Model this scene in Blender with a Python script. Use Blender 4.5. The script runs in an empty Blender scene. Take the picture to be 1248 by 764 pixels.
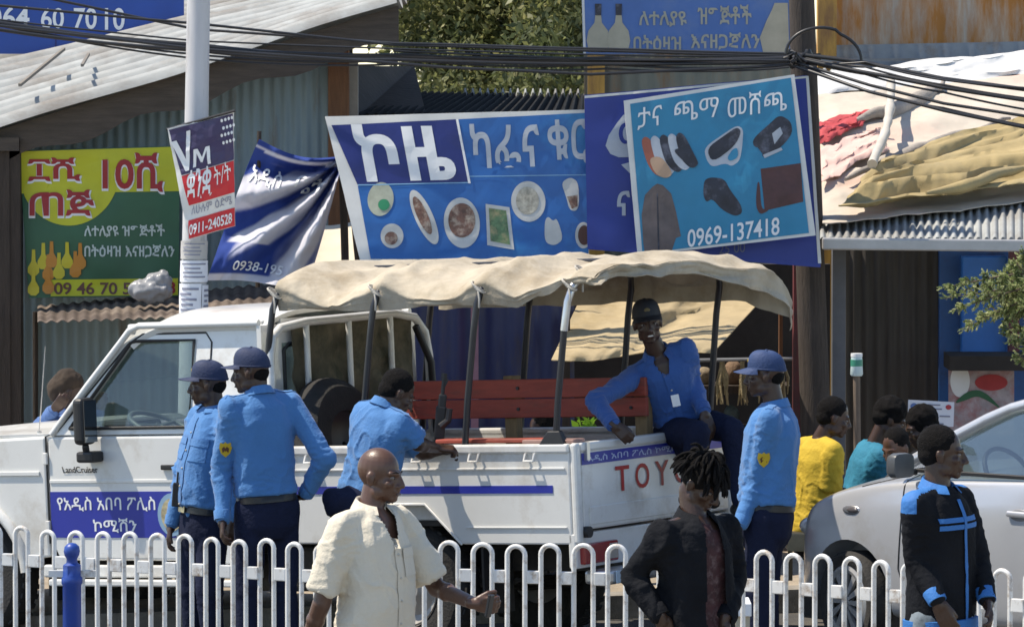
import bpy, bmesh, math, random
import numpy as np
from mathutils import Vector, Matrix, noise
from mathutils.bvhtree import BVHTree
R = math.radians
V = Vector
sc = bpy.context.scene
COL = sc.collection
random.seed(11)
# ------------------------------------------------------------------ camera, sky, sun, exposure
CAM_H, FPX, HOR = 3.5, 6500.0, 44.0          # eye height, focal length in photo pixels, horizon row
PITCH = math.atan((382 - HOR) / FPX)
cam_d = bpy.data.cameras.new("camera")
cam_d.sensor_width = 36.0
cam_d.lens = 36.0 * FPX / 1248
cam_d.clip_start, cam_d.clip_end = 0.5, 2000
cam = bpy.data.objects.new("camera", cam_d)
COL.objects.link(cam)
cam.location = (0, 0, CAM_H)
cam.rotation_euler = (math.pi / 2 - PITCH, 0, 0)
sc.camera = cam
sc.cycles.filter_width = 1.6          # the photograph is a little soft
SUN = V((-0.50, 0.06, 0.86)).normalized()     # direction towards the sun: high, from the left, grazing the fronts
world = bpy.data.worlds.new("World")
sc.world = world
world.use_nodes = True
wn = world.node_tree
bg = wn.nodes["Background"]
sky = wn.nodes.new("ShaderNodeTexSky")
sky.sky_type = 'NISHITA'
sky.sun_disc = False
sky.sun_elevation = math.asin(SUN.z)
sky.sun_rotation = math.atan2(SUN.x, SUN.y)
sky.altitude = 2300
wn.links.new(sky.outputs[0], bg.inputs[0])
bg.inputs[1].default_value = 0.145
sun_d = bpy.data.lights.new("sun", 'SUN')
sun_d.energy = 3.7
sun_d.angle = R(0.5)
sun_d.color = (1.0, 0.95, 0.87)
sun = bpy.data.objects.new("sun", sun_d)
COL.objects.link(sun)
sun.rotation_euler = SUN.to_track_quat('Z', 'Y').to_euler()
sun.location = SUN * 60
vs = sc.view_settings
vs.view_transform = 'Standard'
vs.look = 'None'
vs.gamma = 1
vs.use_curve_mapping = False
vs.exposure = 0.80
vs.use_white_balance = True            # the camera's white balance, set for the open shade
vs.white_balance_temperature = 7200
# ------------------------------------------------------------------ placing helpers
_F = V((0, math.cos(PITCH), -math.sin(PITCH)))
_U = V((0, math.sin(PITCH), math.cos(PITCH)))
def W(px, py, y):
    """the world point seen at photo pixel (px, py) on the vertical plane at distance y"""
    d = _F + V(((px - 624) / FPX, 0, 0)) - _U * ((py - 382) / FPX)
    return V((0, 0, CAM_H)) + d * (y / d.y)
def gz(x, y):
    """height of the street: it falls gently to the left along the far side"""
    t = min(1, max(0, (y - 25.5) / 2.0))
    f = max(0, 1 - max(0, abs(x) - 6) / 20)
    return 0.035 * x * t * f
# ------------------------------------------------------------------ materials
def _n(nt, t, **k):
    n = nt.nodes.new(t)
    for a, b in k.items():
        setattr(n, a, b)
    return n
MATS = {}
def mat(name, col, rough=0.6, metal=0.0, var=0.12, vs_=6.0, bump=0.0, bs=60.0, stain=None, stain_amt=0.35, ss=3.0,
        coat=0.0, spec=0.5, stretch=None, trans=0.0, sheen=0.0, sub=None):
    """Principled surface with two octaves of colour drift, an optional stain colour and a fine bump"""
    if name in MATS:
        return MATS[name]
    m = bpy.data.materials.new(name)
    m.use_nodes = True
    nt = m.node_tree
    b = nt.nodes["Principled BSDF"]
    tc = _n(nt, "ShaderNodeTexCoord")
    mp = _n(nt, "ShaderNodeMapping")
    nt.links.new(tc.outputs['Object'], mp.inputs[0])
    if stretch:
        mp.inputs['Scale'].default_value = stretch
    no = _n(nt, "ShaderNodeTexNoise")
    no.inputs['Scale'].default_value = vs_
    no.inputs['Detail'].default_value = 6
    no.inputs['Roughness'].default_value = 0.65
    nt.links.new(mp.outputs[0], no.inputs['Vector'])
    mr = _n(nt, "ShaderNodeMapRange")
    mr.inputs['From Min'].default_value = 0.3
    mr.inputs['From Max'].default_value = 0.7
    mr.inputs['To Min'].default_value = 1 - var
    mr.inputs['To Max'].default_value = 1 + var
    nt.links.new(no.outputs['Fac'], mr.inputs['Value'])
    mul = _n(nt, "ShaderNodeVectorMath", operation='SCALE')
    mul.inputs[0].default_value = col[:3]
    nt.links.new(mr.outputs[0], mul.inputs['Scale'])
    out = mul.outputs[0]
    if stain:
        n2 = _n(nt, "ShaderNodeTexNoise")
        n2.inputs['Scale'].default_value = ss
        n2.inputs['Detail'].default_value = 8
        n2.inputs['Roughness'].default_value = 0.7
        nt.links.new(mp.outputs[0], n2.inputs['Vector'])
        r2 = _n(nt, "ShaderNodeMapRange")
        r2.inputs['From Min'].default_value = 0.62 - 0.35 * stain_amt
        r2.inputs['From Max'].default_value = 0.80 - 0.30 * stain_amt
        nt.links.new(n2.outputs['Fac'], r2.inputs['Value'])
        mx = _n(nt, "ShaderNodeMix", data_type='RGBA')
        mx.inputs['B'].default_value = (*stain[:3], 1)
        nt.links.new(r2.outputs[0], mx.inputs['Factor'])
        nt.links.new(out, mx.inputs['A'])
        out = mx.outputs['Result']
    nt.links.new(out, b.inputs['Base Color'])
    b.inputs['Roughness'].default_value = rough
    b.inputs['Metallic'].default_value = metal
    b.inputs['Specular IOR Level'].default_value = spec
    b.inputs['Coat Weight'].default_value = coat
    b.inputs['Coat Roughness'].default_value = 0.08
    if sheen:
        b.inputs['Sheen Weight'].default_value = sheen
    if bump:
        n3 = _n(nt, "ShaderNodeTexNoise")
        n3.inputs['Scale'].default_value = bs
        n3.inputs['Detail'].default_value = 4
        nt.links.new(mp.outputs[0], n3.inputs['Vector'])
        bp = _n(nt, "ShaderNodeBump")
        bp.inputs['Strength'].default_value = bump
        bp.inputs['Distance'].default_value = 0.02
        nt.links.new(n3.outputs['Fac'], bp.inputs['Height'])
        nt.links.new(bp.outputs[0], b.inputs['Normal'])
    if trans:
        # thin cloth or leaf: part of the light goes through
        tr = _n(nt, "ShaderNodeBsdfTranslucent")
        nt.links.new(out, tr.inputs[0])
        ms = _n(nt, "ShaderNodeMixShader")
        ms.inputs[0].default_value = trans
        nt.links.new(b.outputs[0], ms.inputs[1])
        nt.links.new(tr.outputs[0], ms.inputs[2])
        nt.links.new(ms.outputs[0], nt.nodes["Material Output"].inputs[0])
    MATS[name] = m
    return m
def glass(name, tint=(0.75, 0.82, 0.8), refl=1.0):
    if name in MATS:
        return MATS[name]
    m = bpy.data.materials.new(name)
    m.use_nodes = True
    nt = m.node_tree
    nt.nodes.remove(nt.nodes["Principled BSDF"])
    tr = _n(nt, "ShaderNodeBsdfTransparent")
    tr.inputs[0].default_value = (*tint, 1)
    gl = _n(nt, "ShaderNodeBsdfGlossy")
    gl.inputs['Roughness'].default_value = 0.03
    fr = _n(nt, "ShaderNodeLayerWeight")         # same from both sides of a thin pane
    fr.inputs['Blend'].default_value = 0.5
    pw = _n(nt, "ShaderNodeMath", operation='POWER')
    pw.inputs[1].default_value = 3.0
    nt.links.new(fr.outputs['Facing'], pw.inputs[0])
    mm = _n(nt, "ShaderNodeMath", operation='MULTIPLY_ADD')
    mm.inputs[1].default_value = 0.7
    mm.inputs[2].default_value = 0.05 * refl
    mm.use_clamp = True
    nt.links.new(pw.outputs[0], mm.inputs[0])
    ms = _n(nt, "ShaderNodeMixShader")
    nt.links.new(mm.outputs[0], ms.inputs[0])
    nt.links.new(tr.outputs[0], ms.inputs[1])
    nt.links.new(gl.outputs[0], ms.inputs[2])
    nt.links.new(ms.outputs[0], nt.nodes["Material Output"].inputs[0])
    MATS[name] = m
    return m
# ------------------------------------------------------------------ objects
def tag(o, label=None, cat=None, group=None, kind=None):
    if label: o['label'] = label
    if cat: o['category'] = cat
    if group: o['group'] = group
    if kind: o['kind'] = kind
    return o
def thing(name, label, cat, loc=(0, 0, 0), group=None, mtx=None):
    o = bpy.data.objects.new(name, None)
    o.empty_display_size = 0.2
    COL.objects.link(o)
    if mtx is not None:
        o.matrix_world = mtx
        o['_base'] = 0
        del o['_base']
    else:
        o.location = loc
    tag(o, label, cat, group)
    return o
def link(name, me, m, parent=None, local=False):
    """one mesh object; world-space vertices unless local is set"""
    o = bpy.data.objects.new(name, me)
    COL.objects.link(o)
    if m is not None:
        for q in (m if isinstance(m, (list, tuple)) else [m]):
            me.materials.append(q)
    if parent is not None:
        o.parent = parent
        if not local:
            root = parent
            while root.parent is not None:
                root = root.parent
            if parent is root:
                o.matrix_parent_inverse = Matrix.Translation(-V(root.location))
            # a sub-part sits under a part whose own space already is world space
    return o
class MB:
    """collects vertices and faces of one part"""
    def __init__(s, fn=None):
        s.v, s.f, s.mi, s.fn, s.cur = [], [], [], fn, 0
    def add(s, vs_, fs):
        k = len(s.v)
        s.v += [tuple(s.fn(*p)) if s.fn else tuple(p) for p in vs_]
        s.f += [[i + k for i in f] for f in fs]
        s.mi += [s.cur] * len(fs)
        return s
    def box(s, a, b):
        x0, y0, z0 = a; x1, y1, z1 = b
        return s.add([(x0, y0, z0), (x1, y0, z0), (x1, y1, z0), (x0, y1, z0), (x0, y0, z1), (x1, y0, z1), (x1, y1, z1), (x0, y1, z1)],
                     [(0, 3, 2, 1), (4, 5, 6, 7), (0, 1, 5, 4), (1, 2, 6, 5), (2, 3, 7, 6), (3, 0, 4, 7)])
    def hexa(s, p):
        return s.add(p, [(0, 3, 2, 1), (4, 5, 6, 7), (0, 1, 5, 4), (1, 2, 6, 5), (2, 3, 7, 6), (3, 0, 4, 7)])
    def quad_slab(s, a, b, c, d, t):
        a, b, c, d = map(V, (a, b, c, d))
        n = (b - a).cross(d - a).normalized() * t
        return s.hexa([a, b, c, d, a + n, b + n, c + n, d + n])
    def bar(s, a, b, w, h=None, up=(0, 0, 1)):
        """rectangular bar from a to b"""
        a, b = V(a), V(b)
        h = h or w
        d = (b - a).normalized()
        u = V(up)
        if abs(d.dot(u)) > 0.98:
            u = V((1, 0, 0))
        x = d.cross(u).normalized() * (w / 2)
        y = x.cross(d).normalized() * (h / 2)
        return s.hexa([a - x - y, a + x - y, a + x + y, a - x + y, b - x - y, b + x - y, b + x + y, b - x + y])
    def rings(s, rs, cap=True, closed=False):
        n = len(rs[0])
        vs_ = [p for r in rs for p in r]
        fs = []
        m = len(rs)
        for i in range(m if closed else m - 1):
            for j in range(n):
                k = (j + 1) % n
                a, b = i * n, ((i + 1) % m) * n
                fs.append((a + j, a + k, b + k, b + j))
        if cap and not closed:
            fs.append(tuple(range(n - 1, -1, -1)))
            fs.append(tuple(range((m - 1) * n, m * n)))
        return s.add(vs_, fs)
    def tube(s, pts, r, n=8, cap=True, closed=False):
        pts = [V(p) for p in pts]
        m = len(pts)
        rr = r if isinstance(r, (list, tuple)) else [r] * m
        rs = []
        ref = None
        for i, p in enumerate(pts):
            if closed:
                d = pts[(i + 1) % m] - pts[i - 1]
            else:
                d = pts[min(i + 1, m - 1)] - pts[max(i - 1, 0)]
            d.normalize()
            if ref is None:
                ref = V((0, 0, 1)) if abs(d.z) < 0.9 else V((1, 0, 0))
            x = (ref - d * ref.dot(d)).normalized()
            ref = x
            y = d.cross(x)
            rs.append([p + (x * math.cos(a) + y * math.sin(a)) * rr[i] for a in [2 * math.pi * j / n for j in range(n)]])
        return s.rings(rs, cap, closed)
    def capsule(s, a, b, r0, r1, n=14, k=4):
        a, b = V(a), V(b)
        d = b - a
        L = d.length
        d = d / L if L > 1e-6 else V((0, 0, 1))
        pts, rr = [], []
        for i in range(k + 1):
            t = math.pi / 2 * i / k
            pts.append(a - d * r0 * math.cos(t)); rr.append(max(r0 * math.sin(t), r0 * 0.02))
        for i in range(k + 1):
            t = math.pi / 2 * i / k
            pts.append(b + d * r1 * math.sin(t)); rr.append(max(r1 * math.cos(t), r1 * 0.02))
        ref = V((0, 0, 1)) if abs(d.z) < 0.9 else V((1, 0, 0))
        x = (ref - d * ref.dot(d)).normalized()
        y = d.cross(x)
        return s.rings([[p + (x * math.cos(q) + y * math.sin(q)) * r for q in [2 * math.pi * j / n for j in range(n)]] for p, r in zip(pts, rr)])
    def ell(s, c, rad, m=None, n=16, k=10):
        """ellipsoid, optionally in the frame of 3x3 matrix m"""
        rs = []
        for i in range(k + 1):
            t = math.pi * i / k
            st = max(math.sin(t), 0.02)
            ring = []
            for j in range(n):
                q = 2 * math.pi * j / n
                p = V((rad[0] * st * math.cos(q), rad[1] * st * math.sin(q), -rad[2] * math.cos(t)))
                ring.append((m @ p if m is not None else p) + V(c))
            rs.append(ring)
        return s.rings(rs)
    def prism(s, pts, d):
        """polygon pts extruded along vector d"""
        n = len(pts)
        a = [V(p) for p in pts]
        b = [p + V(d) for p in a]
        return s.add(a + b, [tuple(range(n))[::-1], tuple(range(n, 2 * n))] + [(i, (i + 1) % n, n + (i + 1) % n, n + i) for i in range(n)])
    def grid(s, fn, nu, nv):
        vs_ = [fn(i / nu, j / nv) for j in range(nv + 1) for i in range(nu + 1)]
        fs = [(j * (nu + 1) + i, j * (nu + 1) + i + 1, (j + 1) * (nu + 1) + i + 1, (j + 1) * (nu + 1) + i) for j in range(nv) for i in range(nu)]
        return s.add(vs_, fs)
    def sheet(s, fn, nu, nv, t):
        """a grid with thickness: fn(u, v) gives the front, the back lies t behind it"""
        front = [[V(fn(i / nu, j / nv)) for i in range(nu + 1)] for j in range(nv + 1)]
        nrm = [[None] * (nu + 1) for _ in range(nv + 1)]
        for j in range(nv + 1):
            for i in range(nu + 1):
                du = front[j][min(i + 1, nu)] - front[j][max(i - 1, 0)]
                dv = front[min(j + 1, nv)][i] - front[max(j - 1, 0)][i]
                nrm[j][i] = du.cross(dv).normalized()
        k = (nu + 1) * (nv + 1)
        vs_ = [front[j][i] for j in range(nv + 1) for i in range(nu + 1)] + [front[j][i] + nrm[j][i] * t for j in range(nv + 1) for i in range(nu + 1)]
        fs = []
        for j in range(nv):
            for i in range(nu):
                a = j * (nu + 1) + i
                q = (a, a + 1, a + nu + 2, a + nu + 1)
                fs.append(q[::-1])
                fs.append(tuple(x + k for x in q))
        per = [i for i in range(nu)] + [j * (nu + 1) + nu for j in range(nv)] + [nv * (nu + 1) + i for i in range(nu, 0, -1)] + [j * (nu + 1) for j in range(nv, 0, -1)]
        for a, b in zip(per, per[1:] + per[:1]):
            fs.append((a, b, b + k, a + k))
        return s.add(vs_, fs)
    def mesh(s, name="part"):
        me = bpy.data.meshes.new(name)
        me.from_pydata([tuple(p) for p in s.v], [], s.f)
        me.polygons.foreach_set('material_index', s.mi)
        return me
    def build(s, name, m, parent=None, smooth=0, bevel=0, local=False, seg=2, fix=True):
        me = s.mesh(name)
        if fix:
            bm = bmesh.new(); bm.from_mesh(me)
            bmesh.ops.recalc_face_normals(bm, faces=bm.faces)
            bm.to_mesh(me); bm.free()
        if smooth:
            me.polygons.foreach_set('use_smooth', [True] * len(me.polygons))
            me.set_sharp_from_angle(angle=R(smooth))
        o = link(name, me, m, parent, local)
        if bevel:
            b = o.modifiers.new("bevel", 'BEVEL')
            b.width = bevel; b.segments = seg; b.limit_method = 'ANGLE'; b.angle_limit = R(40)
        return o
def solid(mb, voxel, smooth_it=3, disp=None, post=3):
    """weld overlapping closed shapes into one continuous skin, smooth it, then push it by disp(p, n)"""
    me = mb.mesh("tmp")
    bm = bmesh.new(); bm.from_mesh(me); bmesh.ops.recalc_face_normals(bm, faces=bm.faces); bm.to_mesh(me); bm.free()
    o = bpy.data.objects.new("tmp", me)
    COL.objects.link(o)
    r = o.modifiers.new("r", 'REMESH')
    r.mode = 'VOXEL'; r.voxel_size = voxel; r.adaptivity = 0
    if smooth_it:
        s2 = o.modifiers.new("s", 'SMOOTH')
        s2.factor = 0.5; s2.iterations = smooth_it
    dg = bpy.context.evaluated_depsgraph_get()
    out = bpy.data.meshes.new_from_object(o.evaluated_get(dg))
    bpy.data.objects.remove(o)
    bpy.data.meshes.remove(me)
    out.polygons.foreach_set('use_smooth', [True] * len(out.polygons))
    if disp:
        ns = [v.normal.copy() for v in out.vertices]
        for v, n in zip(out.vertices, ns):
            v.co = v.co + n * disp(v.co, n)
    return out
# ------------------------------------------------------------------ writing
def text_mesh(s, bold=0.0):
    c = bpy.data.curves.new("t", 'FONT')
    c.body = s
    c.offset = bold
    c.resolution_u = 4
    o = bpy.data.objects.new("t", c)
    COL.objects.link(o)
    dg = bpy.context.evaluated_depsgraph_get()
    me = bpy.data.meshes.new_from_object(o.evaluated_get(dg))
    bpy.data.objects.remove(o); bpy.data.curves.remove(c)
    vs_ = [v.co.copy() for v in me.vertices]
    fs = [list(p.vertices) for p in me.polygons]
    bpy.data.meshes.remove(me)
    x0 = min(v.x for v in vs_); x1 = max(v.x for v in vs_)
    y0 = min(v.y for v in vs_); y1 = max(v.y for v in vs_)
    return [((v.x - x0) / (x1 - x0), (v.y - y0) / (y1 - y0)) for v in vs_], fs
def densify(pts, fs, cut):
    """split flat 2-D faces so that they can follow a rippled cloth"""
    me = bpy.data.meshes.new("d")
    me.from_pydata([(p[0], p[1], 0) for p in pts], [], fs)
    bm = bmesh.new(); bm.from_mesh(me)
    for _ in range(5):
        es = [e for e in bm.edges if e.calc_length() > cut]
        if not es: break
        bmesh.ops.subdivide_edges(bm, edges=es, cuts=1)
        bmesh.ops.triangulate(bm, faces=[f for f in bm.faces if len(f.verts) > 3])
    p2 = [(v.co.x, v.co.y) for v in bm.verts]
    bm.verts.index_update()
    f2 = [[v.index for v in f.verts] for f in bm.faces]
    bm.free(); bpy.data.meshes.remove(me)
    return p2, f2
class Panel:
    """a sign or cloth set out between four corners (TL, TR, BR, BL): photo pixel + distance each"""
    def __init__(s, corners, warp=None):
        s.px = [V((c[0], c[1])) for c in corners]
        s.p = [W(*c) for c in corners]
        s.warp = warp
        s.n = (s.p[1] - s.p[0]).cross(s.p[0] - s.p[3]).normalized()
        if s.n.y > 0: s.n = -s.n
    def at(s, u, v, off=0.0):
        a, b, c, d = s.p
        p = a * ((1 - u) * (1 - v)) + b * (u * (1 - v)) + c * (u * v) + d * ((1 - u) * v)
        w = s.warp(u, v) if s.warp else 0
        return p + s.n * (w + off)
    def uv(s, x, y):
        a, b, c, d = s.px
        u = v = 0.5
        q = V((x, y))
        for _ in range(8):
            p = a * ((1 - u) * (1 - v)) + b * (u * (1 - v)) + c * (u * v) + d * ((1 - u) * v)
            du = (b - a) * (1 - v) + (c - d) * v
            dv = (d - a) * (1 - u) + (c - b) * u
            e = q - p
            det = du.x * dv.y - du.y * dv.x
            u += (e.x * dv.y - e.y * dv.x) / det
            v += (du.x * e.y - du.y * e.x) / det
        return u, v
    def pix(s, x, y, off):
        u, v = s.uv(x, y)
        return s.at(u, v, off)
    def base(s, name, m, parent, nu=1, nv=1, t=0.015, smooth=50):
        mb = MB()
        mb.sheet(lambda u, v: s.at(u, v), nu, nv, t)
        return mb.build(name, m, parent, smooth=smooth)
    def text(s, string, x, y, w, h, m, parent, slope=0.0, bold=0.0, off=0.006, cut=None, name='lettering', slant=0.0, col=None):
        pts, fs = text_mesh(string, bold)
        pp = [(x + a * w + slant * (b - 0.5) * h, y + (1 - b) * h + slope * a * w) for a, b in pts]
        if cut is None and s.warp: cut = 14
        if cut: pp, fs = densify(pp, fs, cut)
        mb = MB()
        mb.add([s.pix(a, b, off) for a, b in pp], fs)
        return mb.build(name, m, parent, fix=False)
    def shape(s, poly, m, parent, off=0.004, name='picture', cut=None):
        if cut is None and s.warp:
            cut = 10                    # follow the ripples of the sheet
        if name == 'picture' and len(poly) >= 5:
            for _ in range(2):          # round off the traced corners
                q = []
                for (a, b), (c, d) in zip(poly, poly[1:] + poly[:1]):
                    q += [(a * .78 + c * .22, b * .78 + d * .22), (a * .22 + c * .78, b * .22 + d * .78)]
                poly = q
        fs = [list(range(len(poly)))]
        pp = poly
        if cut:
            bm = bmesh.new()
            f = bm.faces.new([bm.verts.new((a, b, 0)) for a, b in poly])
            bmesh.ops.triangulate(bm, faces=[f])
            bm.verts.index_update()
            pp = [(v.co.x, v.co.y) for v in bm.verts]
            fs = [[v.index for v in f.verts] for f in bm.faces]
            bm.free()
            pp, fs = densify(pp, fs, cut)
        mb = MB()
        mb.add([s.pix(a, b, off) for a, b in pp], fs)
        return mb.build(name, m, parent, fix=False)
def oval(cx, cy, rx, ry, n=22, a0=0.0, a1=2 * math.pi, rot=0.0):
    out = []
    for i in range(n):
        a = a0 + (a1 - a0) * i / (n if abs(a1 - a0 - 2 * math.pi) < 1e-6 else n - 1)
        x, y = rx * math.cos(a), ry * math.sin(a)
        out.append((cx + x * math.cos(rot) - y * math.sin(rot), cy + x * math.sin(rot) + y * math.cos(rot)))
    return out
def fbm(p, s, o=3):
    return noise.fractal(V(p) * s, 1.0, 2.0, o)
# ================================================================== materials of the place
M_road = mat("asphalt", (0.055, 0.053, 0.05), 0.9, var=0.25, vs_=1.5, bump=0.6, bs=120, stain=(0.12, 0.105, 0.085), stain_amt=0.5, ss=0.6)
M_pave = mat("pavement_concrete", (0.26, 0.24, 0.21), 0.9, var=0.2, vs_=2, bump=0.4, bs=80, stain=(0.14, 0.12, 0.1), stain_amt=0.5)
M_dirt = mat("trodden_earth", (0.30, 0.25, 0.19), 0.95, var=0.25, vs_=3, bump=0.6, bs=40)
M_green_tin = mat("painted_green_tin", (0.205, 0.275, 0.295), 0.55, var=0.14, vs_=2.0, bump=0.1, bs=20, stain=(0.16, 0.13, 0.10), stain_amt=0.25, ss=2.5, stretch=(3, 3, 0.5))
M_zinc = mat("weathered_zinc", (0.32, 0.335, 0.335), 0.8, 0.0, var=0.2, vs_=3, stain=(0.19, 0.175, 0.16), stain_amt=0.46, ss=1.3, stretch=(1, 1, 2))
M_darkwood = mat("dark_old_wood", (0.045, 0.032, 0.024), 0.8, var=0.3, vs_=8, bump=0.5, bs=30, stretch=(6, 6, 0.6))
M_brownwood = mat("brown_board", (0.17, 0.075, 0.032), 0.75, var=0.25, vs_=8, bump=0.4, bs=30, stretch=(6, 6, 0.6))
M_fascia = mat("fascia_board", (0.075, 0.058, 0.045), 0.8, var=0.3, vs_=6, bump=0.3, bs=30, stretch=(0.7, 3, 5))
M_rust = mat("rusted_tin", (0.085, 0.062, 0.05), 0.85, 0.0, var=0.3, vs_=4, bump=0.2, stain=(0.20, 0.16, 0.13), stain_amt=0.5, ss=2)
M_rustwall = mat("rust_streaked_sheet", (0.50, 0.46, 0.39), 0.7, 0.1, var=0.2, vs_=2, stain=(0.42, 0.17, 0.035), stain_amt=0.78, ss=2.4, stretch=(2.2, 1, 0.35))
M_greytin = mat("grey_blue_tin", (0.22, 0.26, 0.30), 0.55, 0.2, var=0.2, vs_=3, stain=(0.16, 0.12, 0.09), stain_amt=0.3)
M_yellowpost = mat("ochre_post_paint", (0.50, 0.27, 0.05), 0.6, var=0.2, vs_=5, stain=(0.25, 0.12, 0.04), stain_amt=0.45, stretch=(3, 3, 0.6))
M_indigo = mat("indigo_tin", (0.020, 0.028, 0.10), 0.45, var=0.25, vs_=3, stain=(0.05, 0.045, 0.05), stain_amt=0.3, stretch=(2, 2, 0.5))
M_pinkpost = mat("faded_pink_post", (0.30, 0.15, 0.19), 0.7, var=0.2, vs_=5)
M_redpost = mat("dark_red_post", (0.16, 0.035, 0.04), 0.6, var=0.3, vs_=5, stain=(0.06, 0.04, 0.04), stain_amt=0.4)
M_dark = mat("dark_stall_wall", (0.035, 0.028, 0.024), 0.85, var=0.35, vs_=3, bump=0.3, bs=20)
M_shade = mat("grey_brown_shutter", (0.075, 0.065, 0.055), 0.75, var=0.3, vs_=3, stretch=(3, 3, 0.4))
M_greypost = mat("grey_painted_post", (0.12, 0.125, 0.14), 0.6, var=0.2, vs_=5)
M_bluewall = mat("shop_blue_paint", (0.02, 0.11, 0.33), 0.5, var=0.25, vs_=3, stain=(0.03, 0.05, 0.12), stain_amt=0.4)
M_pole = mat("grey_lamp_post_paint", (0.50, 0.50, 0.52), 0.5, var=0.08, vs_=4, stain=(0.33, 0.32, 0.32), stain_amt=0.3, stretch=(4, 4, 0.5))
M_utility = mat("tarred_pole_wood", (0.055, 0.043, 0.036), 0.85, var=0.35, vs_=10, bump=0.6, bs=30, stretch=(6, 6, 0.5))
M_cable = mat("black_cable", (0.018, 0.018, 0.02), 0.38, var=0.2)
M_white_paint = mat("white_fence_paint", (0.68, 0.68, 0.665), 0.45, var=0.12, vs_=5, stain=(0.27, 0.19, 0.12), stain_amt=0.30, ss=14)
M_bollard = mat("blue_bollard_paint", (0.012, 0.055, 0.30), 0.42, var=0.15, vs_=8, stain=(0.04, 0.07, 0.2), stain_amt=0.3, ss=9)
M_tarp_cream = mat("cream_tarpaulin", (0.52, 0.46, 0.385), 0.85, var=0.12, vs_=3, bump=0.25, bs=12, stain=(0.60, 0.40, 0.33), stain_amt=0.35, ss=1.2)
M_tarp_olive = mat("olive_tarpaulin", (0.36, 0.275, 0.130), 0.8, var=0.18, vs_=3, bump=0.3, bs=12, stain=(0.30, 0.24, 0.13), stain_amt=0.4, ss=2)
M_tarp_tan = mat("tan_tarpaulin", (0.50, 0.40, 0.24), 0.8, var=0.15, vs_=3, bump=0.3, bs=12, stain=(0.36, 0.26, 0.12), stain_amt=0.35, ss=2, trans=0.25)
M_sheet_white = mat("white_plastic_sheet", (0.62, 0.62, 0.61), 0.6, var=0.08, vs_=3, bump=0.2, bs=10)
M_red = mat("red_cloth", (0.42, 0.05, 0.055), 0.75, var=0.2, vs_=4)
M_pink = mat("washed_pink_cloth", (0.62, 0.42, 0.37), 0.85, var=0.12, vs_=3)
M_greycloth = mat("grey_twisted_cloth", (0.30, 0.27, 0.24), 0.9, var=0.25, vs_=6, bump=0.4, bs=25)
M_paper = mat("notice_paper", (0.72, 0.74, 0.80), 0.8, var=0.05)
M_ink = mat("grey_print", (0.22, 0.23, 0.30), 0.8, var=0.1)
M_white_ink = mat("white_lettering", (0.76, 0.77, 0.78), 0.5, var=0.05)
M_dull_ink = mat("dull_cream_lettering", (0.36, 0.36, 0.30), 0.6, var=0.12)
M_red_ink = mat("dark_red_lettering", (0.33, 0.015, 0.02), 0.5, var=0.1)
M_black = mat("black_plastic", (0.012, 0.012, 0.014), 0.45, var=0.2)
# ================================================================== ground
def street(u, v):
    x = -60 + 120 * u
    y = -6 + 306 * v ** 1.6
    return (x, y, gz(x, y) - (0.0))
mb = MB(); mb.grid(street, 120, 160)
tag(mb.build("road", M_road, smooth=60), kind='structure')
def slab_strip(name, y0, y1, x0, x1, h, m, n=60):
    mb = MB()
    for i in range(n):
        a = x0 + (x1 - x0) * i / n; b = x0 + (x1 - x0) * (i + 1) / n
        g = lambda x, y: gz(x, y)
        mb.hexa([(a, y0, g(a, y0) - 0.3), (b, y0, g(b, y0) - 0.3), (b, y1, g(b, y1) - 0.3), (a, y1, g(a, y1) - 0.3),
                 (a, y0, g(a, y0) + h), (b, y0, g(b, y0) + h), (b, y1, g(b, y1) + h), (a, y1, g(a, y1) + h)])
    return tag(mb.build(name, m), kind='structure')
slab_strip("pavement", 32.0, 44.0, -14, 14, 0.12, M_dirt)
slab_strip("kerb", 31.75, 31.99, -14, 14, 0.14, M_pave)
slab_strip("near_pavement", -4, 25.9, -14, 14, 0.004, M_pave)
# ================================================================== corrugated sheets
def corr_fn(a, b, c, d, n, amp, along='u', sag=0.0, seed=0):
    """wavy sheet between corners a (u0 v0), b (u1 v0), c (u1 v1), d (u0 v1); ridges run along v if along='u'"""
    a, b, c, d = map(V, (a, b, c, d))
    nr = (b - a).cross(d - a).normalized()
    def fn(u, v):
        p = a * ((1 - u) * (1 - v)) + b * (u * (1 - v)) + c * (u * v) + d * ((1 - u) * v)
        t = u if along == 'u' else v
        w = amp * math.sin(2 * math.pi * n * t)
        w += sag * noise.noise(V((u * 3 + seed, v * 3, seed)))
        return p + nr * w
    return fn
def corrugated(name, corners, n, amp, m, parent, along='u', seg=6, other=4, t=0.003, sag=0.0, seed=0):
    fn = corr_fn(*corners, n, amp, along, sag, seed)
    nu, nv = (n * seg, other) if along == 'u' else (other, n * seg)
    mb = MB(); mb.sheet(fn, nu, nv, t)
    return mb.build(name, m, parent, smooth=60)
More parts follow.
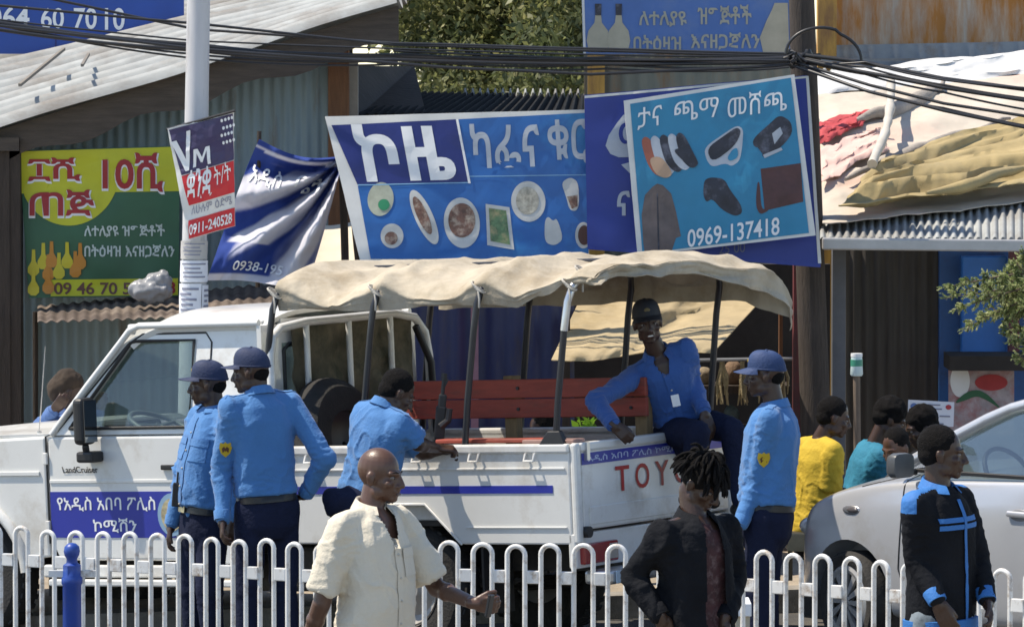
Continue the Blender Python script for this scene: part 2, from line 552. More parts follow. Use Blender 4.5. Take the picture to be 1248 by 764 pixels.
# ---------------- the green tin building on the left
bld = thing("tin_building", "green corrugated tin building with a bright zinc roof behind the lamp post", "building", W(200, 560, 35.5))
corrugated("wall", [W(-30, 182, 35.5), W(402, 48, 35.5), W(402, 705, 35.5), W(-30, 705, 35.5)], 34, 0.008, M_green_tin, bld)
mb = MB(); mb.box(W(402, 705, 35.6) , W(425, 62, 35.42)); mb.build("corner_board", M_brownwood, bld)
mb = MB(); mb.box(W(427, 705, 35.7), W(436, 75, 35.55)); mb.build("door_jamb", mat("pale_jamb", (0.30, 0.27, 0.22), 0.8, var=0.2), bld)
rf = corrugated("roof", [W(-60, 176, 34.9), W(484, 4, 34.9), W(560, -75, 39.5), W(-60, 20, 39.5)], 17, 0.06, M_zinc, bld, along='v', seg=8, other=24, t=0.004, sag=0.03, seed=3)
mb = MB()
e0, e1 = W(-60, 184, 34.96), W(486, 14, 34.96)
rng = random.Random(4)
N = 26
lo = [W(-60 + 546 * i / N, (184 + (14 - 184) * i / N) + 34 + 6 * math.sin(i), 35.03) for i in range(N + 1)]
hi = [W(-60 + 546 * i / N, (184 + (14 - 184) * i / N) - 7, 35.03) for i in range(N + 1)]
for i in range(N):
    mb.quad_slab(lo[i], lo[i + 1], hi[i + 1], hi[i], 0.03)
mb.build("fascia", M_fascia, bld)
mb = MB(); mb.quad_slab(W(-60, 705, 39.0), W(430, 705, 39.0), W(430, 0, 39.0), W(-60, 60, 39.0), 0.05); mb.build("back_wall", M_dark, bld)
mb = MB(); mb.bar(W(24, 104, 35.1), W(78, 60, 35.9), 0.02); mb.bar(W(100, 80, 35.1), W(108, 66, 35.9), 0.018); mb.build("roof_batten", mat("grey_batten", (0.20, 0.18, 0.155), 0.8), bld)
corrugated("awning", [W(46, 393, 34.1), W(340, 383, 34.1), W(340, 345, 35.4), W(46, 374, 35.4)], 22, 0.008, M_rust, bld, seg=6, other=3)
# dark timber frontage at the far left
tf = thing("timber_front", "dark brown timber frontage at the left edge beside the tin building", "wall", W(0, 705, 35.0))
mb = MB()
for i in range(5):
    x = -40 + i * 13
    mb.box(W(x, 705, 35.2), W(x + 12.2, 168 + (3 if i % 2 else 0), 35.0 - 0.01 * (i % 2)))
mb.build("planks", M_darkwood, tf)
mb = MB(); mb.box(W(-40, 184, 34.98), W(23, 168, 34.94)); mb.build("lintel", M_fascia, tf)
# thin drainpipe on the tin wall
mb = MB(); mb.tube([W(44, 705, 35.3), W(43, 380, 35.3)], 0.018, 8)
tag(mb.build("drainpipe", M_darkwood), "thin dark pipe up the green tin wall beside the timber frontage", "pipe")
# ---------------- low dark stall roof with a pale strip for its sunlit sheet ends, in front of the tree
st = thing("low_stall", "low dark stall with a ragged corrugated roof edge behind the cafe sign", "stall", W(570, 600, 36.2))
corrugated("roof", [W(434, 142, 36.0), W(716, 139, 36.0), W(716, 118, 37.8), W(500, 114, 37.8)], 26, 0.02, mat("dark_old_tin", (0.016, 0.016, 0.016), 0.9, 0.0, var=0.3, spec=0.1), st, seg=6, other=3)
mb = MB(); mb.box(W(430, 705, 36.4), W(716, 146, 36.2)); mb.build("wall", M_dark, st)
corrugated("lit_edge_strip", [W(560, 114, 37.75), W(716, 115, 37.75), W(716, 120, 37.7), W(560, 119, 37.7)], 17, 0.05, M_zinc, st, seg=6, other=1)  # pale strip added to imitate sunlit ends of the dark roof's corrugation
mb = MB()
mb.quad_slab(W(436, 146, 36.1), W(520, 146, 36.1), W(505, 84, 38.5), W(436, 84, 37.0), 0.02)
mb.build("dark_gap_sheet", M_dark, st)  # dark sheet added to stand in for the shaded gap beside the roof
# ---------------- indigo kiosk behind the truck
kio = thing("kiosk", "indigo blue tin kiosk behind the truck bed with a faded pink post", "kiosk", W(590, 705, 34.0))
corrugated("wall", [W(425, 322, 34.0), W(700, 322, 34.0), W(700, 700, 34.0), W(425, 700, 34.0)], 12, 0.01, M_indigo, kio)
mb = MB(); mb.box(W(574, 700, 33.95), W(583, 322, 33.88)); mb.build("post", M_pinkpost, kio)
# ---------------- beige awning between hanging banner and cafe sign
mb = MB(); mb.sheet(lambda u, v: W(372 + 80 * u, 272 + 62 * v + 3 * math.sin(u * 5), 34.9 - 1.0 * v), 10, 6, 0.01)
tag(mb.build("canvas_awning", mat("beige_awning", (0.60, 0.53, 0.42), 0.85, var=0.08), smooth=50), "small beige canvas awning showing between the torn blue banner and the cafe sign", "awning")
# ---------------- open stall in the middle, dark inside
ds = thing("open_stall", "dark open stall behind the tailgate with shelves of odds and ends", "stall", W(840, 705, 35.0))
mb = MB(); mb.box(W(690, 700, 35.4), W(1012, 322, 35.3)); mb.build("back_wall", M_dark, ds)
mb = MB(); mb.box(W(965, 705, 34.4), W(984, 322, 34.25)); mb.build("post", M_redpost, ds)
mb = MB(); mb.box(W(948, 705, 34.6), W(954, 380, 34.5)); mb.build("thin_post", M_brownwood, ds)
for yy in (470, 522, 575):
    mb = MB(); mb.box(W(852, yy + 5, 35.0), W(963, yy, 34.6)); mb.build("shelf", M_darkwood, ds)
rng = random.Random(9)
goods_cols = [(0.22, 0.17, 0.11), (0.12, 0.10, 0.09), (0.28, 0.26, 0.22), (0.16, 0.10, 0.06), (0.10, 0.13, 0.12), (0.30, 0.22, 0.10)]
goods_words = ["straw coloured", "dark grey", "pale grey", "brown", "dull green", "ochre"]
for i in range(9):
    row = i % 3
    px = 858 + (i // 3) * 34 + rng.uniform(-4, 4)
    py = (470, 522, 575)[row]
    k = i % 6
    m = mat("sack_%d" % k, goods_cols[k], 0.9, var=0.35, vs_=12, bump=0.6, bs=40)
    w = rng.uniform(20, 28); h = rng.uniform(22, 36)
    p0 = W(px, py, 34.75); s_ = 6500 / 34.75
    mb = MB()
    rad = V((w / 2 / s_, 0.08, h / 2 / s_))
    n0 = rng.uniform(0, 50)
    mb.ell(p0 + V((0, 0, rad.z)), rad, n=14, k=9)
    mb.v = [tuple(V(p) + V((noise.noise(V(p) * 9 + V((n0, 0, 0))), 0, noise.noise(V(p) * 8 + V((0, n0, 0))))) * 0.018) for p in mb.v]
    o = mb.build("sack", m, smooth=70)
    tag(o, "%s sack on the stall's %s shelf, %s" % (goods_words[k], ("top", "middle", "bottom")[row], ("nearest the tailgate", "middle of three", "nearest the red post")[i // 3]), "sack", "sacks on the stall shelves")
M_c1 = mat("crate_wood", (0.26, 0.18, 0.10), 0.8, var=0.3, vs_=8)
M_c2 = mat("grey_plastic_tub", (0.20, 0.21, 0.23), 0.5, var=0.15)
M_c3 = mat("straw_bundle", (0.34, 0.27, 0.15), 0.9, var=0.4, vs_=20, bump=0.6, bs=60)
def crate(label, px, py, w, h, y):
    a, b = W(px, py, y), W(px + w, py - h, y)
    t = thing("crate", label, "crate", a, "crates in the dark stall")
    d = 0.22
    for j in range(4):
        z0 = a.z + (b.z - a.z) * (j + 0.08) / 4; z1 = a.z + (b.z - a.z) * (j + 0.88) / 4
        mb = MB(); mb.box((a.x, y, z0), (b.x, y + 0.015, z1)); mb.build("slat", M_c1, t)
    mb = MB(); mb.box((a.x + .01, y + 0.015, a.z), (b.x - .01, y + d, b.z - .03)); mb.build("box", M_darkwood, t)
    for x in (a.x, b.x - 0.03):
        mb = MB(); mb.box((x, y - 0.012, a.z), (x + 0.03, y, b.z)); mb.build("corner_batten", M_c1, t)
crate("slatted wooden crate on the ground of the dark stall, left of the pair", 866, 668, 40, 46, 34.3)
crate("slatted wooden crate on the ground of the dark stall, right of the pair", 912, 666, 38, 40, 34.3)
crate("small slatted crate on top of the left ground crate", 870, 621, 32, 30, 34.32)
for i, (px, lab) in enumerate([(880, "pale straw bundle hanging in the dark stall near the tailgate"), (905, "straw bundle hanging second from the tailgate in the dark stall"), (930, "straw bundle hanging third from the tailgate in the dark stall"), (952, "straw bundle hanging beside the thin brown post")]):
    mb = MB()
    rng = random.Random(40 + i)
    for k in range(16):
        a = W(px + rng.uniform(-2, 2), 440, 34.5); b = W(px + rng.uniform(-8, 8), 486 + rng.uniform(-8, 10), 34.5 + rng.uniform(-.04, .04))
        mb.tube([a, a.lerp(b, 0.5) + V((rng.uniform(-.02, .02), 0, 0)), b], [0.006, 0.012, 0.004], 5)
    tag(mb.build("straw_bundle", M_c3, smooth=60), lab, "straw bundle", "straw bundles hanging in the dark stall")
mb = MB(); mb.tube([W(850, 439, 34.5), W(966, 437, 34.5)], 0.012, 8)
tag(mb.build("hanging_rail", M_c2), "thin grey rail across the dark stall holding the straw bundles", "rail")
# hanging tan tarpaulin in the sun
def tan(u, v):
    x = 708 + 230 * u - v * (36 + u * 34) ; y = 362 - 8 * u + v * (76 - 2 * u)
    d = 34.3 - 1.3 * v + 0.10 * math.sin(u * 9 + v * 4) * (0.4 + v) + 0.14 * fbm((u * 3, v * 2, 1), 1.5)
    return W(x, y + 4 * math.sin(u * 7) * v, d)
mb = MB(); mb.sheet(tan, 40, 20, 0.006)
tag(mb.build("hanging_tarpaulin", M_tarp_tan, smooth=70), "sunlit tan tarpaulin sloping down behind the seated officer", "tarpaulin")
# ---------------- rust streaked upper building on the right
rb = thing("rusty_building", "upper storey clad in rust streaked sheet above the cloth covered roof", "building", W(1130, 705, 39.4))
corrugated("wall", [W(1016, -40, 39.2), W(1290, -40, 39.2), W(1290, 56, 39.2), W(1016, 57, 39.2)], 9, 0.012, M_rustwall, rb)
corrugated("lower_band", [W(985, 56, 39.0), W(1290, 50, 39.0), W(1290, 705, 39.0), W(985, 705, 39.0)], 10, 0.01, M_greytin, rb)
mb = MB(); mb.box(W(993, 705, 38.9), W(1020, -40, 38.7)); mb.build("corner_post", M_yellowpost, rb)
mb = MB(); mb.bar(W(985, 74, 38.6), W(1290, 72, 38.6), 0.02); mb.build("trim_rail", M_zinc, rb)
# ---------------- shop on the right under the cloth covered roof
sh = thing("shop", "open fronted shop with a zinc eave and blue wall under the cloth covered roof", "shop", W(1120, 705, 34.5))
def rp(px, py, lift=0.0):
    """a point on the shop's roof slope"""
    t = (292 - py) / 207
    return W(px, py, 33.6 + 4.6 * t) + V((0, -0.15, 0.6)) * lift
corrugated("roof", [rp(1000, 292), rp(1300, 292), rp(1300, 86), rp(992, 86)], 30, 0.016, M_zinc, sh, seg=6, other=6)
mb = MB()
mb.bar(W(1002, 297, 33.55), W(1300, 300, 33.55), 0.07, 0.075)
mb.build("gutter", mat("gutter_zinc", (0.42, 0.42, 0.42), 0.45, 0.3, var=0.12), sh, bevel=0.01)
mb = MB(); mb.box(W(1012, 700, 34.2), W(1031, 302, 34.05)); mb.build("post", M_greypost, sh)
corrugated("shutter", [W(1031, 304, 35.6), W(1146, 304, 35.6), W(1146, 700, 35.6), W(1031, 700, 35.6)], 8, 0.01, M_shade, sh)
mb = MB(); mb.box(W(1142, 700, 35.6), W(1300, 304, 35.5)); mb.build("side_wall", M_bluewall, sh)
mb = MB(); mb.box(W(1170, 432, 35.42), W(1228, 312, 35.3)); mb.build("cabinet", mat("bright_blue_cabinet", (0.02, 0.16, 0.52), 0.45, var=0.1), sh, bevel=0.01)
mb = MB(); mb.box(W(1150, 446, 35.1), W(1300, 434, 34.6)); mb.build("dark_gap_strip", M_dark, sh)  # dark strip added to stand in for the shadowy gap above the poster
mb = MB(); mb.box(W(1228, 432, 35.3), W(1243, 306, 35.2)); mb.build("jamb", M_redpost, sh)
# shop poster: white field, pink and red print, green swoosh
ps = Panel([(1156, 446, 35.0), (1236, 446, 35.0), (1236, 530, 35.0), (1156, 530, 35.0)])
po = thing("poster", "pink and white poster with a green swoosh under the blue cabinet", "poster", W(1196, 530, 35.0))
ps.base("sheet", mat("poster_pale", (0.40, 0.34, 0.36), 0.6, var=0.3, vs_=9, stain=(0.36, 0.12, 0.12), stain_amt=0.5, ss=7), po)
ps.shape(oval(1170, 464, 12, 20), M_white_ink, po)
ps.shape([(1162, 492), (1176, 478), (1192, 474), (1206, 482), (1222, 500), (1204, 488), (1190, 482), (1176, 488)], mat("poster_green", (0.03, 0.13, 0.06), 0.6), po, off=0.006)
ps.shape(oval(1208, 466, 20, 10), M_red, po, off=0.005)
# white notice board
nb_ = thing("notice_board", "white paper notice with grey print and a red emblem beside the shop poster", "notice", W(1135, 520, 34.0))
pn = Panel([(1107, 487, 34.0), (1163, 490, 34.0), (1162, 520, 34.0), (1106, 518, 34.0)])
pn.base("sheet", M_paper, nb_, t=0.01)
pn.shape(oval(1114, 495, 4.5, 4), mat("blue_emblem", (0.10, 0.18, 0.42), 0.6), nb_)
pn.shape(oval(1156, 496, 3.6, 3), M_red, nb_)
for yy, x0, x1 in ((492, 1124, 1146), (497, 1122, 1148), (506, 1145, 1158), (511, 1116, 1140), (515, 1118, 1150)):
    pn.shape([(x0, yy), (x1, yy + 0.6), (x1, yy + 2.2), (x0, yy + 1.7)], M_ink, nb_, name='print_line')
# bottle capped stake in front of the shutter
sk = thing("stake", "wooden stake topped by a white and green plastic bottle in front of the shutter", "stake", W(1044, 705, 33.2))
mb = MB(); mb.tube([W(1046, 705, 33.2), W(1044, 455, 33.2)], 0.022, 10); mb.build("pole", mat("pale_stake", (0.16, 0.12, 0.09), 0.8, var=0.2), sk)
mb = MB()
a, b = W(1044, 458, 33.2), W(1044, 431, 33.2)
mb.tube([a, a + (b - a) * 0.08, a + (b - a) * 0.62, b], [0.033, 0.04, 0.036, 0.034], 14)
mb.build("bottle", mat("bottle_white", (0.55, 0.68, 0.70), 0.4, var=0.05), sk, smooth=40)
mb = MB(); mb.tube([W(1044, 446, 33.2), W(1044, 438, 33.2)], 0.0385, 14); mb.build("bottle_band", mat("bottle_green", (0.04, 0.25, 0.17), 0.4), sk, smooth=40)
mb = MB(); mb.tube([W(1044, 434.5, 33.2), W(1044, 430.5, 33.2)], 0.0365, 14); mb.build("cap", M_white_ink, sk, smooth=40)
# ---------------- cloths and sheets lying over the shop roof
def cloth(name, m, label, cat, poly, lift, nu=46, nv=20, f=0.06, ang=0.5, k=16, seed=0, group="cloths over the shop roof"):
    (ax, ay), (bx, by), (cx, cy), (dx, dy) = poly
    def fn(u, v):
        x = ax * (1 - u) * (1 - v) + bx * u * (1 - v) + cx * u * v + dx * (1 - u) * v
        y = ay * (1 - u) * (1 - v) + by * u * (1 - v) + cy * u * v + dy * (1 - u) * v
        e = min(u, 1 - u, v, 1 - v)
        x += 6 * fbm((u * 5 + seed, v * 5, 0), 1.2) ; y += 4 * fbm((u * 4, v * 4 + seed, 5), 1.3)
        q = v + 0.05 * noise.noise(V((u * 1.3 + seed, v * 1.5, 1.7))) + 0.10 * (u - 0.5) * noise.noise(V((seed, 2.0, v * 2)))
        fold = abs(noise.noise(V((u * 0.30 + seed, q * k * 0.5, seed)))) * 1.5 + 0.55 * abs(noise.noise(V((u * 0.6 - seed, q * k * 1.2, 3.1))))
        fold += 0.22 * abs(noise.noise(V((u * 2.0 + q * 6, q * 5 - u * 3, seed + 4))))
        return rp(x, y, lift + f * (0.9 - fold) * min(1, e * 9 + 0.25))
    mb = MB(); mb.sheet(fn, nu, nv, 0.006)
    return tag(mb.build(name, m, smooth=80), label, cat, group)
cloth("roof_cloth", M_tarp_cream, "large cream and pinkish cloth spread across the shop roof", "cloth", [(994, 128), (1300, 96), (1300, 250), (1000, 286)], 0.10, 110, 60, f=0.15, k=12, seed=2.0)
cloth("plastic_sheet", M_sheet_white, "white plastic sheet along the top of the shop roof", "plastic sheet", [(990, 106), (1300, 70), (1300, 100), (994, 132)], 0.12, 70, 16, f=0.12, k=4, seed=5.0)
cloth("red_cloth", M_red, "red cloth strip beside the blue shoe shop banner on the roof", "cloth", [(994, 178), (1078, 156), (1052, 176), (995, 206)], 0.24, 34, 12, f=0.08, k=3, seed=7.0)
cloth("pink_cloth", M_pink, "washed out pink cloth below the red strip on the roof", "cloth", [(996, 208), (1074, 176), (1080, 204), (1000, 246)], 0.20, 34, 18, f=0.08, k=4, seed=8.0)
cloth("olive_tarpaulin", M_tarp_olive, "olive yellow tarpaulin with deep folds low on the shop roof", "tarpaulin", [(1062, 240), (1300, 156), (1300, 250), (1022, 284)], 0.26, 110, 44, f=0.20, k=10, seed=11.0)
def rope(name, label, pts, r, m, wob=0.02, cat="cloth roll"):
    mb = MB()
    P = [rp(*p) for p in pts]
    out, rr = [], []
    for i in range(len(P) - 1):
        for k in range(8):
            t = k / 8
            q = P[i].lerp(P[i + 1], t)
            out.append(q + V((0, 0, wob * noise.noise(q * 3)))); rr.append(r * (1 + 0.3 * noise.noise(q * 6)) * (1.0 if cat == 'pole' else min(1, 0.25 + 2.2 * (i + t) / (len(P) - 1), 0.25 + 2.2 * (1 - (i + t) / (len(P) - 1)))))
    out.append(P[-1]); rr.append(r * (1 if cat == 'pole' else 0.25))
    mb.tube(out, rr, 10)
    return tag(mb.build(name, m, smooth=60), label, cat, "rolls and poles on the shop roof")
rope("wooden_pole", "pale bent pole lying up the cloth of the shop roof", [(1062, 246, 0.42), (1078, 215, 0.48), (1084, 180, 0.46), (1085, 148, 0.45)], 0.030, mat("pale_pole", (0.48, 0.45, 0.40), 0.8, var=0.15), cat="pole")
rope("cloth_roll", "grey twisted cloth roll running up to the right under the white sheet", [(1040, 178, 0.22), (1090, 158, 0.22), (1128, 140, 0.22), (1150, 120, 0.22)], 0.055, M_greycloth, wob=0.06)
rope("cloth_roll", "dark twisted cloth roll at the middle of the cream cloth", [(1030, 242, 0.20), (1068, 228, 0.22), (1110, 210, 0.22), (1160, 190, 0.22), (1230, 168, 0.22)], 0.045, M_greycloth, wob=0.06)
rope("cloth_roll", "olive rolled hem along the lower edge of the olive tarpaulin", [(1128, 274, 0.34), (1170, 268, 0.36), (1215, 254, 0.36), (1262, 240, 0.36)], 0.04, M_tarp_olive)
# ================================================================== poles and cables
lp = thing("lamp_post", "pale grey lamp post rising behind the cab of the white truck", "lamp post", W(232, 705, 33.0))
mb = MB()
pb, pt = W(230, 720, 33.0), W(243, -60, 33.0)
mb.tube([pb, pb.lerp(pt, 0.45), pb.lerp(pt, 0.46), pt], [0.088, 0.084, 0.078, 0.070], 20)
mb.build("shaft", M_pole, lp, smooth=40)
mb = MB(); mb.tube([pb, pb + V((0, 0, 0.06))], 0.13, 20); mb.build("base_flange", M_pole, lp, smooth=40)
# paper notices pasted round the lamp post
def wrap_paper(y0, y1, a0, a1, m, r):
    def fn(u, v):
        y = y0 + (y1 - y0) * v
        t = (720 - y) / 780
        c = pb.lerp(pt, t)
        a = R(a0 + (a1 - a0) * u)
        rad = r + 0.003 * noise.noise(V((u * 3, v * 3, y0)))
        return c + V((math.sin(a) * rad, -math.cos(a) * rad, 0))
    return fn
for i, (y0, y1, a0, a1, lab) in enumerate([(292, 314, -70, 70, "grey printed paper notice on the lamp post just under the red sign"),
                                           (316, 342, -70, 75, "white paper notice with dense print on the lamp post, second from the top"),
                                           (344, 384, -75, 35, "large lilac white paper notice lowest on the lamp post"),
                                           (346, 386, 38, 85, "narrow paper notice at the lower right of the lamp post")]):
    fn = wrap_paper(y0, y1, a0, a1, M_paper, 0.0885 + 0.001 * i)
    t_ = thing("paper_notice", lab, "notice", fn(0.5, 1.0), "notices on the lamp post")
    mb = MB(); mb.sheet(fn, 10, 6, 0.001)
    mb.build("sheet", M_paper if i else mat("old_paper", (0.45, 0.44, 0.43), 0.8, var=0.1), t_, smooth=60)
    rng = random.Random(i)
    nl = 4 if i < 2 else 5
    for j in range(nl):
        v0 = 0.12 + 0.8 * j / nl
        u0, u1 = 0.12 + rng.uniform(0, .12), 0.6 + rng.uniform(0, .3)
        g2 = wrap_paper(y0, y1, a0, a1, M_paper, 0.0925 + 0.001 * i)
        mb = MB(); mb.grid(lambda u, v: g2(u0 + (u1 - u0) * u, v0 + 0.07 * v), 8, 1)
        mb.build("print_line", M_ink, t_)
# wooden utility pole
up = thing("utility_pole", "dark wooden utility pole behind the shoe shop sign carrying the cables", "utility pole", W(985, 705, 33.9))
mb = MB()
ub, ut = W(1000, 700, 33.9), W(975, -60, 33.9)
mb.tube([ub, ub.lerp(ut, 0.5), ut], [0.10, 0.092, 0.08], 16); mb.build("shaft", M_utility, up, smooth=50)
mb = MB()
mb.bar(W(958, 72, 33.6), W(1000, 70, 33.6), 0.05); mb.build("bracket", M_black, up)
for px, py in ((962, 66), (970, 74), (985, 66)):
    mb = MB()
    p = W(px, py, 33.55)
    mb.tube([p - V((0, 0, .03)), p, p + V((0, 0, .03))], [0.015, 0.028, 0.015], 10); mb.build("insulator", M_black, up, smooth=50)
JX = 33.52
def cable(label, pts, r, sag=0.0):
    """pts: (px, py, distance) posts of the run; each span sags a little"""
    mb = MB()
    P = [W(*p) for p in pts]
    out = []
    for i in range(len(P) - 1):
        for k in range(14):
            t = k / 14
            q = P[i].lerp(P[i + 1], t)
            out.append(q - V((0, 0, sag * 4 * t * (1 - t))) + V((0, 0, 0.004 * noise.noise(q * 1.5 + V((r * 900, 0, 0))))))
    out.append(P[-1])
    mb.tube(out, r, 7)
    return tag(mb.build("overhead_cable", M_cable, smooth=60), label, "cable", "overhead cables")
cable("topmost overhead cable, slanting down from the phone number sign", [(-40, -22, 33.9), (240, 36, 33.8), (480, 53, 33.6), (960, 66, JX)], 0.009)
cable("second overhead cable, just below the topmost one", [(-40, 4, 33.7), (240, 29, 33.6), (480, 55, 33.6), (962, 69, JX - .02)], 0.009)
cable("thick black overhead cable crossing low over the phone number sign", [(-40, 22, 33.5), (240, 56, 33.5), (480, 70, 33.5), (960, 72, JX - .04)], 0.017, 0.02)
cable("overhead cable tight under the thick one", [(-40, 30, 33.4), (240, 62, 33.4), (480, 73, 33.4), (962, 76, JX - .06)], 0.012, 0.02)
cable("overhead cable sagging lowest across the tree", [(-40, 27, 33.3), (240, 60, 33.3), (540, 82, 33.3), (720, 91, 33.3), (960, 80, JX - .08)], 0.010)
cable("pale grey overhead cable crossing just above the flask sign's lower edge", [(480, 62, 33.45), (720, 73, 33.45), (962, 74, JX - .1)], 0.008)
cable("topmost cable running right from the utility pole over the white sheet", [(966, 66, JX), (1050, 76, 33.4), (1150, 96, 33.2), (1300, 116, 33.0)], 0.014)
cable("second cable running right from the utility pole", [(966, 70, JX - .02), (1050, 88, 33.3), (1150, 107, 33.1), (1300, 130, 32.9)], 0.013)
cable("third cable running right from the utility pole", [(966, 75, JX - .04), (1060, 104, 33.2), (1150, 126, 33.0), (1300, 150, 32.8)], 0.010)
cable("lowest cable running right from the utility pole over the cream cloth", [(966, 80, JX - .06), (1060, 112, 33.1), (1150, 135, 32.9), (1300, 166, 32.7)], 0.011)
rng = random.Random(31)
for i, (y0, y1, y2, lab) in enumerate([(58, 67, 70, "thin cable just under the topmost overhead cable"), (64, 70, 71, "thin cable in the middle of the bundle"), (66, 72, 75, "slack cable woven through the bundle"), (72, 79, 78, "thin cable just above the lowest one"), (76, 84, 82, "slack thin cable below the bundle")]):
    cable(lab + ", left of the utility pole", [(-40, y0 - 38 - 4 * i, 33.6), (240, y0 - 8 + i, 33.5), (500, y0 + 2, 33.45), (740, y1, 33.45), (962, y2, JX - .03 * i)], rng.uniform(0.006, 0.011), rng.uniform(0.0, 0.03))
for i, (y0, y1, lab) in enumerate([(90, 122, "thin upper cable"), (99, 138, "slack middle cable"), (118, 158, "thin lower cable"), (84, 106, "frayed top cable")]):
    cable(lab + " fanning out right from the utility pole", [(968, 68 + 3 * i, JX), (1055, y0 - 8, 33.3), (1150, y0 + 14, 33.1), (1300, y1 + 4, 32.9)], 0.007, 0.01)
mb = MB()
mb.tube([W(958 + 46 - 46 * math.cos(a), 66 - 36 * math.sin(a) * (1 if a < 1.9 else 0.9) + (a / math.pi) * 8, 33.4) for a in [math.pi * i / 20 for i in range(21)]], 0.010, 8)
tag(mb.build("cable_loop", M_cable, smooth=60), "loose black loop of cable arching beside the utility pole", "cable")
mb = MB()
rng = random.Random(2)
pts = [W(955 + 28 * rng.random(), 58 + 26 * rng.random(), 33.4 + 0.1 * rng.random()) for _ in range(26)]
mb.tube(pts, 0.007, 6)
tag(mb.build("cable_tangle", M_cable), "tangle of black cable ends on the bracket of the utility pole", "cable")
# ================================================================== signs and banners
def sm(name, col, rough=0.45, **k):
    return mat(name, col, rough, var=k.pop('var', 0.10), vs_=k.pop('vs_', 3.0), **k)
M_sblue = sm("sign_blue", (0.008, 0.060, 0.31))
M_sblue2 = sm("sign_mid_blue", (0.013, 0.115, 0.37), stain=(0.018, 0.25, 0.50), stain_amt=0.35, ss=0.9)
M_navy = sm("sign_navy", (0.011, 0.022, 0.155))
M_royal = sm("banner_royal_blue", (0.015, 0.036, 0.25))
M_teal = sm("sign_turquoise", (0.011, 0.215, 0.385), stain=(0.010, 0.165, 0.31), stain_amt=0.3, ss=1.4)
M_frame = mat("sign_edge_white", (0.66, 0.66, 0.64), 0.6, var=0.08)
# ---- phone number board, top left
t = thing("phone_sign", "large blue board with a white phone number at the top left above the zinc roof", "sign", W(90, 66, 37.2))
P = Panel([(-40, -60, 37.2), (224, -60, 37.2), (224, 66, 37.2), (-40, 66, 37.2)])
P.base("board", M_sblue, t, t=0.04)
P.text("064", -14, 8, 50, 27, M_white_ink, t, bold=0.015)
P.text("60", 50, 10, 28, 25, M_white_ink, t, bold=0.015)
P.text("70", 90, 10, 28, 26, M_white_ink, t, bold=0.015)
P.text("10", 128, 10, 24, 27, M_white_ink, t, bold=0.015)
P.shape([(67, 34), (69, 34), (69, 66), (67, 66)], M_navy, t, name='seam')
for px in (-10, 190):
    mb = MB(); mb.bar(W(px, -50, 37.28), W(px, 705, 37.28), 0.07); mb.build("post", M_darkwood, t)
# ---- green and yellow banner
t = thing("green_banner", "green and yellow banner with red lettering and painted flasks on the tin wall", "banner", W(120, 362, 35.1))
P = Panel([(23, 184, 35.1), (219, 178, 35.1), (218, 361, 35.1), (35, 363, 35.1)], warp=lambda u, v: 0.02 * fbm((u * 2, v * 2, 7), 1.4))
P.base("sheet", sm("banner_green", (0.018, 0.100, 0.048), var=0.12), t, 24, 20, 0.004)
M_by = sm("banner_yellow", (0.50, 0.50, 0.015))
P.shape([(23.8, 184.8), (218.5, 179), (218.5, 233), (26, 236)], M_by, t, off=0.005, cut=16)
P.shape([(max(a, 24.5 + (b - 184) * 0.066), max(b, 200)) for a, b in oval(84, 206, 62, 69, 48)], M_by, t, off=0.0055, cut=16)
for s_, x, y, w, h in (("፲ሺ", 34, 192, 64, 29), ("ጠጅ", 36, 231, 79, 32), ("10ሺ", 125, 186, 74, 48)):
    P.text(s_, x - 1, y + 1, w + 3, h + 2, M_white_ink, t, bold=0.035, off=0.009)
    P.text(s_, x, y, w, h, M_red_ink, t, bold=0.02, off=0.013)
M_bw = sm("banner_white_print", (0.50, 0.58, 0.54))
P.text("ለተለያዩ ዝግጅቶች", 103, 273, 98, 16, M_bw, t, bold=0.02, off=0.008)
P.text("በትዕዛዝ እናዘጋጃለን", 103, 298, 110, 16, M_bw, t, bold=0.02, off=0.008)
P.shape([(62, 341), (217, 339), (217, 359.5), (62, 361)], M_by, t, off=0.005, cut=16)
P.text("09 46 70 55", 66, 344, 104, 15, sm("banner_brown_print", (0.12, 0.04, 0.03)), t, bold=0.02, off=0.009)
P.text("18", 196, 343, 18, 15, M_red_ink, t, bold=0.03, off=0.009)
for i, (x, y, k) in enumerate([(41, 312, 0), (53, 304, 0), (59, 318, 1), (63, 302, 1), (72, 316, 0), (82, 303, 0), (92, 314, 1), (98, 304, 1), (41, 336, 0), (59, 334, 1)]):
    m = sm("flask_yellow", (0.52, 0.44, 0.02)) if k == 0 else sm("flask_orange", (0.50, 0.20, 0.02))
    P.shape([(x - 2, y - 8), (x + 2, y - 8), (x + 2.5, y + 6), (x + 7, y + 14), (x + 7, y + 20), (x + 3, y + 24), (x - 3, y + 24), (x - 7, y + 20), (x - 7, y + 14), (x - 2.5, y + 6)], m, t, off=0.006 + i * 0.001, name='painted_flask', cut=20)
# white plastic bag caught under the banner
def lump(p, n): return 0.03 * (0.4 - abs(noise.noise(p * 14))) + 0.015 * noise.noise(p * 34)
mb = MB(); c = W(184, 354, 34.6)
mb.ell(c, (0.14, 0.09, 0.075)); mb.ell(c + V((0.05, 0, 0.04)), (0.085, 0.06, 0.075)); mb.ell(c + V((0.075, 0, 0.105)), (0.03, 0.03, 0.03))
tag(link("plastic_bag", solid(mb, 0.012, 2, lump), mat("grey_white_polythene", (0.38, 0.39, 0.41), 0.35, var=0.15, trans=0.3)), "crumpled white plastic bag on the rusty awning below the green banner", "plastic bag")
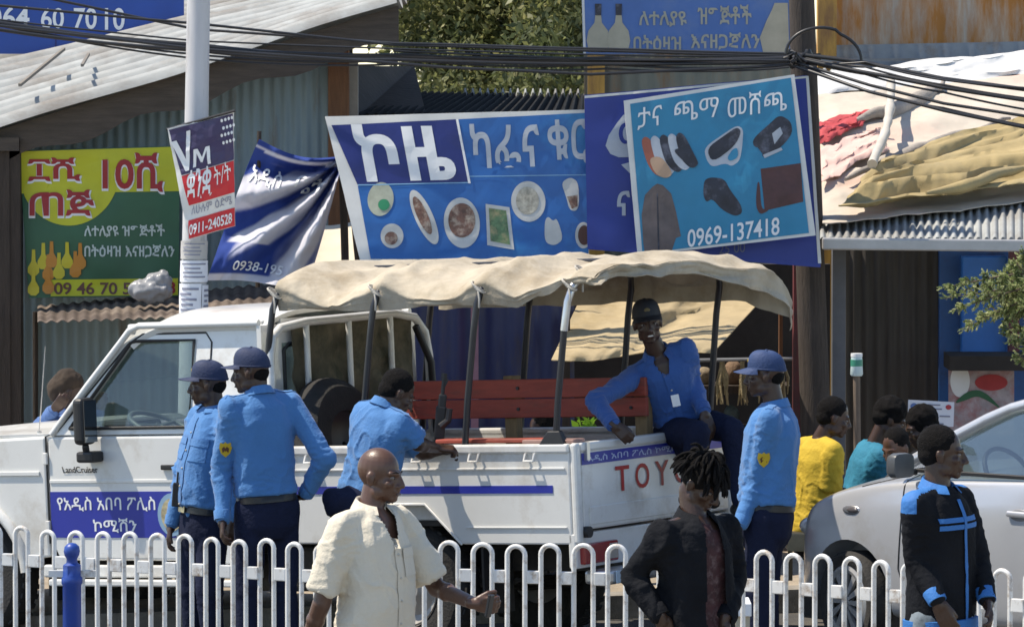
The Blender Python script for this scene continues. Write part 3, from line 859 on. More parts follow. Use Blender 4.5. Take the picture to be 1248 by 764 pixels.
# ---- two panel sign on the lamp post
t = thing("pole_sign", "navy and red cloth sign with white letters tied to the lamp post", "sign", W(250, 290, 32.8))
P = Panel([(204, 157, 32.82), (285, 136, 32.72), (284, 277, 32.78), (232, 291, 32.86)], warp=lambda u, v: 0.05 * math.sin(3 * u + 2 * v) * v + 0.02 * fbm((u * 2, v * 3, 2), 1.5))
P.base("cloth", M_frame, t, 18, 24, 0.003)
M_sred = sm("pole_sign_red", (0.55, 0.02, 0.03))
P.shape([(206, 158.5), (284, 138.5), (284.5, 195), (222.5, 213)], sm("pole_sign_navy", (0.045, 0.035, 0.10)), t, off=0.004, cut=10, name='navy_field')
P.shape([(222.8, 214), (284.5, 196), (284.5, 235), (231.5, 250)], M_sred, t, off=0.004, cut=10, name='red_field')
P.shape([(231.5, 268), (284, 254), (284, 276.5), (232.5, 290)], M_sred, t, off=0.004, cut=10, name='red_field')
P.shape([(209, 173), (216, 171), (231, 200), (231, 207), (228, 208)], M_white_ink, t, off=0.008, name='lettering')
P.shape([(227.5, 160), (232.5, 158.5), (232, 207), (228, 208)], M_white_ink, t, off=0.009, name='lettering')
for q in ([(237, 182), (241, 181), (240, 203), (236.5, 204)], [(238.5, 182), (242, 181), (247.5, 192), (246, 198)], [(251, 179), (254, 178), (247.5, 198), (245.5, 196)], [(252, 178.5), (256, 177.5), (258, 199), (254, 200)]):
    P.shape(q, M_white_ink, t, off=0.008, name='lettering')
for i in range(16):
    x = 271 + (i % 4) * 4 + (2 if (i // 4) % 2 else 0); y = 147 + (i // 4) * 9 - (i % 4) * 1.2
    P.shape(oval(x, y, 1.5, 2.2, 8), M_white_ink, t, off=0.008, name='dot')
P.text("ቋንቋ", 230, 208, 28, 34, M_white_ink, t, slope=-0.25, bold=0.015, off=0.008)
P.text("ት/ት", 261, 203, 20, 24, M_white_ink, t, slope=-0.4, bold=0.0, off=0.008)
P.text("ለሁሉም ዕድሜ", 235, 250, 46, 11, M_ink, t, slope=-0.25, off=0.008)
P.text("0911-240528", 233, 273, 48, 13, M_white_ink, t, slope=-0.27, bold=0.02, off=0.008)
mb = MB(); mb.tube([W(203, 158, 32.84), W(287, 135, 32.7)], 0.008, 8); mb.build("top_rod", M_black, t)
mb = MB()
pc = pb.lerp(pt, (720 - 150) / 780)
mb.tube([pc + V((math.cos(a), math.sin(a), 0)) * 0.082 for a in [2 * math.pi * i / 16 for i in range(16)]], 0.006, 6, closed=True); mb.build("tie", M_black, t)
# ---- torn blue and white cloth banner
def torn(u, v):
    """top edge slung between two stakes, swags of cloth falling from its corners"""
    sag = 18 * math.sin(math.pi * u) ** 1.0 * (1 - v) ** 2
    xl = 316 + (252 - 316) * v ** 0.9; xr = 417 + (372 - 417) * v ** 1.2
    x = xl + (xr - xl) * u
    y = (170 + (190 - 170) * u) * (1 - v) + (342 + (357 - 342) * u) * v + sag * 0.6 - 6 * math.sin(math.pi * u) * v
    r1 = math.hypot((u - 1.02) * 1.0, v * 1.1); a1 = math.atan2(v * 1.1, (1.02 - u))
    d = 34.0 - 0.25 * v
    d -= 0.17 * math.sin(a1 * 14 + 2 * r1) * min(1, r1 * 2.2) * max(0, 1 - r1 * 0.5)
    d -= 0.05 * math.sin((u * 0.6 - v) * 9 + 1) * v * 0.5
    d += 0.06 * fbm((u * 3, v * 3, 4), 1.3)
    return W(x, y, d)
t = thing("cloth_banner", "torn blue and white cloth banner slung from a stake beside the cafe sign", "banner", W(330, 350, 34.0))
def torn_mat():
    m = mat("torn_banner_cloth", (0.5, 0.5, 0.5), 0.95, var=0.06, trans=0.3, spec=0.1)
    nt = m.node_tree
    bs = nt.nodes["Principled BSDF"]
    at = _n(nt, "ShaderNodeAttribute"); at.attribute_name = "whiteness"
    src = bs.inputs['Base Color'].links[0].from_socket
    mx = _n(nt, "ShaderNodeMix", data_type='RGBA')
    mx.inputs['A'].default_value = (0.050, 0.090, 0.33, 1); mx.inputs['B'].default_value = (0.66, 0.66, 0.72, 1)
    nt.links.new(at.outputs['Fac'], mx.inputs['Factor'])
    for l in list(nt.links):
        if l.from_socket == src:
            nt.links.new(mx.outputs['Result'], l.to_socket)
    return m
mb = MB(); NU, NV = 60, 70
mb.sheet(torn, NU, NV, 0.003)
o = mb.build("cloth", torn_mat(), t, smooth=80)
# the dye: blue print with white hems and streaks that follow the folds
att = o.data.attributes.new("whiteness", 'FLOAT', 'POINT')
vals = []
for k in range(2):
    for j in range(NV + 1):
        for i in range(NU + 1):
            u, v = i / NU, j / NV
            n1 = noise.noise(V((u * 4, v * 4, 0.3)))
            r1 = math.hypot((u - 1.02), v * 1.1); a1 = math.atan2(v * 1.1, (1.02 - u))
            st_ = math.sin(a1 * 14 + 2 * r1 + 1.2 * n1)
            sm_ = lambda lo, hi, x: min(1, max(0, (x - lo) / (hi - lo)))
            w = sm_(0.0, 0.35, st_ * 0.8 + 0.62 - 0.9 * abs(r1 - 0.62) + 0.5 * n1 - (0.9 if v > 0.72 and u < 0.6 else 0)) * sm_(0.10, 0.18, v)
            w = max(w, sm_(0.0, 0.2, u - 0.66 + 0.25 * (v - 0.6) + 0.12 * n1) * sm_(0.35, 0.5, v) * sm_(-0.5, 0.2, noise.noise(V((u * 11, v * 2.5, 2)))))
            if 0.03 < v < 0.055 + 0.02 * u or v > 0.955: w = 1
            vals.append(w)
att.data.foreach_set('value', vals)
def torn_text(s, u0, v0, uw, vh, m, bold=0.0):
    pts, fs = text_mesh(s, bold)
    pp, fs = densify([(a, b) for a, b in pts], fs, 0.12)
    mb = MB()
    vs_ = []
    for a, b in pp:
        u, v = u0 + uw * a, v0 + vh * (1 - b)
        p = V(torn(u, v))
        vs_.append(p + V((0, -0.012, 0.004)))
    mb.add(vs_, fs); mb.build("lettering", m, t, fix=False)
torn_text("አዲስ", 0.06, 0.16, 0.34, 0.14, M_white_ink, 0.01)
torn_text("ቤት", 0.55, 0.14, 0.34, 0.16, M_white_ink, 0.01)
torn_text("0938-195", 0.22, 0.86, 0.50, 0.07, M_white_ink, 0.01)
mb = MB(); mb.tube([W(421, 330, 34.02), W(417, 184, 34.0)], 0.025, 8); mb.build("stake", M_darkwood, t)
mb = MB(); mb.tube([W(316, 160, 34.05), W(314, 350, 34.05)], 0.014, 8); mb.build("stake", M_darkwood, t)
# ---- cafe sign
t = thing("cafe_sign", "long blue cafe sign with white lettering and pictures of plates of food", "sign", W(575, 318, 33.6))
P = Panel([(396, 142, 33.7), (718, 134, 33.6), (718, 316, 33.5), (440, 322, 33.5)], warp=lambda u, v: 0.015 * fbm((u * 3, v * 2, 9), 1.3))
P.base("board", M_frame, t, 24, 10, 0.035)
P.shape([(404, 153), (558, 146), (572, 222), (436, 226)], M_navy, t, off=0.0065, cut=12, name='navy_field')
P.shape([(436, 227), (572, 223), (559, 146), (717, 138), (717, 315), (452, 316)], M_sblue2, t, off=0.004, cut=12, name='blue_field')
P.shape([(556, 146), (559, 146), (574, 224), (571, 224)], M_white_ink, t, off=0.0095, name='divider')
P.shape([(436, 225), (572, 222.5), (572, 223.6), (436, 226.4)], sm("pale_blue_line", (0.2, 0.4, 0.6)), t, off=0.0085, name='divider')
P.shape([(572, 215), (717, 213), (717, 214), (572, 216)], sm("pale_blue_line", (0.2, 0.4, 0.6)), t, off=0.007, name='divider')
P.text("ኮዜ", 434, 152, 118, 70, M_white_ink, t, bold=0.03, slope=-0.02, off=0.01, slant=-0.18)
M_gw = sm("grey_white_print", (0.42, 0.46, 0.52))
P.text("ካፌና", 574, 152, 84, 54, M_gw, t, bold=0.018, slope=-0.03, off=0.01, slant=-0.06)
P.text("ቁር", 668, 147, 48, 54, M_gw, t, bold=0.018, slope=-0.03, off=0.01, slant=-0.06)
M_plate = sm("plate_white", (0.52, 0.52, 0.50), var=0.1, vs_=15)
M_food = sm("food_brown", (0.16, 0.075, 0.05), var=0.5, vs_=25, stain=(0.45, 0.36, 0.28), stain_amt=0.4, ss=18)
M_salad = sm("food_green", (0.10, 0.18, 0.08), var=0.5, vs_=25, stain=(0.35, 0.30, 0.15), stain_amt=0.4, ss=18)
P.shape(oval(464, 243, 16, 21, rot=0.1), sm("plate_cream", (0.36, 0.38, 0.30), var=0.2, vs_=14), t, off=0.008)
P.shape(oval(468, 250, 7, 7), sm("leaf_green", (0.02, 0.22, 0.10)), t, off=0.011)
P.shape(oval(478, 288, 14, 15), M_plate, t, off=0.008); P.shape(oval(477, 291, 8, 8), M_food, t, off=0.011)
P.shape(oval(517, 265, 11, 36, rot=-0.42), M_plate, t, off=0.008); P.shape(oval(515, 263, 6.5, 25, rot=-0.42), M_food, t, off=0.011)
P.shape(oval(563, 272, 22, 31, rot=-0.1), M_plate, t, off=0.008); P.shape(oval(563, 269, 16.5, 21), M_food, t, off=0.011)
P.shape([(592, 249), (621, 253), (627, 305), (594, 299)], M_plate, t, off=0.008); P.shape([(596, 254), (617, 257), (622, 299), (598, 294)], M_salad, t, off=0.011)
P.shape(oval(644, 246, 21, 25, rot=-0.1), M_plate, t, off=0.008); P.shape(oval(643, 245, 14, 17), sm("food_pale", (0.36, 0.34, 0.28), var=0.5, vs_=25), t, off=0.011)
P.shape([(684, 223), (695, 216), (705, 222), (706, 250), (702, 258), (694, 256), (690, 240)], M_plate, t, off=0.008)
P.shape([(691, 240), (704, 238), (704, 252), (697, 255)], M_food, t, off=0.011)
P.shape([(664, 270), (668, 264), (674, 270), (679, 266), (687, 292), (676, 300), (664, 296)], M_plate, t, off=0.008)
P.shape(oval(711, 287, 10, 16), M_plate, t, off=0.008); P.shape(oval(712, 287, 7.5, 12), sm("coffee_brown", (0.09, 0.03, 0.02)), t, off=0.011)
mb = MB(); mb.tube([W(424, 196, 33.8), W(437, 330, 33.8)], 0.018, 8); mb.build("prop", M_darkwood, t)
for px in (470, 690):
    mb = MB(); mb.bar(W(px, 316, 33.61), W(px, 700, 33.7), 0.05); mb.build("leg", M_darkwood, t)
# ---- dark blue banner behind the shoe sign
t = thing("blue_banner", "dark blue banner with cut off white lettering behind the shoe sign", "banner", W(850, 318, 33.45))
P = Panel([(712, 116, 33.5), (984, 92, 33.5), (1000, 322, 33.4), (716, 300, 33.4)], warp=lambda u, v: 0.02 * fbm((u * 3, v * 2, 5), 1.3))
P.base("sheet", M_royal, t, 24, 16, 0.006)
P.shape([(712.5, 117), (984, 93), (984, 95.5), (712.5, 120)], M_frame, t, off=0.005, cut=12, name='hem')
P.shape([(982, 93), (985.5, 93), (1001, 321), (997, 321)], M_frame, t, off=0.005, cut=12, name='hem')
P.shape([(760, 140), (752, 150), (742, 165), (738, 178), (744, 188), (754, 192), (766, 192), (766, 140)], M_gw, t, off=0.006, name='logo')
P.shape(oval(762, 163, 8, 13), M_royal, t, off=0.009, name='logo'); P.shape(oval(764, 163, 5, 9), M_gw, t, off=0.011, name='logo')
P.shape([(757, 201), (768, 198), (768, 212)], M_gw, t, off=0.006, name='logo')
P.text("ና", 752, 233, 16, 30, M_gw, t, bold=0.02, off=0.007)
P.text("25 00", 876, 298, 32, 12, sm("faded_print", (0.10, 0.12, 0.2)), t, slope=-0.08, off=0.007)
P.shape([(716, 299), (1000, 321), (1000, 326), (716, 304)], M_royal, t, off=0.004, name='hem')
# ---- shoe shop sign
t = thing("shoe_sign", "turquoise shoe shop sign with pictures of shoes, a coat and a bag", "sign", W(890, 300, 33.2))
P = Panel([(760, 123, 33.25), (968, 91, 33.2), (994, 287, 33.15), (777, 312, 33.2)], warp=lambda u, v: 0.012 * fbm((u * 3, v * 2, 1), 1.3))
P.base("board", M_frame, t, 16, 12, 0.03)
P.shape([(768, 127), (964, 95), (986, 284), (783, 309)], M_teal, t, off=0.004, cut=12, name='turquoise_field')
kw = dict(slope=-0.13, bold=0.0, off=0.009)
P.text("ታና", 777, 132, 30, 27, M_white_ink, t, **kw)
P.text("ጫማ", 822, 125, 54, 24, M_white_ink, t, **kw)
P.text("መሸጫ", 887, 116, 72, 28, M_white_ink, t, **kw)
P.text("0969-137418", 838, 280, 112, 22, M_white_ink, t, slope=-0.14, bold=0.012, off=0.009)
M_sole = sm("shoe_tan", (0.46, 0.30, 0.20)); M_shoe = sm("shoe_black", (0.018, 0.02, 0.035), var=0.4, vs_=12, stain=(0.12, 0.13, 0.18), stain_amt=0.3, ss=9)
M_rusty = sm("slipper_red", (0.36, 0.10, 0.06)); M_coat = sm("coat_grey_brown", (0.11, 0.085, 0.085), var=0.3, vs_=7)
M_bag = sm("bag_maroon", (0.075, 0.025, 0.028), var=0.35, vs_=8)
# slippers in a row
for i, (x, m1) in enumerate([(0, M_rusty), (11, M_gw), (22, M_shoe), (32, M_gw), (42, M_shoe)]):
    P.shape([(781 + x, 172 - x * .12), (786 + x, 166 - x * .12), (793 + x, 170 - x * .1), (806 + x, 196 - x * .1), (814 + x * .9, 208 - x * .2), (808 + x * .9, 217 - x * .28), (797 + x, 212 - x * .2), (788 + x, 198 - x * .1)], m1, t, off=0.006 + i * 0.0012)
P.shape([(790, 193), (806, 190), (821, 212), (812, 218), (799, 213)], M_sole, t, off=0.0125)
P.shape([(820, 183), (832, 180), (849, 197), (843, 203), (832, 196)], M_shoe, t, off=0.0135)
# loafer
P.shape([(858, 180), (884, 162), (898, 153), (906, 157), (905, 176), (902, 196), (892, 203), (884, 199), (868, 204), (861, 195)], M_gw, t, off=0.006)
P.shape([(861, 181), (885, 164), (898, 155), (904, 160), (896, 178), (868, 199)], M_shoe, t, off=0.009)
P.shape([(893, 182), (899, 180), (900, 192), (890, 197), (886, 193)], M_teal, t, off=0.0105)
# trainers
P.shape([(917, 170), (937, 152), (950, 140), (964, 148), (966, 162), (956, 176), (938, 190), (928, 192), (932, 180), (919, 180)], M_shoe, t, off=0.006)
P.shape([(941, 163), (951, 155), (954, 163), (944, 176)], M_gw, t, off=0.009)
P.shape([(930, 189), (952, 180), (954, 183), (932, 193)], M_gw, t, off=0.009)
# ankle boot
P.shape([(858, 220), (866, 216), (883, 218), (890, 232), (903, 249), (905, 260), (896, 264), (880, 256), (868, 242), (861, 247), (857, 238)], M_shoe, t, off=0.006)
# bag
P.shape([(927, 206), (976, 199), (979, 246), (932, 257)], M_bag, t, off=0.006)
P.shape([(923, 222), (926, 222), (928, 256), (936, 253), (937, 257), (926, 262), (921, 250)], M_bag, t, off=0.007)
# coat
P.shape([(795, 228), (801, 224), (808, 226), (818, 236), (824, 258), (830, 288), (824, 290), (817, 268), (819, 305), (786, 309), (788, 270), (784, 296), (782, 262), (786, 238)], M_coat, t, off=0.006, name='painted_coat')
P.shape([(800.5, 236), (802, 236), (804, 306), (802, 306)], M_shoe, t, off=0.009)
# ---- flask sign above
t = thing("flask_sign", "weathered blue sign with two painted flasks above the cables", "sign", W(830, 68, 36.0))
P = Panel([(708, -40, 36.0), (968, -40, 36.0), (968, 66, 36.0), (711, 66, 36.0)])
P.base("board", sm("weathered_blue", (0.060, 0.155, 0.42), stain=(0.13, 0.20, 0.36), stain_amt=0.4, ss=1.5), t, t=0.03)
P.shape([(708, -40), (711, -40), (714, 66), (711, 66)], M_frame, t, name='edge')
M_flask = sm("flask_beige", (0.40, 0.37, 0.28), var=0.15, vs_=6)
for x in (729, 754):
    P.shape([(x - 3.5, 18), (x + 3.5, 18), (x + 4.5, 28), (x + 12, 38), (x + 14, 50), (x + 11, 64), (x - 11, 64), (x - 14, 50), (x - 12, 38), (x - 4.5, 28)], M_flask, t, off=0.005 if x == 729 else 0.007, name='painted_flask')
    P.shape([(x - 4, 5), (x + 4, 5), (x + 3.6, 19), (x - 3.6, 19)], M_shoe, t, off=0.009, name='painted_cork')
P.shape([(930, 64), (926, 46), (934, 26), (940, 14), (944, 4), (960, 4), (962, 64)], M_flask, t, off=0.005, name='painted_flask')
P.text("ለተለያዩ", 779, 14, 58, 19, M_dull_ink, t, bold=0.02); P.text("ዝግጅቶች", 850, 6, 66, 24, M_dull_ink, t, bold=0.02)
P.text("በትዕዛዝ", 772, 43, 58, 19, M_dull_ink, t, bold=0.02); P.text("እናዘጋጃለን", 842, 40, 84, 21, M_dull_ink, t, bold=0.02)
fr = thing("sign_frame", "rust stained tin wall panel below the flask sign", "wall", W(830, 120, 36.1))
corrugated("sheet", [W(712, 66, 36.15), W(968, 66, 36.15), W(968, 330, 36.15), W(712, 330, 36.15)], 14, 0.008, mat("pale_tin", (0.20, 0.21, 0.17), 0.6, 0.1, var=0.15, stain=(0.24, 0.12, 0.04), stain_amt=0.3, stretch=(2, 1, .4)), fr)
mb = MB(); mb.box(W(716, 330, 36.08), W(737, 68, 36.0)); mb.build("post", M_yellowpost, fr)
# ================================================================== white pickup truck
M_wpaint = mat("white_car_paint", (0.70, 0.70, 0.675), 0.32, var=0.05, vs_=2, coat=0.5, stain=(0.50, 0.46, 0.40), stain_amt=0.30, ss=2.2)
M_rubber = mat("tyre_rubber", (0.022, 0.021, 0.02), 0.85, var=0.3, vs_=10, bump=0.3, bs=60)
M_trim = mat("black_trim", (0.016, 0.016, 0.017), 0.5, var=0.2)
M_under = mat("chassis_black", (0.028, 0.025, 0.022), 0.8, var=0.4, vs_=6, stain=(0.07, 0.055, 0.04), stain_amt=0.3)
M_steel = mat("bright_steel_tube", (0.55, 0.55, 0.56), 0.28, 0.8, var=0.08)
M_darktube = mat("black_hoop_paint", (0.02, 0.02, 0.024), 0.35, var=0.2)
M_seat = mat("seat_vinyl", (0.05, 0.05, 0.055), 0.6, var=0.2)
M_redwood = mat("red_bench_paint", (0.29, 0.050, 0.030), 0.65, var=0.22, vs_=5, bump=0.15, bs=30, stretch=(0.8, 4, 4), stain=(0.16, 0.05, 0.035), stain_amt=0.3, ss=4)
M_plank = mat("bare_post_wood", (0.20, 0.13, 0.06), 0.75, var=0.25, vs_=8, bump=0.3, stretch=(5, 5, 0.7))
M_canvas = mat("cream_canvas", (0.43, 0.375, 0.29), 0.9, var=0.14, vs_=4, bump=0.3, bs=25, stain=(0.30, 0.245, 0.17), stain_amt=0.42, ss=2.6)
M_khaki = mat("khaki_cloth", (0.13, 0.11, 0.07), 0.9, var=0.35, vs_=5, bump=0.4, bs=20, stain=(0.06, 0.06, 0.035), stain_amt=0.5, ss=6)
M_stripe = mat("police_blue", (0.018, 0.03, 0.30), 0.4, var=0.06)
M_lamp_red = mat("tail_lamp_red", (0.28, 0.015, 0.015), 0.2, var=0.15, coat=0.6)
M_glass = glass("window_glass", (0.90, 0.93, 0.93), 0.9)
TM = Matrix.Translation(V((0.365, 29.3, 0.0))) @ Matrix.Rotation(math.atan2(0.545, -0.839), 4, 'Z') @ Matrix.Rotation(0.05, 4, 'Y')
truck = thing("pickup_truck", "white police pickup truck with a canvas covered bed and red bench", "pickup truck", mtx=TM)
def tw(u, v, z):
    return TM @ V((u, -v, z))
def L(u, v, z): return (u, -v, z)
class TB(MB):
    def __init__(s): super().__init__(fn=lambda u, v, z: (u, -v, z))
def tpart(mb, name, m, parent=None, **k):
    return mb.build(name, m, parent or truck, local=True, **k)
W_ = 1.69
# ---- lower body of the cab, doors, wings
def side_panel(poly, v0, v1):
    mb = TB(); mb.prism([(u, v0, z) for u, z in poly], (0, v1 - v0, 0)); return mb
arc_f = [(4.32 + 0.47 * math.cos(a), 0.50 + 0.46 * math.sin(a)) for a in [math.pi * (1 - i / 14) for i in range(15)]][::-1]
door_poly = [(2.48, 0.60), (3.58, 0.60), (3.64, 0.72), (3.64, 1.33), (2.48, 1.33)]
for v0, v1 in ((0.0, 0.05), (W_ - 0.05, W_)):
    s = 1 if v0 == 0 else -1
    d = tpart(side_panel(door_poly, v0, v1), "door", M_wpaint, bevel=0.018, seg=3)
    if s == 1:
        door = d
    tpart(side_panel([(2.13, 0.58), (2.468, 0.58), (2.468, 1.33), (2.13, 1.33)], v0, v1), "rear_quarter", M_wpaint, bevel=0.012)
    # front wing: flares a little over the wheel
    wing = [(3.655, 0.62)] + [(3.83, 0.60)] + arc_f[::-1] + [(4.90, 0.60), (5.02, 0.72), (5.02, 1.20), (4.95, 1.28), (3.655, 1.33)]
    tpart(side_panel(wing, v0, v1), "wing", M_wpaint, bevel=0.014)
    mb = TB()
    pts = [(4.32 + 0.49 * math.cos(a), v0 + (-0.01 if s == 1 else 0.06), 0.50 + 0.48 * math.sin(a)) for a in [math.pi * (0.02 + 0.96 * i / 20) for i in range(21)]]
    mb.tube(pts, 0.032, 8); tpart(mb, "wheel_flare", M_wpaint, smooth=50)
    mb = TB(); mb.box((2.13, v0 - (0.012 if s == 1 else -0.012), 0.50), (3.70, v1 - (0.012 if s == 1 else -0.012), 0.575)); tpart(mb, "sill", M_wpaint, bevel=0.012)
    mb = TB(); y = v0 - 0.07 if s == 1 else v1 + 0.02
    mb.box((2.25, y, 0.455), (3.62, y + 0.05, 0.495)); tpart(mb, "side_step", M_wpaint, bevel=0.01)
    # upper side frame, leaning in towards the roof
    lean = lambda z: (0.11 * (z - 1.33) / 0.62) * s
    outer = [(2.13, 1.335), (3.60, 1.335), (3.50, 1.45), (3.10, 1.88), (3.04, 1.945), (2.98, 1.96), (2.13, 1.975)]
    inner = [(2.60, 1.375), (3.47, 1.375), (3.39, 1.47), (3.12, 1.79), (3.06, 1.865), (3.02, 1.875), (2.60, 1.875)]
    mb = TB()
    n = len(outer)
    vv = []
    for th in (0.0, 0.04):
        for p in outer + inner:
            vv.append((p[0], (v0 if s == 1 else v1) + lean(p[1]) + th * s, p[1]))
    fs = []
    for i in range(n):
        j = (i + 1) % n
        fs.append((i, j, n + j, n + i))
        fs.append((2 * n + i, 3 * n + i, 3 * n + j, 2 * n + j))
        fs.append((i, 2 * n + i, 2 * n + j, j))
        fs.append((n + i, n + j, 3 * n + j, 3 * n + i))
    mb.add(vv, fs); tpart(mb, "window_surround", M_wpaint, bevel=0.006)
    # rubber seal, seam of the door and the pane
    mb = TB()
    vb = v0 if s == 1 else v1
    mb.tube([(p[0], vb + lean(p[1]) + 0.006 * -s, p[1]) for p in inner], 0.011, 6, closed=True); tpart(mb, "window_seal", M_trim, smooth=50)
    mb = TB()
    mb.tube([(p[0], vb + lean(max(p[1], 1.33)) - 0.0005 * s, p[1]) for p in [(2.475, 0.60), (2.475, 1.33), (2.475, 1.86), (2.52, 1.915), (2.98, 1.915), (3.08, 1.86), (3.56, 1.36), (3.648, 1.33), (3.648, 0.70)]], 0.006, 6)
    tpart(mb, "door_seam", M_trim, smooth=50)
    mb = TB()
    mb.prism([(p[0], vb + lean(p[1]) + 0.022 * s, p[1]) for p in inner], (0, 0.004 * s, 0)); tpart(mb, "side_window", M_glass)
# door furniture on the near side
mb = TB(); mb.box((2.60, -0.022, 1.13), (2.80, -0.001, 1.16)); tpart(mb, "handle", M_trim, door, bevel=0.006)
mb = TB(); mb.box((2.50, -0.006, 1.055), (3.63, 0.0005, 1.075)); tpart(mb, "crease", M_wpaint, door, bevel=0.003)
mb = TB(); mb.box((3.70, -0.012, 1.10), (4.30, -0.0005, 1.125)); tpart(mb, "crease", M_wpaint, bevel=0.003)
def tdecal(corners, name, m, parent, off=0.002):
    """flat rectangle on the near side: (u0, z0) - (u1, z1)"""
    (u0, z0), (u1, z1) = corners
    mb = TB(); mb.box((u0, -off - 0.0015, z0), (u1, -off + 0.0016, z1))
    return tpart(mb, name, m, parent)
def ttext(s, u_left, z_bot, w, h, m, parent, off=0.006, bold=0.0, slant=0.0, name="lettering"):
    pts, fs = text_mesh(s, bold)
    mb = TB(); mb.add([(u_left - a * w - slant * (b - 0.5) * h, -off, z_bot + b * h) for a, b in pts], fs)
    return mb.build(name, m, parent, local=True, fix=False)
tdecal([(2.72, 0.735), (3.63, 1.005)], "police_panel", M_stripe, door)
ttext("የአዲስ አበባ ፖሊስ", 3.58, 0.89, 0.72, 0.085, M_white_ink, door, bold=0.012)
ttext("ኮሚሽን", 3.32, 0.765, 0.32, 0.085, M_white_ink, door, bold=0.012)
ttext("LandCruiser", 3.53, 1.115, 0.26, 0.038, M_trim, door, off=0.004, bold=0.02, slant=-0.3)
for z in (0.80, 1.20):
    mb = TB(); mb.box((3.635, -0.018, z - 0.035), (3.665, 0.0, z + 0.035)); tpart(mb, "hinge", M_wpaint, door, bevel=0.005)
mb = TB(); mb.box((2.21, -0.006, 0.98), (2.39, 0.0, 1.16)); tpart(mb, "fuel_flap", M_wpaint, bevel=0.012)
mb = TB(); mb.box((4.60, -0.02, 1.02), (4.70, 0.0, 1.07)); tpart(mb, "side_indicator", mat("amber_lens", (0.5, 0.2, 0.02), 0.2), bevel=0.006)
# crest at the end of the panel
mb = TB(); mb.prism([(2.74 + 0.105 * math.cos(a), -0.0065, 0.87 + 0.125 * math.sin(a)) for a in [2 * math.pi * i / 24 for i in range(24)]], (0, 0.002, 0)); tpart(mb, "crest", mat("crest_pale_blue", (0.22, 0.36, 0.50), 0.5), door)
mb = TB(); mb.prism([(2.74 + 0.078 * math.cos(a), -0.0095, 0.87 + 0.095 * math.sin(a)) for a in [2 * math.pi * i / 24 for i in range(24)]], (0, 0.002, 0)); tpart(mb, "crest", mat("crest_ochre", (0.42, 0.36, 0.22), 0.5, var=0.4, vs_=30), door)
# ---- roof: a shallow crowned shell with rounded edges
def roof(a, b):
    u = 2.10 + (3.06 - 2.10) * a
    t = 2 * b - 1
    z = 2.055 - 0.09 * abs(t) ** 5 - 0.015 * t * t - 0.10 * max(0, (a - 0.72) / 0.28) ** 2 - 0.02 * max(0, (0.12 - a) / 0.12) ** 2
    v = W_ / 2 + t * (W_ / 2 - 0.085)
    return (u, v, z)
mb = TB()
mb.sheet(lambda a, b: V(roof(a, b)), 24, 24, -0.03)
tpart(mb, "roof", M_wpaint, smooth=60)
mb = TB()
for s_ in (0.072, W_ - 0.072):
    mb.tube([(2.12, s_, 1.965), (2.98, s_, 1.965), (3.05, s_, 1.94), (3.12, s_, 1.87), (3.35, s_ + (-.04 if s_ < 1 else .04), 1.62), (3.60, s_ + (-.075 if s_ < 1 else .075), 1.34)], 0.020, 8)
tpart(mb, "drip_rail", M_wpaint, smooth=50)
# windscreen and its top rail
mb = TB(); mb.hexa([(3.57, 0.06, 1.36), (3.57, W_ - 0.06, 1.36), (3.08, W_ - 0.15, 1.93), (3.08, 0.15, 1.93), (3.575, 0.06, 1.365), (3.575, W_ - 0.06, 1.365), (3.085, W_ - 0.15, 1.935), (3.085, 0.15, 1.935)])
tpart(mb, "windscreen", glass("screen_glass", (0.70, 0.78, 0.76), 1.3))
mb = TB(); mb.box((3.03, 0.1, 1.915), (3.09, W_ - 0.1, 1.975)); tpart(mb, "header_rail", M_wpaint, bevel=0.012)
# back wall of the cab with its window
mb = TB()
mb.box((2.10, 0.05, 0.75), (2.13, W_ - 0.05, 1.40)); mb.box((2.10, 0.06, 1.40), (2.13, 0.26, 1.95)); mb.box((2.10, W_ - 0.26, 1.40), (2.13, W_ - 0.06, 1.95)); mb.box((2.10, 0.26, 1.84), (2.13, W_ - 0.26, 1.98))
tpart(mb, "cab_back", M_wpaint)
mb = TB(); mb.box((2.112, 0.26, 1.40), (2.118, W_ - 0.26, 1.84)); tpart(mb, "rear_window", M_glass)
mb = TB(); mb.tube([(2.095, a, b) for a, b in [(0.27, 1.42), (0.27, 1.80), (0.32, 1.83), (W_ - 0.32, 1.83), (W_ - 0.27, 1.80), (W_ - 0.27, 1.42)]], 0.014, 6, closed=True); tpart(mb, "rear_window_seal", M_trim)
# bonnet
def bonnet(a, b):
    u = 3.60 + 1.42 * a; t = 2 * b - 1
    z = 1.375 - 0.03 * abs(t) ** 4 - 0.10 * a ** 3 + (0.02 if abs(t) < 0.55 else 0) - 0.015 * a
    return (u, W_ / 2 + t * (W_ / 2 - 0.015), z)
mb = TB(); mb.sheet(lambda a, b: V(bonnet(a, b)), 20, 24, -0.05); tpart(mb, "bonnet", M_wpaint, smooth=50)
mb = TB(); mb.box((5.0, 0.1, 0.62), (5.06, W_ - 0.1, 1.24)); tpart(mb, "grille", M_trim, bevel=0.02)
mb = TB(); mb.box((5.05, -0.02, 0.50), (5.20, W_ + 0.02, 0.70)); tpart(mb, "front_bumper", M_wpaint, bevel=0.03)
for v in (0.22, W_ - 0.22):
    mb = TB(); mb.tube([(5.02, v, 0.98), (5.08, v, 0.98)], 0.10, 20); tpart(mb, "headlight", M_steel, smooth=40)
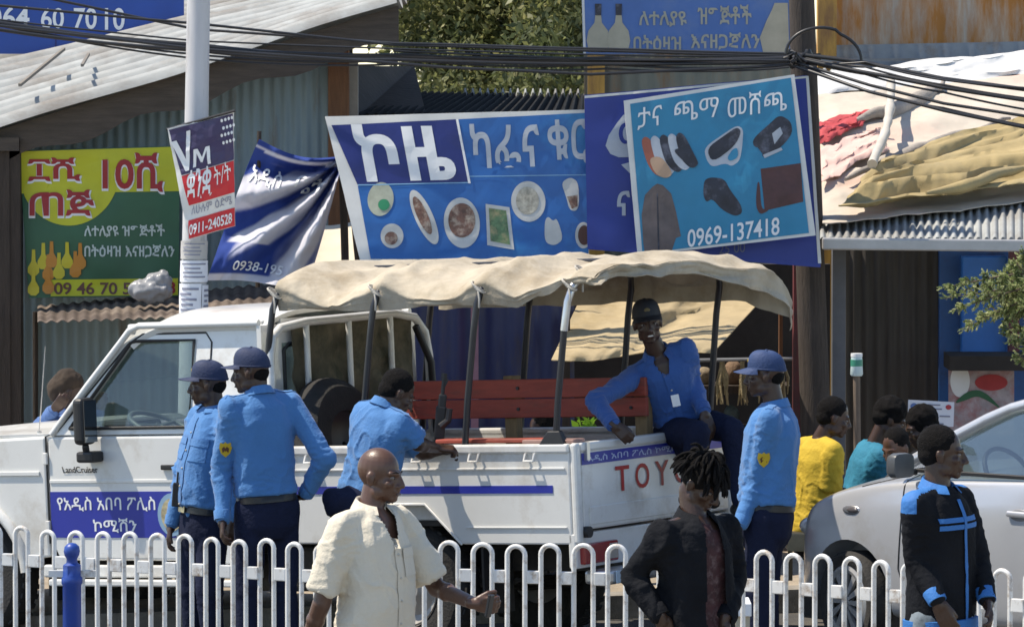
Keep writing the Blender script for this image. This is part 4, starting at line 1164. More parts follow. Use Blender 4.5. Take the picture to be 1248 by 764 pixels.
# interior
mb = TB(); mb.box((2.13, 0.08, 0.60), (3.60, W_ - 0.08, 0.64)); tpart(mb, "cab_floor", M_trim)
mb = TB(); mb.box((3.30, 0.09, 1.00), (3.58, W_ - 0.09, 1.345)); tpart(mb, "dashboard", M_seat, bevel=0.05, seg=3)
mb = TB(); mb.box((3.32, 0.42, 1.34), (3.55, 0.72, 1.40)); tpart(mb, "instrument_hood", M_seat, bevel=0.03)
for v in (0.18, 0.95):
    mb = TB(); mb.box((2.35, v, 0.85), (2.85, v + 0.55, 1.02)); mb.hexa([(2.22, v, 0.95), (2.40, v, 0.95), (2.40, v + 0.55, 0.95), (2.22, v + 0.55, 0.95), (2.15, v, 1.50), (2.28, v, 1.50), (2.28, v + 0.55, 1.50), (2.15, v + 0.55, 1.50)])
    tpart(mb, "seat", M_seat, bevel=0.04, seg=3)
mb = TB()
cen = V((3.14, 0.45, 1.36)); ax = V((0.42, 0, -0.9)).normalized()
e1 = V((0, 1, 0)); e2 = V((0.9, 0, 0.42)).normalized()
mb.tube([tuple(cen + (e1 * math.cos(a) + e2 * math.sin(a)) * 0.19) for a in [2 * math.pi * i / 28 for i in range(28)]], 0.015, 8, closed=True)
for a in (0.2, 2.94, 4.7): mb.tube([tuple(cen), tuple(cen + (e1 * math.cos(a) + e2 * math.sin(a)) * 0.19)], 0.012, 6)
mb.tube([tuple(cen), tuple(cen + V((0.22, 0, -0.12)))], 0.03, 8)
tpart(mb, "steering_wheel", mat("wheel_grey", (0.10, 0.115, 0.11), 0.5), smooth=50)
mb = TB(); mb.box((3.04, 0.72, 1.78), (3.07, 0.97, 1.85)); tpart(mb, "rear_view_mirror", M_trim, bevel=0.01)
mb = TB(); mb.box((2.98, 0.18, 1.885), (3.03, 1.5, 1.91)); tpart(mb, "sun_visor", M_seat, bevel=0.008)
# door mirror: dark shell on an arm, seen from behind
mir = TB(); mir.box((3.24, -0.17, 1.285), (3.32, -0.03, 1.56)); mir_o = tpart(mir, "door_mirror", M_trim, bevel=0.03, seg=3)
mb = TB(); mb.box((3.232, -0.158, 1.30), (3.238, -0.042, 1.545)); tpart(mb, "mirror_glass", mat("mirror_face", (0.25, 0.28, 0.30), 0.05, 1.0, var=0.02), mir_o)
mb = TB(); mb.bar((3.28, -0.10, 1.29), (3.29, -0.07, 1.20), 0.04); mb.box((3.22, -0.12, 1.18), (3.34, 0.0, 1.245)); tpart(mb, "mirror_arm", M_trim, mir_o, bevel=0.015)
# aerial on the wing
mb = TB(); mb.tube([(3.74, 0.06, 1.33), (3.74, 0.06, 1.36)], 0.014, 8); mb.tube([(3.74, 0.06, 1.36), (3.66, 0.05, 1.86)], [0.004, 0.0025], 6); tpart(mb, "aerial", M_steel)
# ---- load bed
BZ0, BZ1 = 0.70, 1.24
arch = [(0.73, BZ0), (0.97, 0.925), (1.38, 0.925), (1.62, BZ0)]
near = [(0.0, BZ0)] + arch + [(2.06, BZ0), (2.06, BZ1), (0.0, BZ1)]
for v0, v1 in ((0.0, 0.045), (W_ - 0.045, W_)):
    o = tpart(side_panel(near, v0, v1), "bed_side", M_wpaint, bevel=0.010)
    if v0 == 0: bedside = o
    mb = TB(); y = v0 - 0.014 if v0 == 0 else v0
    mb.box((0.0, y, BZ1 - 0.035), (2.06, y + 0.06, BZ1 + 0.018)); tpart(mb, "top_rail", M_wpaint, bevel=0.012)
mb = TB(); mb.box((0.03, -0.008, 0.79), (0.70, -0.0005, 0.80)); tpart(mb, "crease", M_wpaint, bedside, bevel=0.003)
mb = TB(); mb.box((0.03, -0.008, 1.115), (2.05, -0.0005, 1.127)); tpart(mb, "crease", M_wpaint, bedside, bevel=0.003)
tdecal([(0.115, 0.985), (2.03, 1.028)], "stripe", M_stripe, bedside)
for u in (0.25, 0.62, 1.0, 1.36, 1.74):
    mb = TB(); mb.tube([(u - 0.03, -0.012, 1.205), (u - 0.03, -0.034, 1.165), (u + 0.03, -0.034, 1.165), (u + 0.03, -0.012, 1.205)], 0.007, 6); tpart(mb, "rope_hook", M_wpaint, bedside, smooth=50)
# arch lips
for v in (-0.006, W_ + 0.006):
    mb = TB(); mb.tube([(u, v, z) for u, z in arch], 0.008, 6); tpart(mb, "arch_lip", M_wpaint, smooth=40)
mb = TB(); mb.box((0.02, 0.045, 0.80), (2.06, W_ - 0.045, 0.83)); tpart(mb, "bed_floor", M_under)
mb = TB(); mb.box((2.03, 0.045, 0.80), (2.06, W_ - 0.045, BZ1)); tpart(mb, "bed_front", M_wpaint)
for v in (0.05, W_ - 0.35):
    mb = TB(); mb.hexa([(0.70, v, 0.83), (1.65, v, 0.83), (1.65, v + 0.30, 0.83), (0.70, v + 0.30, 0.83), (0.90, v, 0.98), (1.45, v, 0.98), (1.45, v + 0.30, 0.98), (0.90, v + 0.30, 0.98)]); tpart(mb, "wheel_box", M_wpaint, bevel=0.01)
# tailgate
TG = []
mb = TB(); mb.box((-0.04, 0.06, 0.775), (0.0, W_ - 0.06, BZ1 + 0.008)); tg = tpart(mb, "tailgate", M_wpaint, bevel=0.012)
mb = TB(); mb.box((-0.055, 0.05, BZ1 - 0.03), (0.005, W_ - 0.05, BZ1 + 0.02)); tpart(mb, "top_lip", M_wpaint, tg, bevel=0.012)
mb = TB(); mb.box((-0.046, 0.12, 0.80), (-0.039, W_ - 0.12, 0.90)); tpart(mb, "pressing", M_wpaint, tg, bevel=0.004)
mb = TB(); mb.box((-0.0435, 0.06, 1.135), (-0.0405, W_ - 0.06, 1.20)); tpart(mb, "stripe", M_stripe, tg)
def gtext(s, v0, z0, w, h, m, off=0.0455, bold=0.0):
    pts, fs = text_mesh(s, bold)
    mb = TB(); mb.add([(-off, v0 + a * w, z0 + b * h) for a, b in pts], fs)
    return mb.build("lettering", m, tg, local=True, fix=False)
gtext("አዲስ አበባ ፖሊስ ኮሚሽን", 0.12, 1.147, 1.0, 0.042, mat("pale_blue_lettering", (0.42, 0.50, 0.68), 0.5), bold=0.01)
for i, ch in enumerate("TOYOTA"):
    gtext(ch, 0.40 + i * 0.212, 0.965, 0.148, 0.140, mat('tailgate_red', (0.40, 0.018, 0.022), 0.5), bold=0.012)
for v in (0.10, W_ - 0.10):
    mb = TB(); mb.bar((-0.05, v, 1.16), (-0.05, v, 1.26), 0.03); tpart(mb, "latch", M_steel, tg)
for v in (0.0, W_ - 0.055):
    mb = TB(); mb.box((-0.045, v, BZ0), (0.0, v + 0.055, BZ1 + 0.02)); tpart(mb, "corner_post", M_wpaint, bevel=0.015)
# rear lamps, step, plate and cap
for v in (0.04, W_ - 0.40):
    mb = TB(); mb.box((-0.05, v, 0.585), (0.02, v + 0.36, 0.70)); o = tpart(mb, "tail_lamp", M_lamp_red, bevel=0.012)
    mb = TB(); mb.box((-0.056, v + (0.26 if v < 1 else 0.02), 0.60), (-0.049, v + (0.34 if v < 1 else 0.10), 0.685)); tpart(mb, "reverse_lamp", mat("lamp_amber_white", (0.4, 0.35, 0.3), 0.2), o, bevel=0.004)
mb = TB(); mb.box((-0.02, 0.0, 0.565), (0.03, W_, 0.76)); tpart(mb, "rear_panel", M_wpaint, bevel=0.01)
mb = TB(); mb.tube([(-0.02, 0.075, 0.765), (-0.07, 0.075, 0.765)], 0.032, 16); tpart(mb, "rubber_stop", M_trim, smooth=40)
mb = TB(); mb.box((-0.18, 0.10, 0.47), (0.0, W_ - 0.10, 0.55)); tpart(mb, "rear_step", M_steel, bevel=0.02)
mb = TB(); mb.box((-0.19, 0.14, 0.475), (-0.181, 0.42, 0.545)); tpart(mb, "number_plate", mat("plate_pale_blue", (0.40, 0.52, 0.62), 0.4), bevel=0.003)
# ---- chassis
mb = TB()
for v in (0.42, W_ - 0.50): mb.box((0.0, v, 0.52), (5.0, v + 0.08, 0.66))
for u in (0.1, 0.7, 2.0, 3.2): mb.box((u, 0.45, 0.54), (u + 0.08, W_ - 0.45, 0.64))
tpart(mb, "chassis_frame", M_under)
mb = TB(); mb.tube([(1.17, 0.2, 0.44), (1.17, W_ - 0.2, 0.44)], 0.045, 12); mb.ell((1.17, W_ / 2, 0.44), (0.14, 0.16, 0.14)); tpart(mb, "rear_axle", M_under, smooth=50)
mb = TB(); mb.tube([(4.32, 0.2, 0.50), (4.32, W_ - 0.2, 0.50)], 0.045, 12); tpart(mb, "front_axle", M_under, smooth=50)
for v in (0.36, W_ - 0.42):
    mb = TB()
    for k in range(4): mb.tube([(0.40 + k * .10, v, 0.52 - k * .02), (0.8, v, 0.42 - k * .02), (1.17, v, 0.40 - k * .02), (1.54, v, 0.42 - k * .02), (1.94 - k * .10, v, 0.52 - k * .02)], 0.012, 6)
    tpart(mb, "leaf_spring", M_under)
    mb = TB(); mb.tube([(0.98, v + 0.05, 0.36), (0.72, v + 0.05, 0.66)], 0.035, 10); tpart(mb, "damper", mat("damper_grey", (0.28, 0.27, 0.26), 0.5, var=0.2), smooth=50)
mb = TB(); mb.tube([(2.6, 1.1, 0.48), (1.6, 1.1, 0.46), (0.9, 1.2, 0.50), (0.05, 1.25, 0.46)], 0.03, 10); mb.tube([(2.4, 1.1, 0.47), (1.9, 1.1, 0.46)], 0.09, 14); tpart(mb, "exhaust", M_under, smooth=50)
mb = TB(); mb.box((1.75, 0.10, 0.42), (2.40, 0.40, 0.68)); tpart(mb, "fuel_tank", M_under, bevel=0.03)
mb = TB(); mb.box((0.62, 0.04, 0.30), (0.635, 0.34, 0.68)); tpart(mb, "mud_flap", M_trim)
# ---- wheels
def make_wheel(name, u, v, z, face, parent=None, mfn=None, r=0.395):
    """face = -1: outer side towards the camera side"""
    mb = TB()
    prof = [(0.20, 0.02), (0.24, 0.0), (r - 0.05, 0.0), (r - 0.015, 0.03), (r, 0.06), (r, 0.17), (r - 0.015, 0.20), (r - 0.05, 0.23), (0.24, 0.23), (0.20, 0.21)]
    rs = []
    for k in range(40):
        a = 2 * math.pi * k / 40
        rs.append([(u + q * math.cos(a), v + (w if face < 0 else -w), z + q * math.sin(a)) for q, w in prof])
    mb.rings(rs, closed=True)
    tyre = tpart(mb, name, M_rubber, parent, smooth=40)
    mb = TB()
    for k in range(40):
        a = 2 * math.pi * k / 40 
        mb.bar((u + r * math.cos(a), v + (0.03 if face < 0 else -0.03), z + r * math.sin(a)), (u + r * math.cos(a + .05), v + (0.19 if face < 0 else -0.19), z + r * math.sin(a + .05)), 0.03, 0.014, up=(math.cos(a), 0, math.sin(a)))
    o = tpart(mb, "tread", M_rubber, tyre)
    mb = TB()
    prof = [(0.03, 0.045), (0.06, 0.04), (0.075, 0.06), (0.15, 0.085), (0.185, 0.07), (0.21, 0.02), (0.215, 0.005), (0.20, 0.19)]
    rs = []
    for k in range(32):
        a = 2 * math.pi * k / 32
        rs.append([(u + q * math.cos(a), v + (w if face < 0 else -w), z + q * math.sin(a)) for q, w in prof])
    mb.rings(rs, closed=True)
    tpart(mb, "rim", mat("steel_rim", (0.35, 0.34, 0.33), 0.5, 0.4, var=0.15), tyre, smooth=40)
    return tyre
make_wheel("wheel", 1.17, 0.05, 0.437, -1)
make_wheel("wheel", 1.17, W_ - 0.05, 0.437, 1)
make_wheel("wheel", 4.32, 0.05, 0.505, -1)
make_wheel("wheel", 4.32, W_ - 0.05, 0.505, 1)
# ---- ladder rack behind the cab
RU = 2.02
mb = TB()
mb.tube([(RU, 0.03, 1.25), (RU, 0.03, 1.78), (RU, 0.06, 1.88), (RU, 0.14, 1.93), (RU, 0.4, 1.955), (RU, 1.3, 1.965), (RU, 1.52, 1.93), (RU, 1.62, 1.84), (RU, 1.655, 1.70), (RU, 1.66, 1.25)], 0.026, 10)
rack = tpart(mb, "rack", M_wpaint, smooth=50)
for v in (0.40, 0.83, 1.26):
    mb = TB(); mb.tube([(RU, v, 1.24), (RU, v, 1.955)], 0.019, 8); tpart(mb, "rack_bar", M_wpaint, rack, smooth=50)
mb = TB(); mb.tube([(RU - 0.05, 1.63, 1.24), (RU - 0.05, 1.60, 1.66), (RU - 0.03, 1.48, 1.88)], 0.022, 8); tpart(mb, "rack_brace", M_trim, rack, smooth=50)
# ---- hoops carrying the canvas
HU = [0.10, 0.70, 1.40, 2.10]
def hoop_pts(u):
    k = 0.075
    return [(u, 0.02, 1.24), (u - 0.03, 0.02, 1.50), (u - 0.085, 0.025, 1.88), (u - 0.112, 0.03, 2.04), (u - 0.135, 0.055, 2.125), (u - 0.15, 0.11, 2.165), (u - 0.16, 0.2, 2.19), (u - 0.16, 0.5, 2.22), (u - 0.16, 0.85, 2.24), (u - 0.16, 1.2, 2.22), (u - 0.16, 1.53, 2.175), (u - 0.145, 1.615, 2.13), (u - 0.12, 1.655, 2.06), (u - 0.085, 1.665, 1.90), (u, 1.67, 1.24)]
for i, u in enumerate(HU):
    mb = TB(); mb.tube(hoop_pts(u), 0.019, 10)
    hp = tpart(mb, "hoop", M_darktube, smooth=60)
    if i == 0:
        mb = TB(); mb.tube(hoop_pts(u)[2:8], 0.0215, 10); tpart(mb, "worn_leg", M_steel, hp, smooth=60)
mb = TB()
for v, z in ((0.85, 2.245),): mb.tube([(-0.02, v, z), (2.0, v, z)], 0.014, 8)
tpart(mb, "ridge_bar", M_darktube)
mb = TB(); mb.hexa([(0.02, -0.01, 1.245), (0.20, -0.01, 1.245), (0.20, 0.05, 1.245), (0.02, 0.05, 1.245), (0.06, 0.0, 1.33), (0.14, 0.0, 1.33), (0.14, 0.04, 1.33), (0.06, 0.04, 1.33)]); tpart(mb, "hoop_socket", M_trim, bevel=0.008)
# ---- canvas
def canvas(a, b):
    uend = -0.12 - 0.32 * min(1, max(0, (b - 0.12) / 0.75)) ** 0.8
    u = uend + (1.97 - uend) * a
    # sag between hoops
    fr = 0.0
    for h0, h1 in zip([h - 0.16 for h in HU], [h - 0.16 for h in HU][1:]):
        if h0 <= u <= h1: fr = math.sin(math.pi * (u - h0) / (h1 - h0)) ** 1.3
    hem = 2.025 - 0.012 * math.sin(u * 6)
    prof = [(0.00, 0.085, hem), (0.12, 0.075, 2.065 - 0.03 * fr), (0.2, 0.052, 2.160 - 0.12 * fr), (0.23, 0.075, 2.185 - 0.115 * fr), (0.30, 0.16, 2.212 - 0.095 * fr), (0.4, 0.45, 2.255 - 0.06 * fr), (0.5, 0.85, 2.262 - 0.04 * fr), (0.6, 1.25, 2.255 - 0.05 * fr), (0.73, 1.57, 2.215 - 0.07 * fr), (0.8, 1.66, 2.165 - 0.10 * fr), (0.88, 1.695, 2.06), (1.0, 1.69, 1.97)]
    for (t0, v0, z0), (t1, v1, z1) in zip(prof, prof[1:]):
        if b <= t1 + 1e-9:
            k = (b - t0) / (t1 - t0)
            v = v0 + (v1 - v0) * k; z = z0 + (z1 - z0) * k
            break
    # the free rear end droops and gathers
    e = max(0, (-0.03 - u) / 0.40)
    z -= 0.12 * e ** 1.5 - 0.02 * e * math.sin(v * 9)
    # by the rear hoop the near edge is tucked up
    tk = max(0, 1 - abs(u + 0.08) / 0.42) if b < 0.2 else 0
    if tk: z += (2.15 - z) * 0.85 * min(1, tk * 1.5)
    p = V((u, v, z))
    n = noise.noise(V((u * 2.6, v * 2.2, 0.5)))
    ridge = abs(noise.noise(V((u * 3.1 + v * 1.4, v * 1.1 - u * .4, 2.0))))
    r2 = abs(noise.noise(V((u * 5.0 - v * 2.6, v * 2.0 + u * 1.5, 7.0))))
    amp = 0.036 + 0.02 * e
    d = amp * (0.5 - ridge) * 1.3 + 0.045 * (0.4 - r2) + 0.02 * n + 0.008 * math.sin(u * 17 + 5 * z + 3 * n)
    out = V((0, -1 if b < 0.2 else (1 if b > 0.8 else 0), 1 if 0.15 < b < 0.85 else 0.2)).normalized()
    p += out * d * (0.8 if 0.2 < b < 0.8 else 0.9)
    if b < 0.02 or b > 0.98: p.z += 0.018 * noise.noise(V((u * 5, 1, b)))
    return p
mb = TB(); mb.sheet(canvas, 170, 84, 0.004)
can = tpart(mb, "canvas", M_canvas, smooth=80)
# rear valance hanging from the end of the canvas
def valance(a, b):
    p = canvas(0.0, 0.16 + 0.72 * a)
    h = 0.035 + 0.12 * a ** 1.3 + 0.012 * math.sin(a * 9)
    q = V((p.x - 0.008 + 0.03 * math.sin(a * 23 + b * 3) * b + 0.06 * b * (1 - b), p.y, p.z - h * b))
    q.x += 0.02 * noise.noise(V((a * 14, b * 4, 3)))
    return q
mb = TB(); mb.sheet(valance, 60, 10, 0.005); tpart(mb, "rear_valance", M_canvas, can, smooth=80)
# lashings where the canvas is tied to the hoops
for u, v, z in [(h - 0.13, 0.05, 2.12) for h in HU] + [(-0.06, 0.14, 2.19)]:
    mb = TB()
    for k in range(3): mb.tube([(u + 0.03 * math.cos(a) + 0.01 * k, v - 0.005 + 0.03 * math.sin(a), z + 0.012 * k + 0.02 * math.cos(a)) for a in [2 * math.pi * i / 12 for i in range(12)]], 0.006, 6, closed=True)
    mb.tube([(u, v - 0.03, z), (u - 0.02, v - 0.05, z - 0.05), (u - 0.01, v - 0.04, z - 0.10)], 0.006, 6)
    tpart(mb, "lashing", mat("pale_rope", (0.45, 0.42, 0.37), 0.8), can, smooth=50)
# ---- red bench down the middle of the bed
for k, (z0, z1) in enumerate(((1.36, 1.468), (1.473, 1.58))):
    mb = TB(); mb.box((0.0, 0.83, z0), (1.80, 0.86, z1))
    if k == 0: bench = tpart(mb, "bench_board", M_redwood, bevel=0.006)
    else: tpart(mb, "bench_board", M_redwood, bevel=0.006)
for u in (0.02, 0.9, 1.74):
    mb = TB(); mb.box((u + 0.0, 0.862, 0.83), (u + 0.08, 0.93, 1.60)); tpart(mb, "bench_post", M_plank, bevel=0.006)
for v in (0.45, 0.95):
    mb = TB(); mb.box((0.03, v, 1.10), (1.80, v + 0.34, 1.135)); tpart(mb, "bench_seat", M_redwood, bevel=0.008)
mb = TB(); mb.box((0.16, 0.05, 1.262), (0.92, 0.16, 1.285)); tpart(mb, "side_board", M_redwood, bevel=0.006)
mb = TB(); mb.box((-0.02, 0.02, 1.258), (0.32, 0.14, 1.28)); tpart(mb, "side_board", mat("worn_pink_board", (0.33, 0.20, 0.17), 0.7, var=0.2), bevel=0.006)
for u, z in ((0.1, 1.53), (0.1, 1.41), (1.6, 1.53), (1.6, 1.41), (0.86, 1.53), (0.86, 1.41)):
    mb = TB(); mb.tube([(u, 0.83, z), (u, 0.822, z)], 0.010, 8); tpart(mb, "bolt", M_trim)
# ---- spare wheel lying against the cab and the khaki cloth on the rack: loads of their own
sp = bpy.data.objects.new("spare_tyre", None); COL.objects.link(sp)
sp.matrix_world = TM
tag(sp, "black spare tyre standing in the truck bed against the ladder rack", "spare tyre")
mb = TB()
cu, cv, cz, r = 1.90, 0.42, 1.24, 0.39
prof = [(0.20, 0.0), (r - 0.05, -0.01), (r - 0.01, 0.03), (r, 0.08), (r - 0.01, 0.13), (r - 0.05, 0.17), (0.20, 0.16)]
rs = []
for k in range(44):
    a = 2 * math.pi * k / 44
    rs.append([(cu - w + 0.25 * q * math.sin(a), cv + q * math.cos(a), cz + q * math.sin(a)) for q, w in prof])
mb.rings(rs, closed=True); mb.build("tyre", M_rubber, sp, smooth=40, local=True)
mb = TB()
rs = []
for k in range(32):
    a = 2 * math.pi * k / 32
    rs.append([(cu - w + 0.25 * q * math.sin(a), cv + q * math.cos(a), cz + q * math.sin(a)) for q, w in [(0.02, 0.06), (0.10, 0.05), (0.16, 0.09), (0.205, 0.02), (0.20, 0.14), (0.02, 0.10)]])
mb.rings(rs, closed=True); mb.build("rim", M_trim, sp, smooth=40, local=True)
kh = lambda a, b: V((2.06 - 0.02 * b + 0.035 * noise.noise(V((a * 4, b * 5, 1))) + 0.02 * math.sin(a * 19), 0.30 + 1.24 * a - 0.06 * b * math.sin(a * 8), 1.95 - (0.62 + 0.12 * math.sin(a * 7)) * b + 0.02 * math.sin(a * 11)))
kc = bpy.data.objects.new("khaki_cloth", None); COL.objects.link(kc); kc.matrix_world = TM
tag(kc, "khaki camouflage cloth draped over the ladder rack behind the cab", "cloth")
mb = TB(); mb.sheet(kh, 40, 24, 0.006); mb.build("drape", M_khaki, kc, smooth=80, local=True)
# ================================================================== silver hatchback
M_silver = mat("silver_car_paint", (0.52, 0.53, 0.55), 0.28, 0.42, var=0.03, vs_=3, coat=0.6, stain=(0.42, 0.40, 0.37), stain_amt=0.15, ss=2)
M_carglass = glass("car_glass", (0.74, 0.80, 0.79), 3.0)
TH = R(48)
HUB = V(((1037 - 624) / 219.0, 6500 / 219.0, 0.06))       # front left wheel, on the ground
HX = V((-math.cos(TH), math.sin(TH), 0))                  # towards the nose
LX = V((-HX.y, HX.x, 0))                                  # the car's left, towards the camera
CM = Matrix(((HX.x, LX.x, 0, 0), (HX.y, LX.y, 0, 0), (0, 0, 1, 0), (0, 0, 0, 1)))
CM = Matrix.Translation(HUB - LX * 0.80) @ CM
car = thing("hatchback_car", "silver hatchback car parked behind the white fence at the right edge", "car", mtx=CM)
# sections along the car: u (0 at the front hub, + forwards): (u, half width, z low, z shoulder, z belt, z top)
SEC = [(0.60, 0.52, 0.32, 0.62, 0.66, 0.68), (0.52, 0.66, 0.22, 0.66, 0.74, 0.77), (0.36, 0.77, 0.18, 0.72, 0.83, 0.87), (0.10, 0.815, 0.18, 0.79, 0.91, 0.96), (-0.20, 0.83, 0.18, 0.83, 0.965, 1.03), (-0.45, 0.83, 0.18, 0.855, 0.995, 1.06),
       (-0.80, 0.83, 0.18, 0.88, 1.02, 1.04), (-1.40, 0.835, 0.18, 0.90, 1.05, 1.05), (-2.00, 0.835, 0.18, 0.92, 1.09, 1.09), (-2.50, 0.83, 0.18, 0.93, 1.12, 1.12), (-2.80, 0.80, 0.22, 0.94, 1.14, 1.14), (-2.92, 0.70, 0.35, 0.92, 1.10, 1.10)]
def sect(s):
    u, w, zl, zs, zb, zt = s
    pts = [(0.93 * w, zl), (0.985 * w, zl + 0.08), (1.0 * w, 0.55 * (zl + zs)), (0.985 * w, zs - 0.03), (0.975 * w, zs + 0.01), (0.945 * w, zb - 0.02), (0.90 * w, zb + 0.005), (0.55 * w, zt), (0.0, zt + 0.015)]
    full = [(u, y, z) for y, z in pts] + [(u, -y, z) for y, z in pts[-2::-1]]
    return full
mb = MB(); mb.rings([[V(p) for p in sect(s)] for s in SEC])
me = mb.mesh("car_body")
bm = bmesh.new(); bm.from_mesh(me); bmesh.ops.recalc_face_normals(bm, faces=bm.faces); bm.to_mesh(me); bm.free()
body = bpy.data.objects.new("tmpbody", me); COL.objects.link(body)
ss_ = body.modifiers.new("s", 'SUBSURF'); ss_.levels = 3; ss_.render_levels = 3
cut = MB()
for u in (0.0, -2.37):
    for s in (1, -1):
        cut.tube([(u, s * 0.55, 0.30), (u, s * 1.1, 0.30)], 0.335, 40)
cme = cut.mesh("cut")
bm = bmesh.new(); bm.from_mesh(cme); bmesh.ops.recalc_face_normals(bm, faces=bm.faces); bm.to_mesh(cme); bm.free()
cuto = bpy.data.objects.new("tmpcut", cme); COL.objects.link(cuto)
bo = body.modifiers.new("b", 'BOOLEAN'); bo.object = cuto; bo.operation = 'DIFFERENCE'; bo.solver = 'EXACT'
dg = bpy.context.evaluated_depsgraph_get()
bme = bpy.data.meshes.new_from_object(body.evaluated_get(dg))
bpy.data.objects.remove(body); bpy.data.objects.remove(cuto)
bme.polygons.foreach_set('use_smooth', [True] * len(bme.polygons)); bme.set_sharp_from_angle(angle=R(35))
link("body", bme, M_silver, car, local=True)
def cpart(mb, name, m, parent=None, **k): return mb.build(name, m, parent or car, local=True, **k)
# greenhouse: side outline leaning in
def gh(u, z, s=1):
    k = max(0, (z - 1.05)) / 0.45
    return (u, s * (0.765 - 0.20 * k ** 1.1), z)
top = [(-0.98, 1.395), (-1.25, 1.475), (-1.60, 1.51), (-2.05, 1.51), (-2.50, 1.46)]
# roof shell
def croof(a, b):
    n = len(top) - 1
    x = a * n; i = min(int(x), n - 1); f = x - i
    u = top[i][0] + (top[i + 1][0] - top[i][0]) * f; z = top[i][1] + (top[i + 1][1] - top[i][1]) * f
    t = 2 * b - 1
    w = gh(u, z)[1]
    return V((u, t * w, z + 0.035 * (1 - abs(t) ** 3)))
mb = MB(); mb.sheet(lambda a, b: croof(a, b), 24, 20, -0.02); cpart(mb, "roof", M_silver, smooth=50)
for s in (1, -1):
    # A pillar running into the roof rail, B and C pillars
    ap = [gh(-0.34, 1.045, s), gh(-0.62, 1.20, s), gh(-0.90, 1.345, s), gh(-1.05, 1.41, s), gh(-1.30, 1.48, s), gh(-1.60, 1.51, s), gh(-2.05, 1.505, s), gh(-2.50, 1.45, s)]
    mb = MB(); mb.tube(ap, [0.035, 0.036, 0.036, 0.034, 0.032, 0.03, 0.03, 0.03], 10); cpart(mb, "roof_rail", M_silver, smooth=50)
    mb = MB(); mb.bar(gh(-1.42, 1.06, s), gh(-1.52, 1.50, s), 0.09, 0.035, up=(0, s, 0)); cpart(mb, "door_pillar", M_silver, bevel=0.01)
    mb = MB(); mb.bar(gh(-2.55, 1.10, s), gh(-2.50, 1.46, s), 0.26, 0.04, up=(0, s, 0)); cpart(mb, "rear_pillar", M_silver, bevel=0.012)
    for nm, q in (("front_window", [(-0.50, 1.05), (-0.72, 1.215), (-1.00, 1.36), (-1.28, 1.455), (-1.47, 1.48), (-1.39, 1.055)]), ("rear_side_window", [(-1.46, 1.06), (-1.55, 1.485), (-2.0, 1.485), (-2.44, 1.43), (-2.46, 1.09)])):
        mb = MB(); mb.prism([V(gh(u, z, s)) - V((0, s * 0.015, 0)) for u, z in q], (0, -s * 0.004, 0)); cpart(mb, nm, M_carglass)
    mb = MB(); mb.tube([gh(-0.48, 1.048, s), gh(-1.4, 1.058, s), gh(-2.45, 1.095, s)], 0.012, 6); cpart(mb, "window_seal", M_trim)
    mb = MB(); mb.tube([gh(-0.66, 1.055, s), gh(-0.66, 1.17, s)], 0.014, 6); cpart(mb, "quarter_bar", M_trim)
# windscreen
mb = MB(); mb.sheet(lambda a, b: V((-0.36 - 0.62 * a + 0.10 * (1 - (2 * b - 1) ** 2), (0.76 - 0.15 * a) * (2 * b - 1), 1.045 + 0.36 * a)), 8, 12, 0.004); cpart(mb, "windscreen", M_carglass, smooth=60)
mb = MB(); mb.box((-0.72, -0.70, 0.85), (-0.42, 0.70, 1.03)); cpart(mb, "dashboard", mat("dash_grey", (0.20, 0.20, 0.20), 0.6), bevel=0.04, seg=3)
for y in (-0.55, 0.08):
    mb = MB(); mb.box((-1.75, y, 0.35), (-1.25, y + 0.46, 0.55)); mb.hexa([(-1.85, y, 0.5), (-1.65, y, 0.5), (-1.65, y + 0.46, 0.5), (-1.85, y + 0.46, 0.5), (-1.98, y, 1.15), (-1.84, y, 1.15), (-1.84, y + 0.46, 1.15), (-1.98, y + 0.46, 1.15)])
    mb.hexa([(-1.99, y + 0.1, 1.17), (-1.87, y + 0.1, 1.17), (-1.87, y + 0.36, 1.17), (-1.99, y + 0.36, 1.17), (-2.02, y + 0.12, 1.35), (-1.92, y + 0.12, 1.35), (-1.92, y + 0.34, 1.35), (-2.02, y + 0.34, 1.35)])
    cpart(mb, "seat", mat("car_seat_grey", (0.10, 0.10, 0.11), 0.8), bevel=0.03)
def ring_(c, w, h, n=24):
    return [V((c[0], c[1] + math.copysign(abs(math.cos(q)) ** 0.45, math.cos(q)) * w, c[2] + math.copysign(abs(math.sin(q)) ** 0.45, math.sin(q)) * h)) for q in [2 * math.pi * i / n for i in range(n)]]
mb = MB(); mb.tube([(-0.80 + 0.10 * math.cos(a), 0.36 + 0.17 * math.sin(a), 1.02 + 0.14 * math.cos(a)) for a in [2 * math.pi * k / 24 for k in range(24)]], 0.014, 8, closed=True); cpart(mb, "steering_wheel", M_trim, smooth=60)
mb = MB(); mb.sheet(lambda a, b: croof(a, b) + V((0, 0, -0.03)), 10, 8, -0.01); cpart(mb, "headlining", mat("headlining_grey", (0.30, 0.30, 0.29), 0.9))
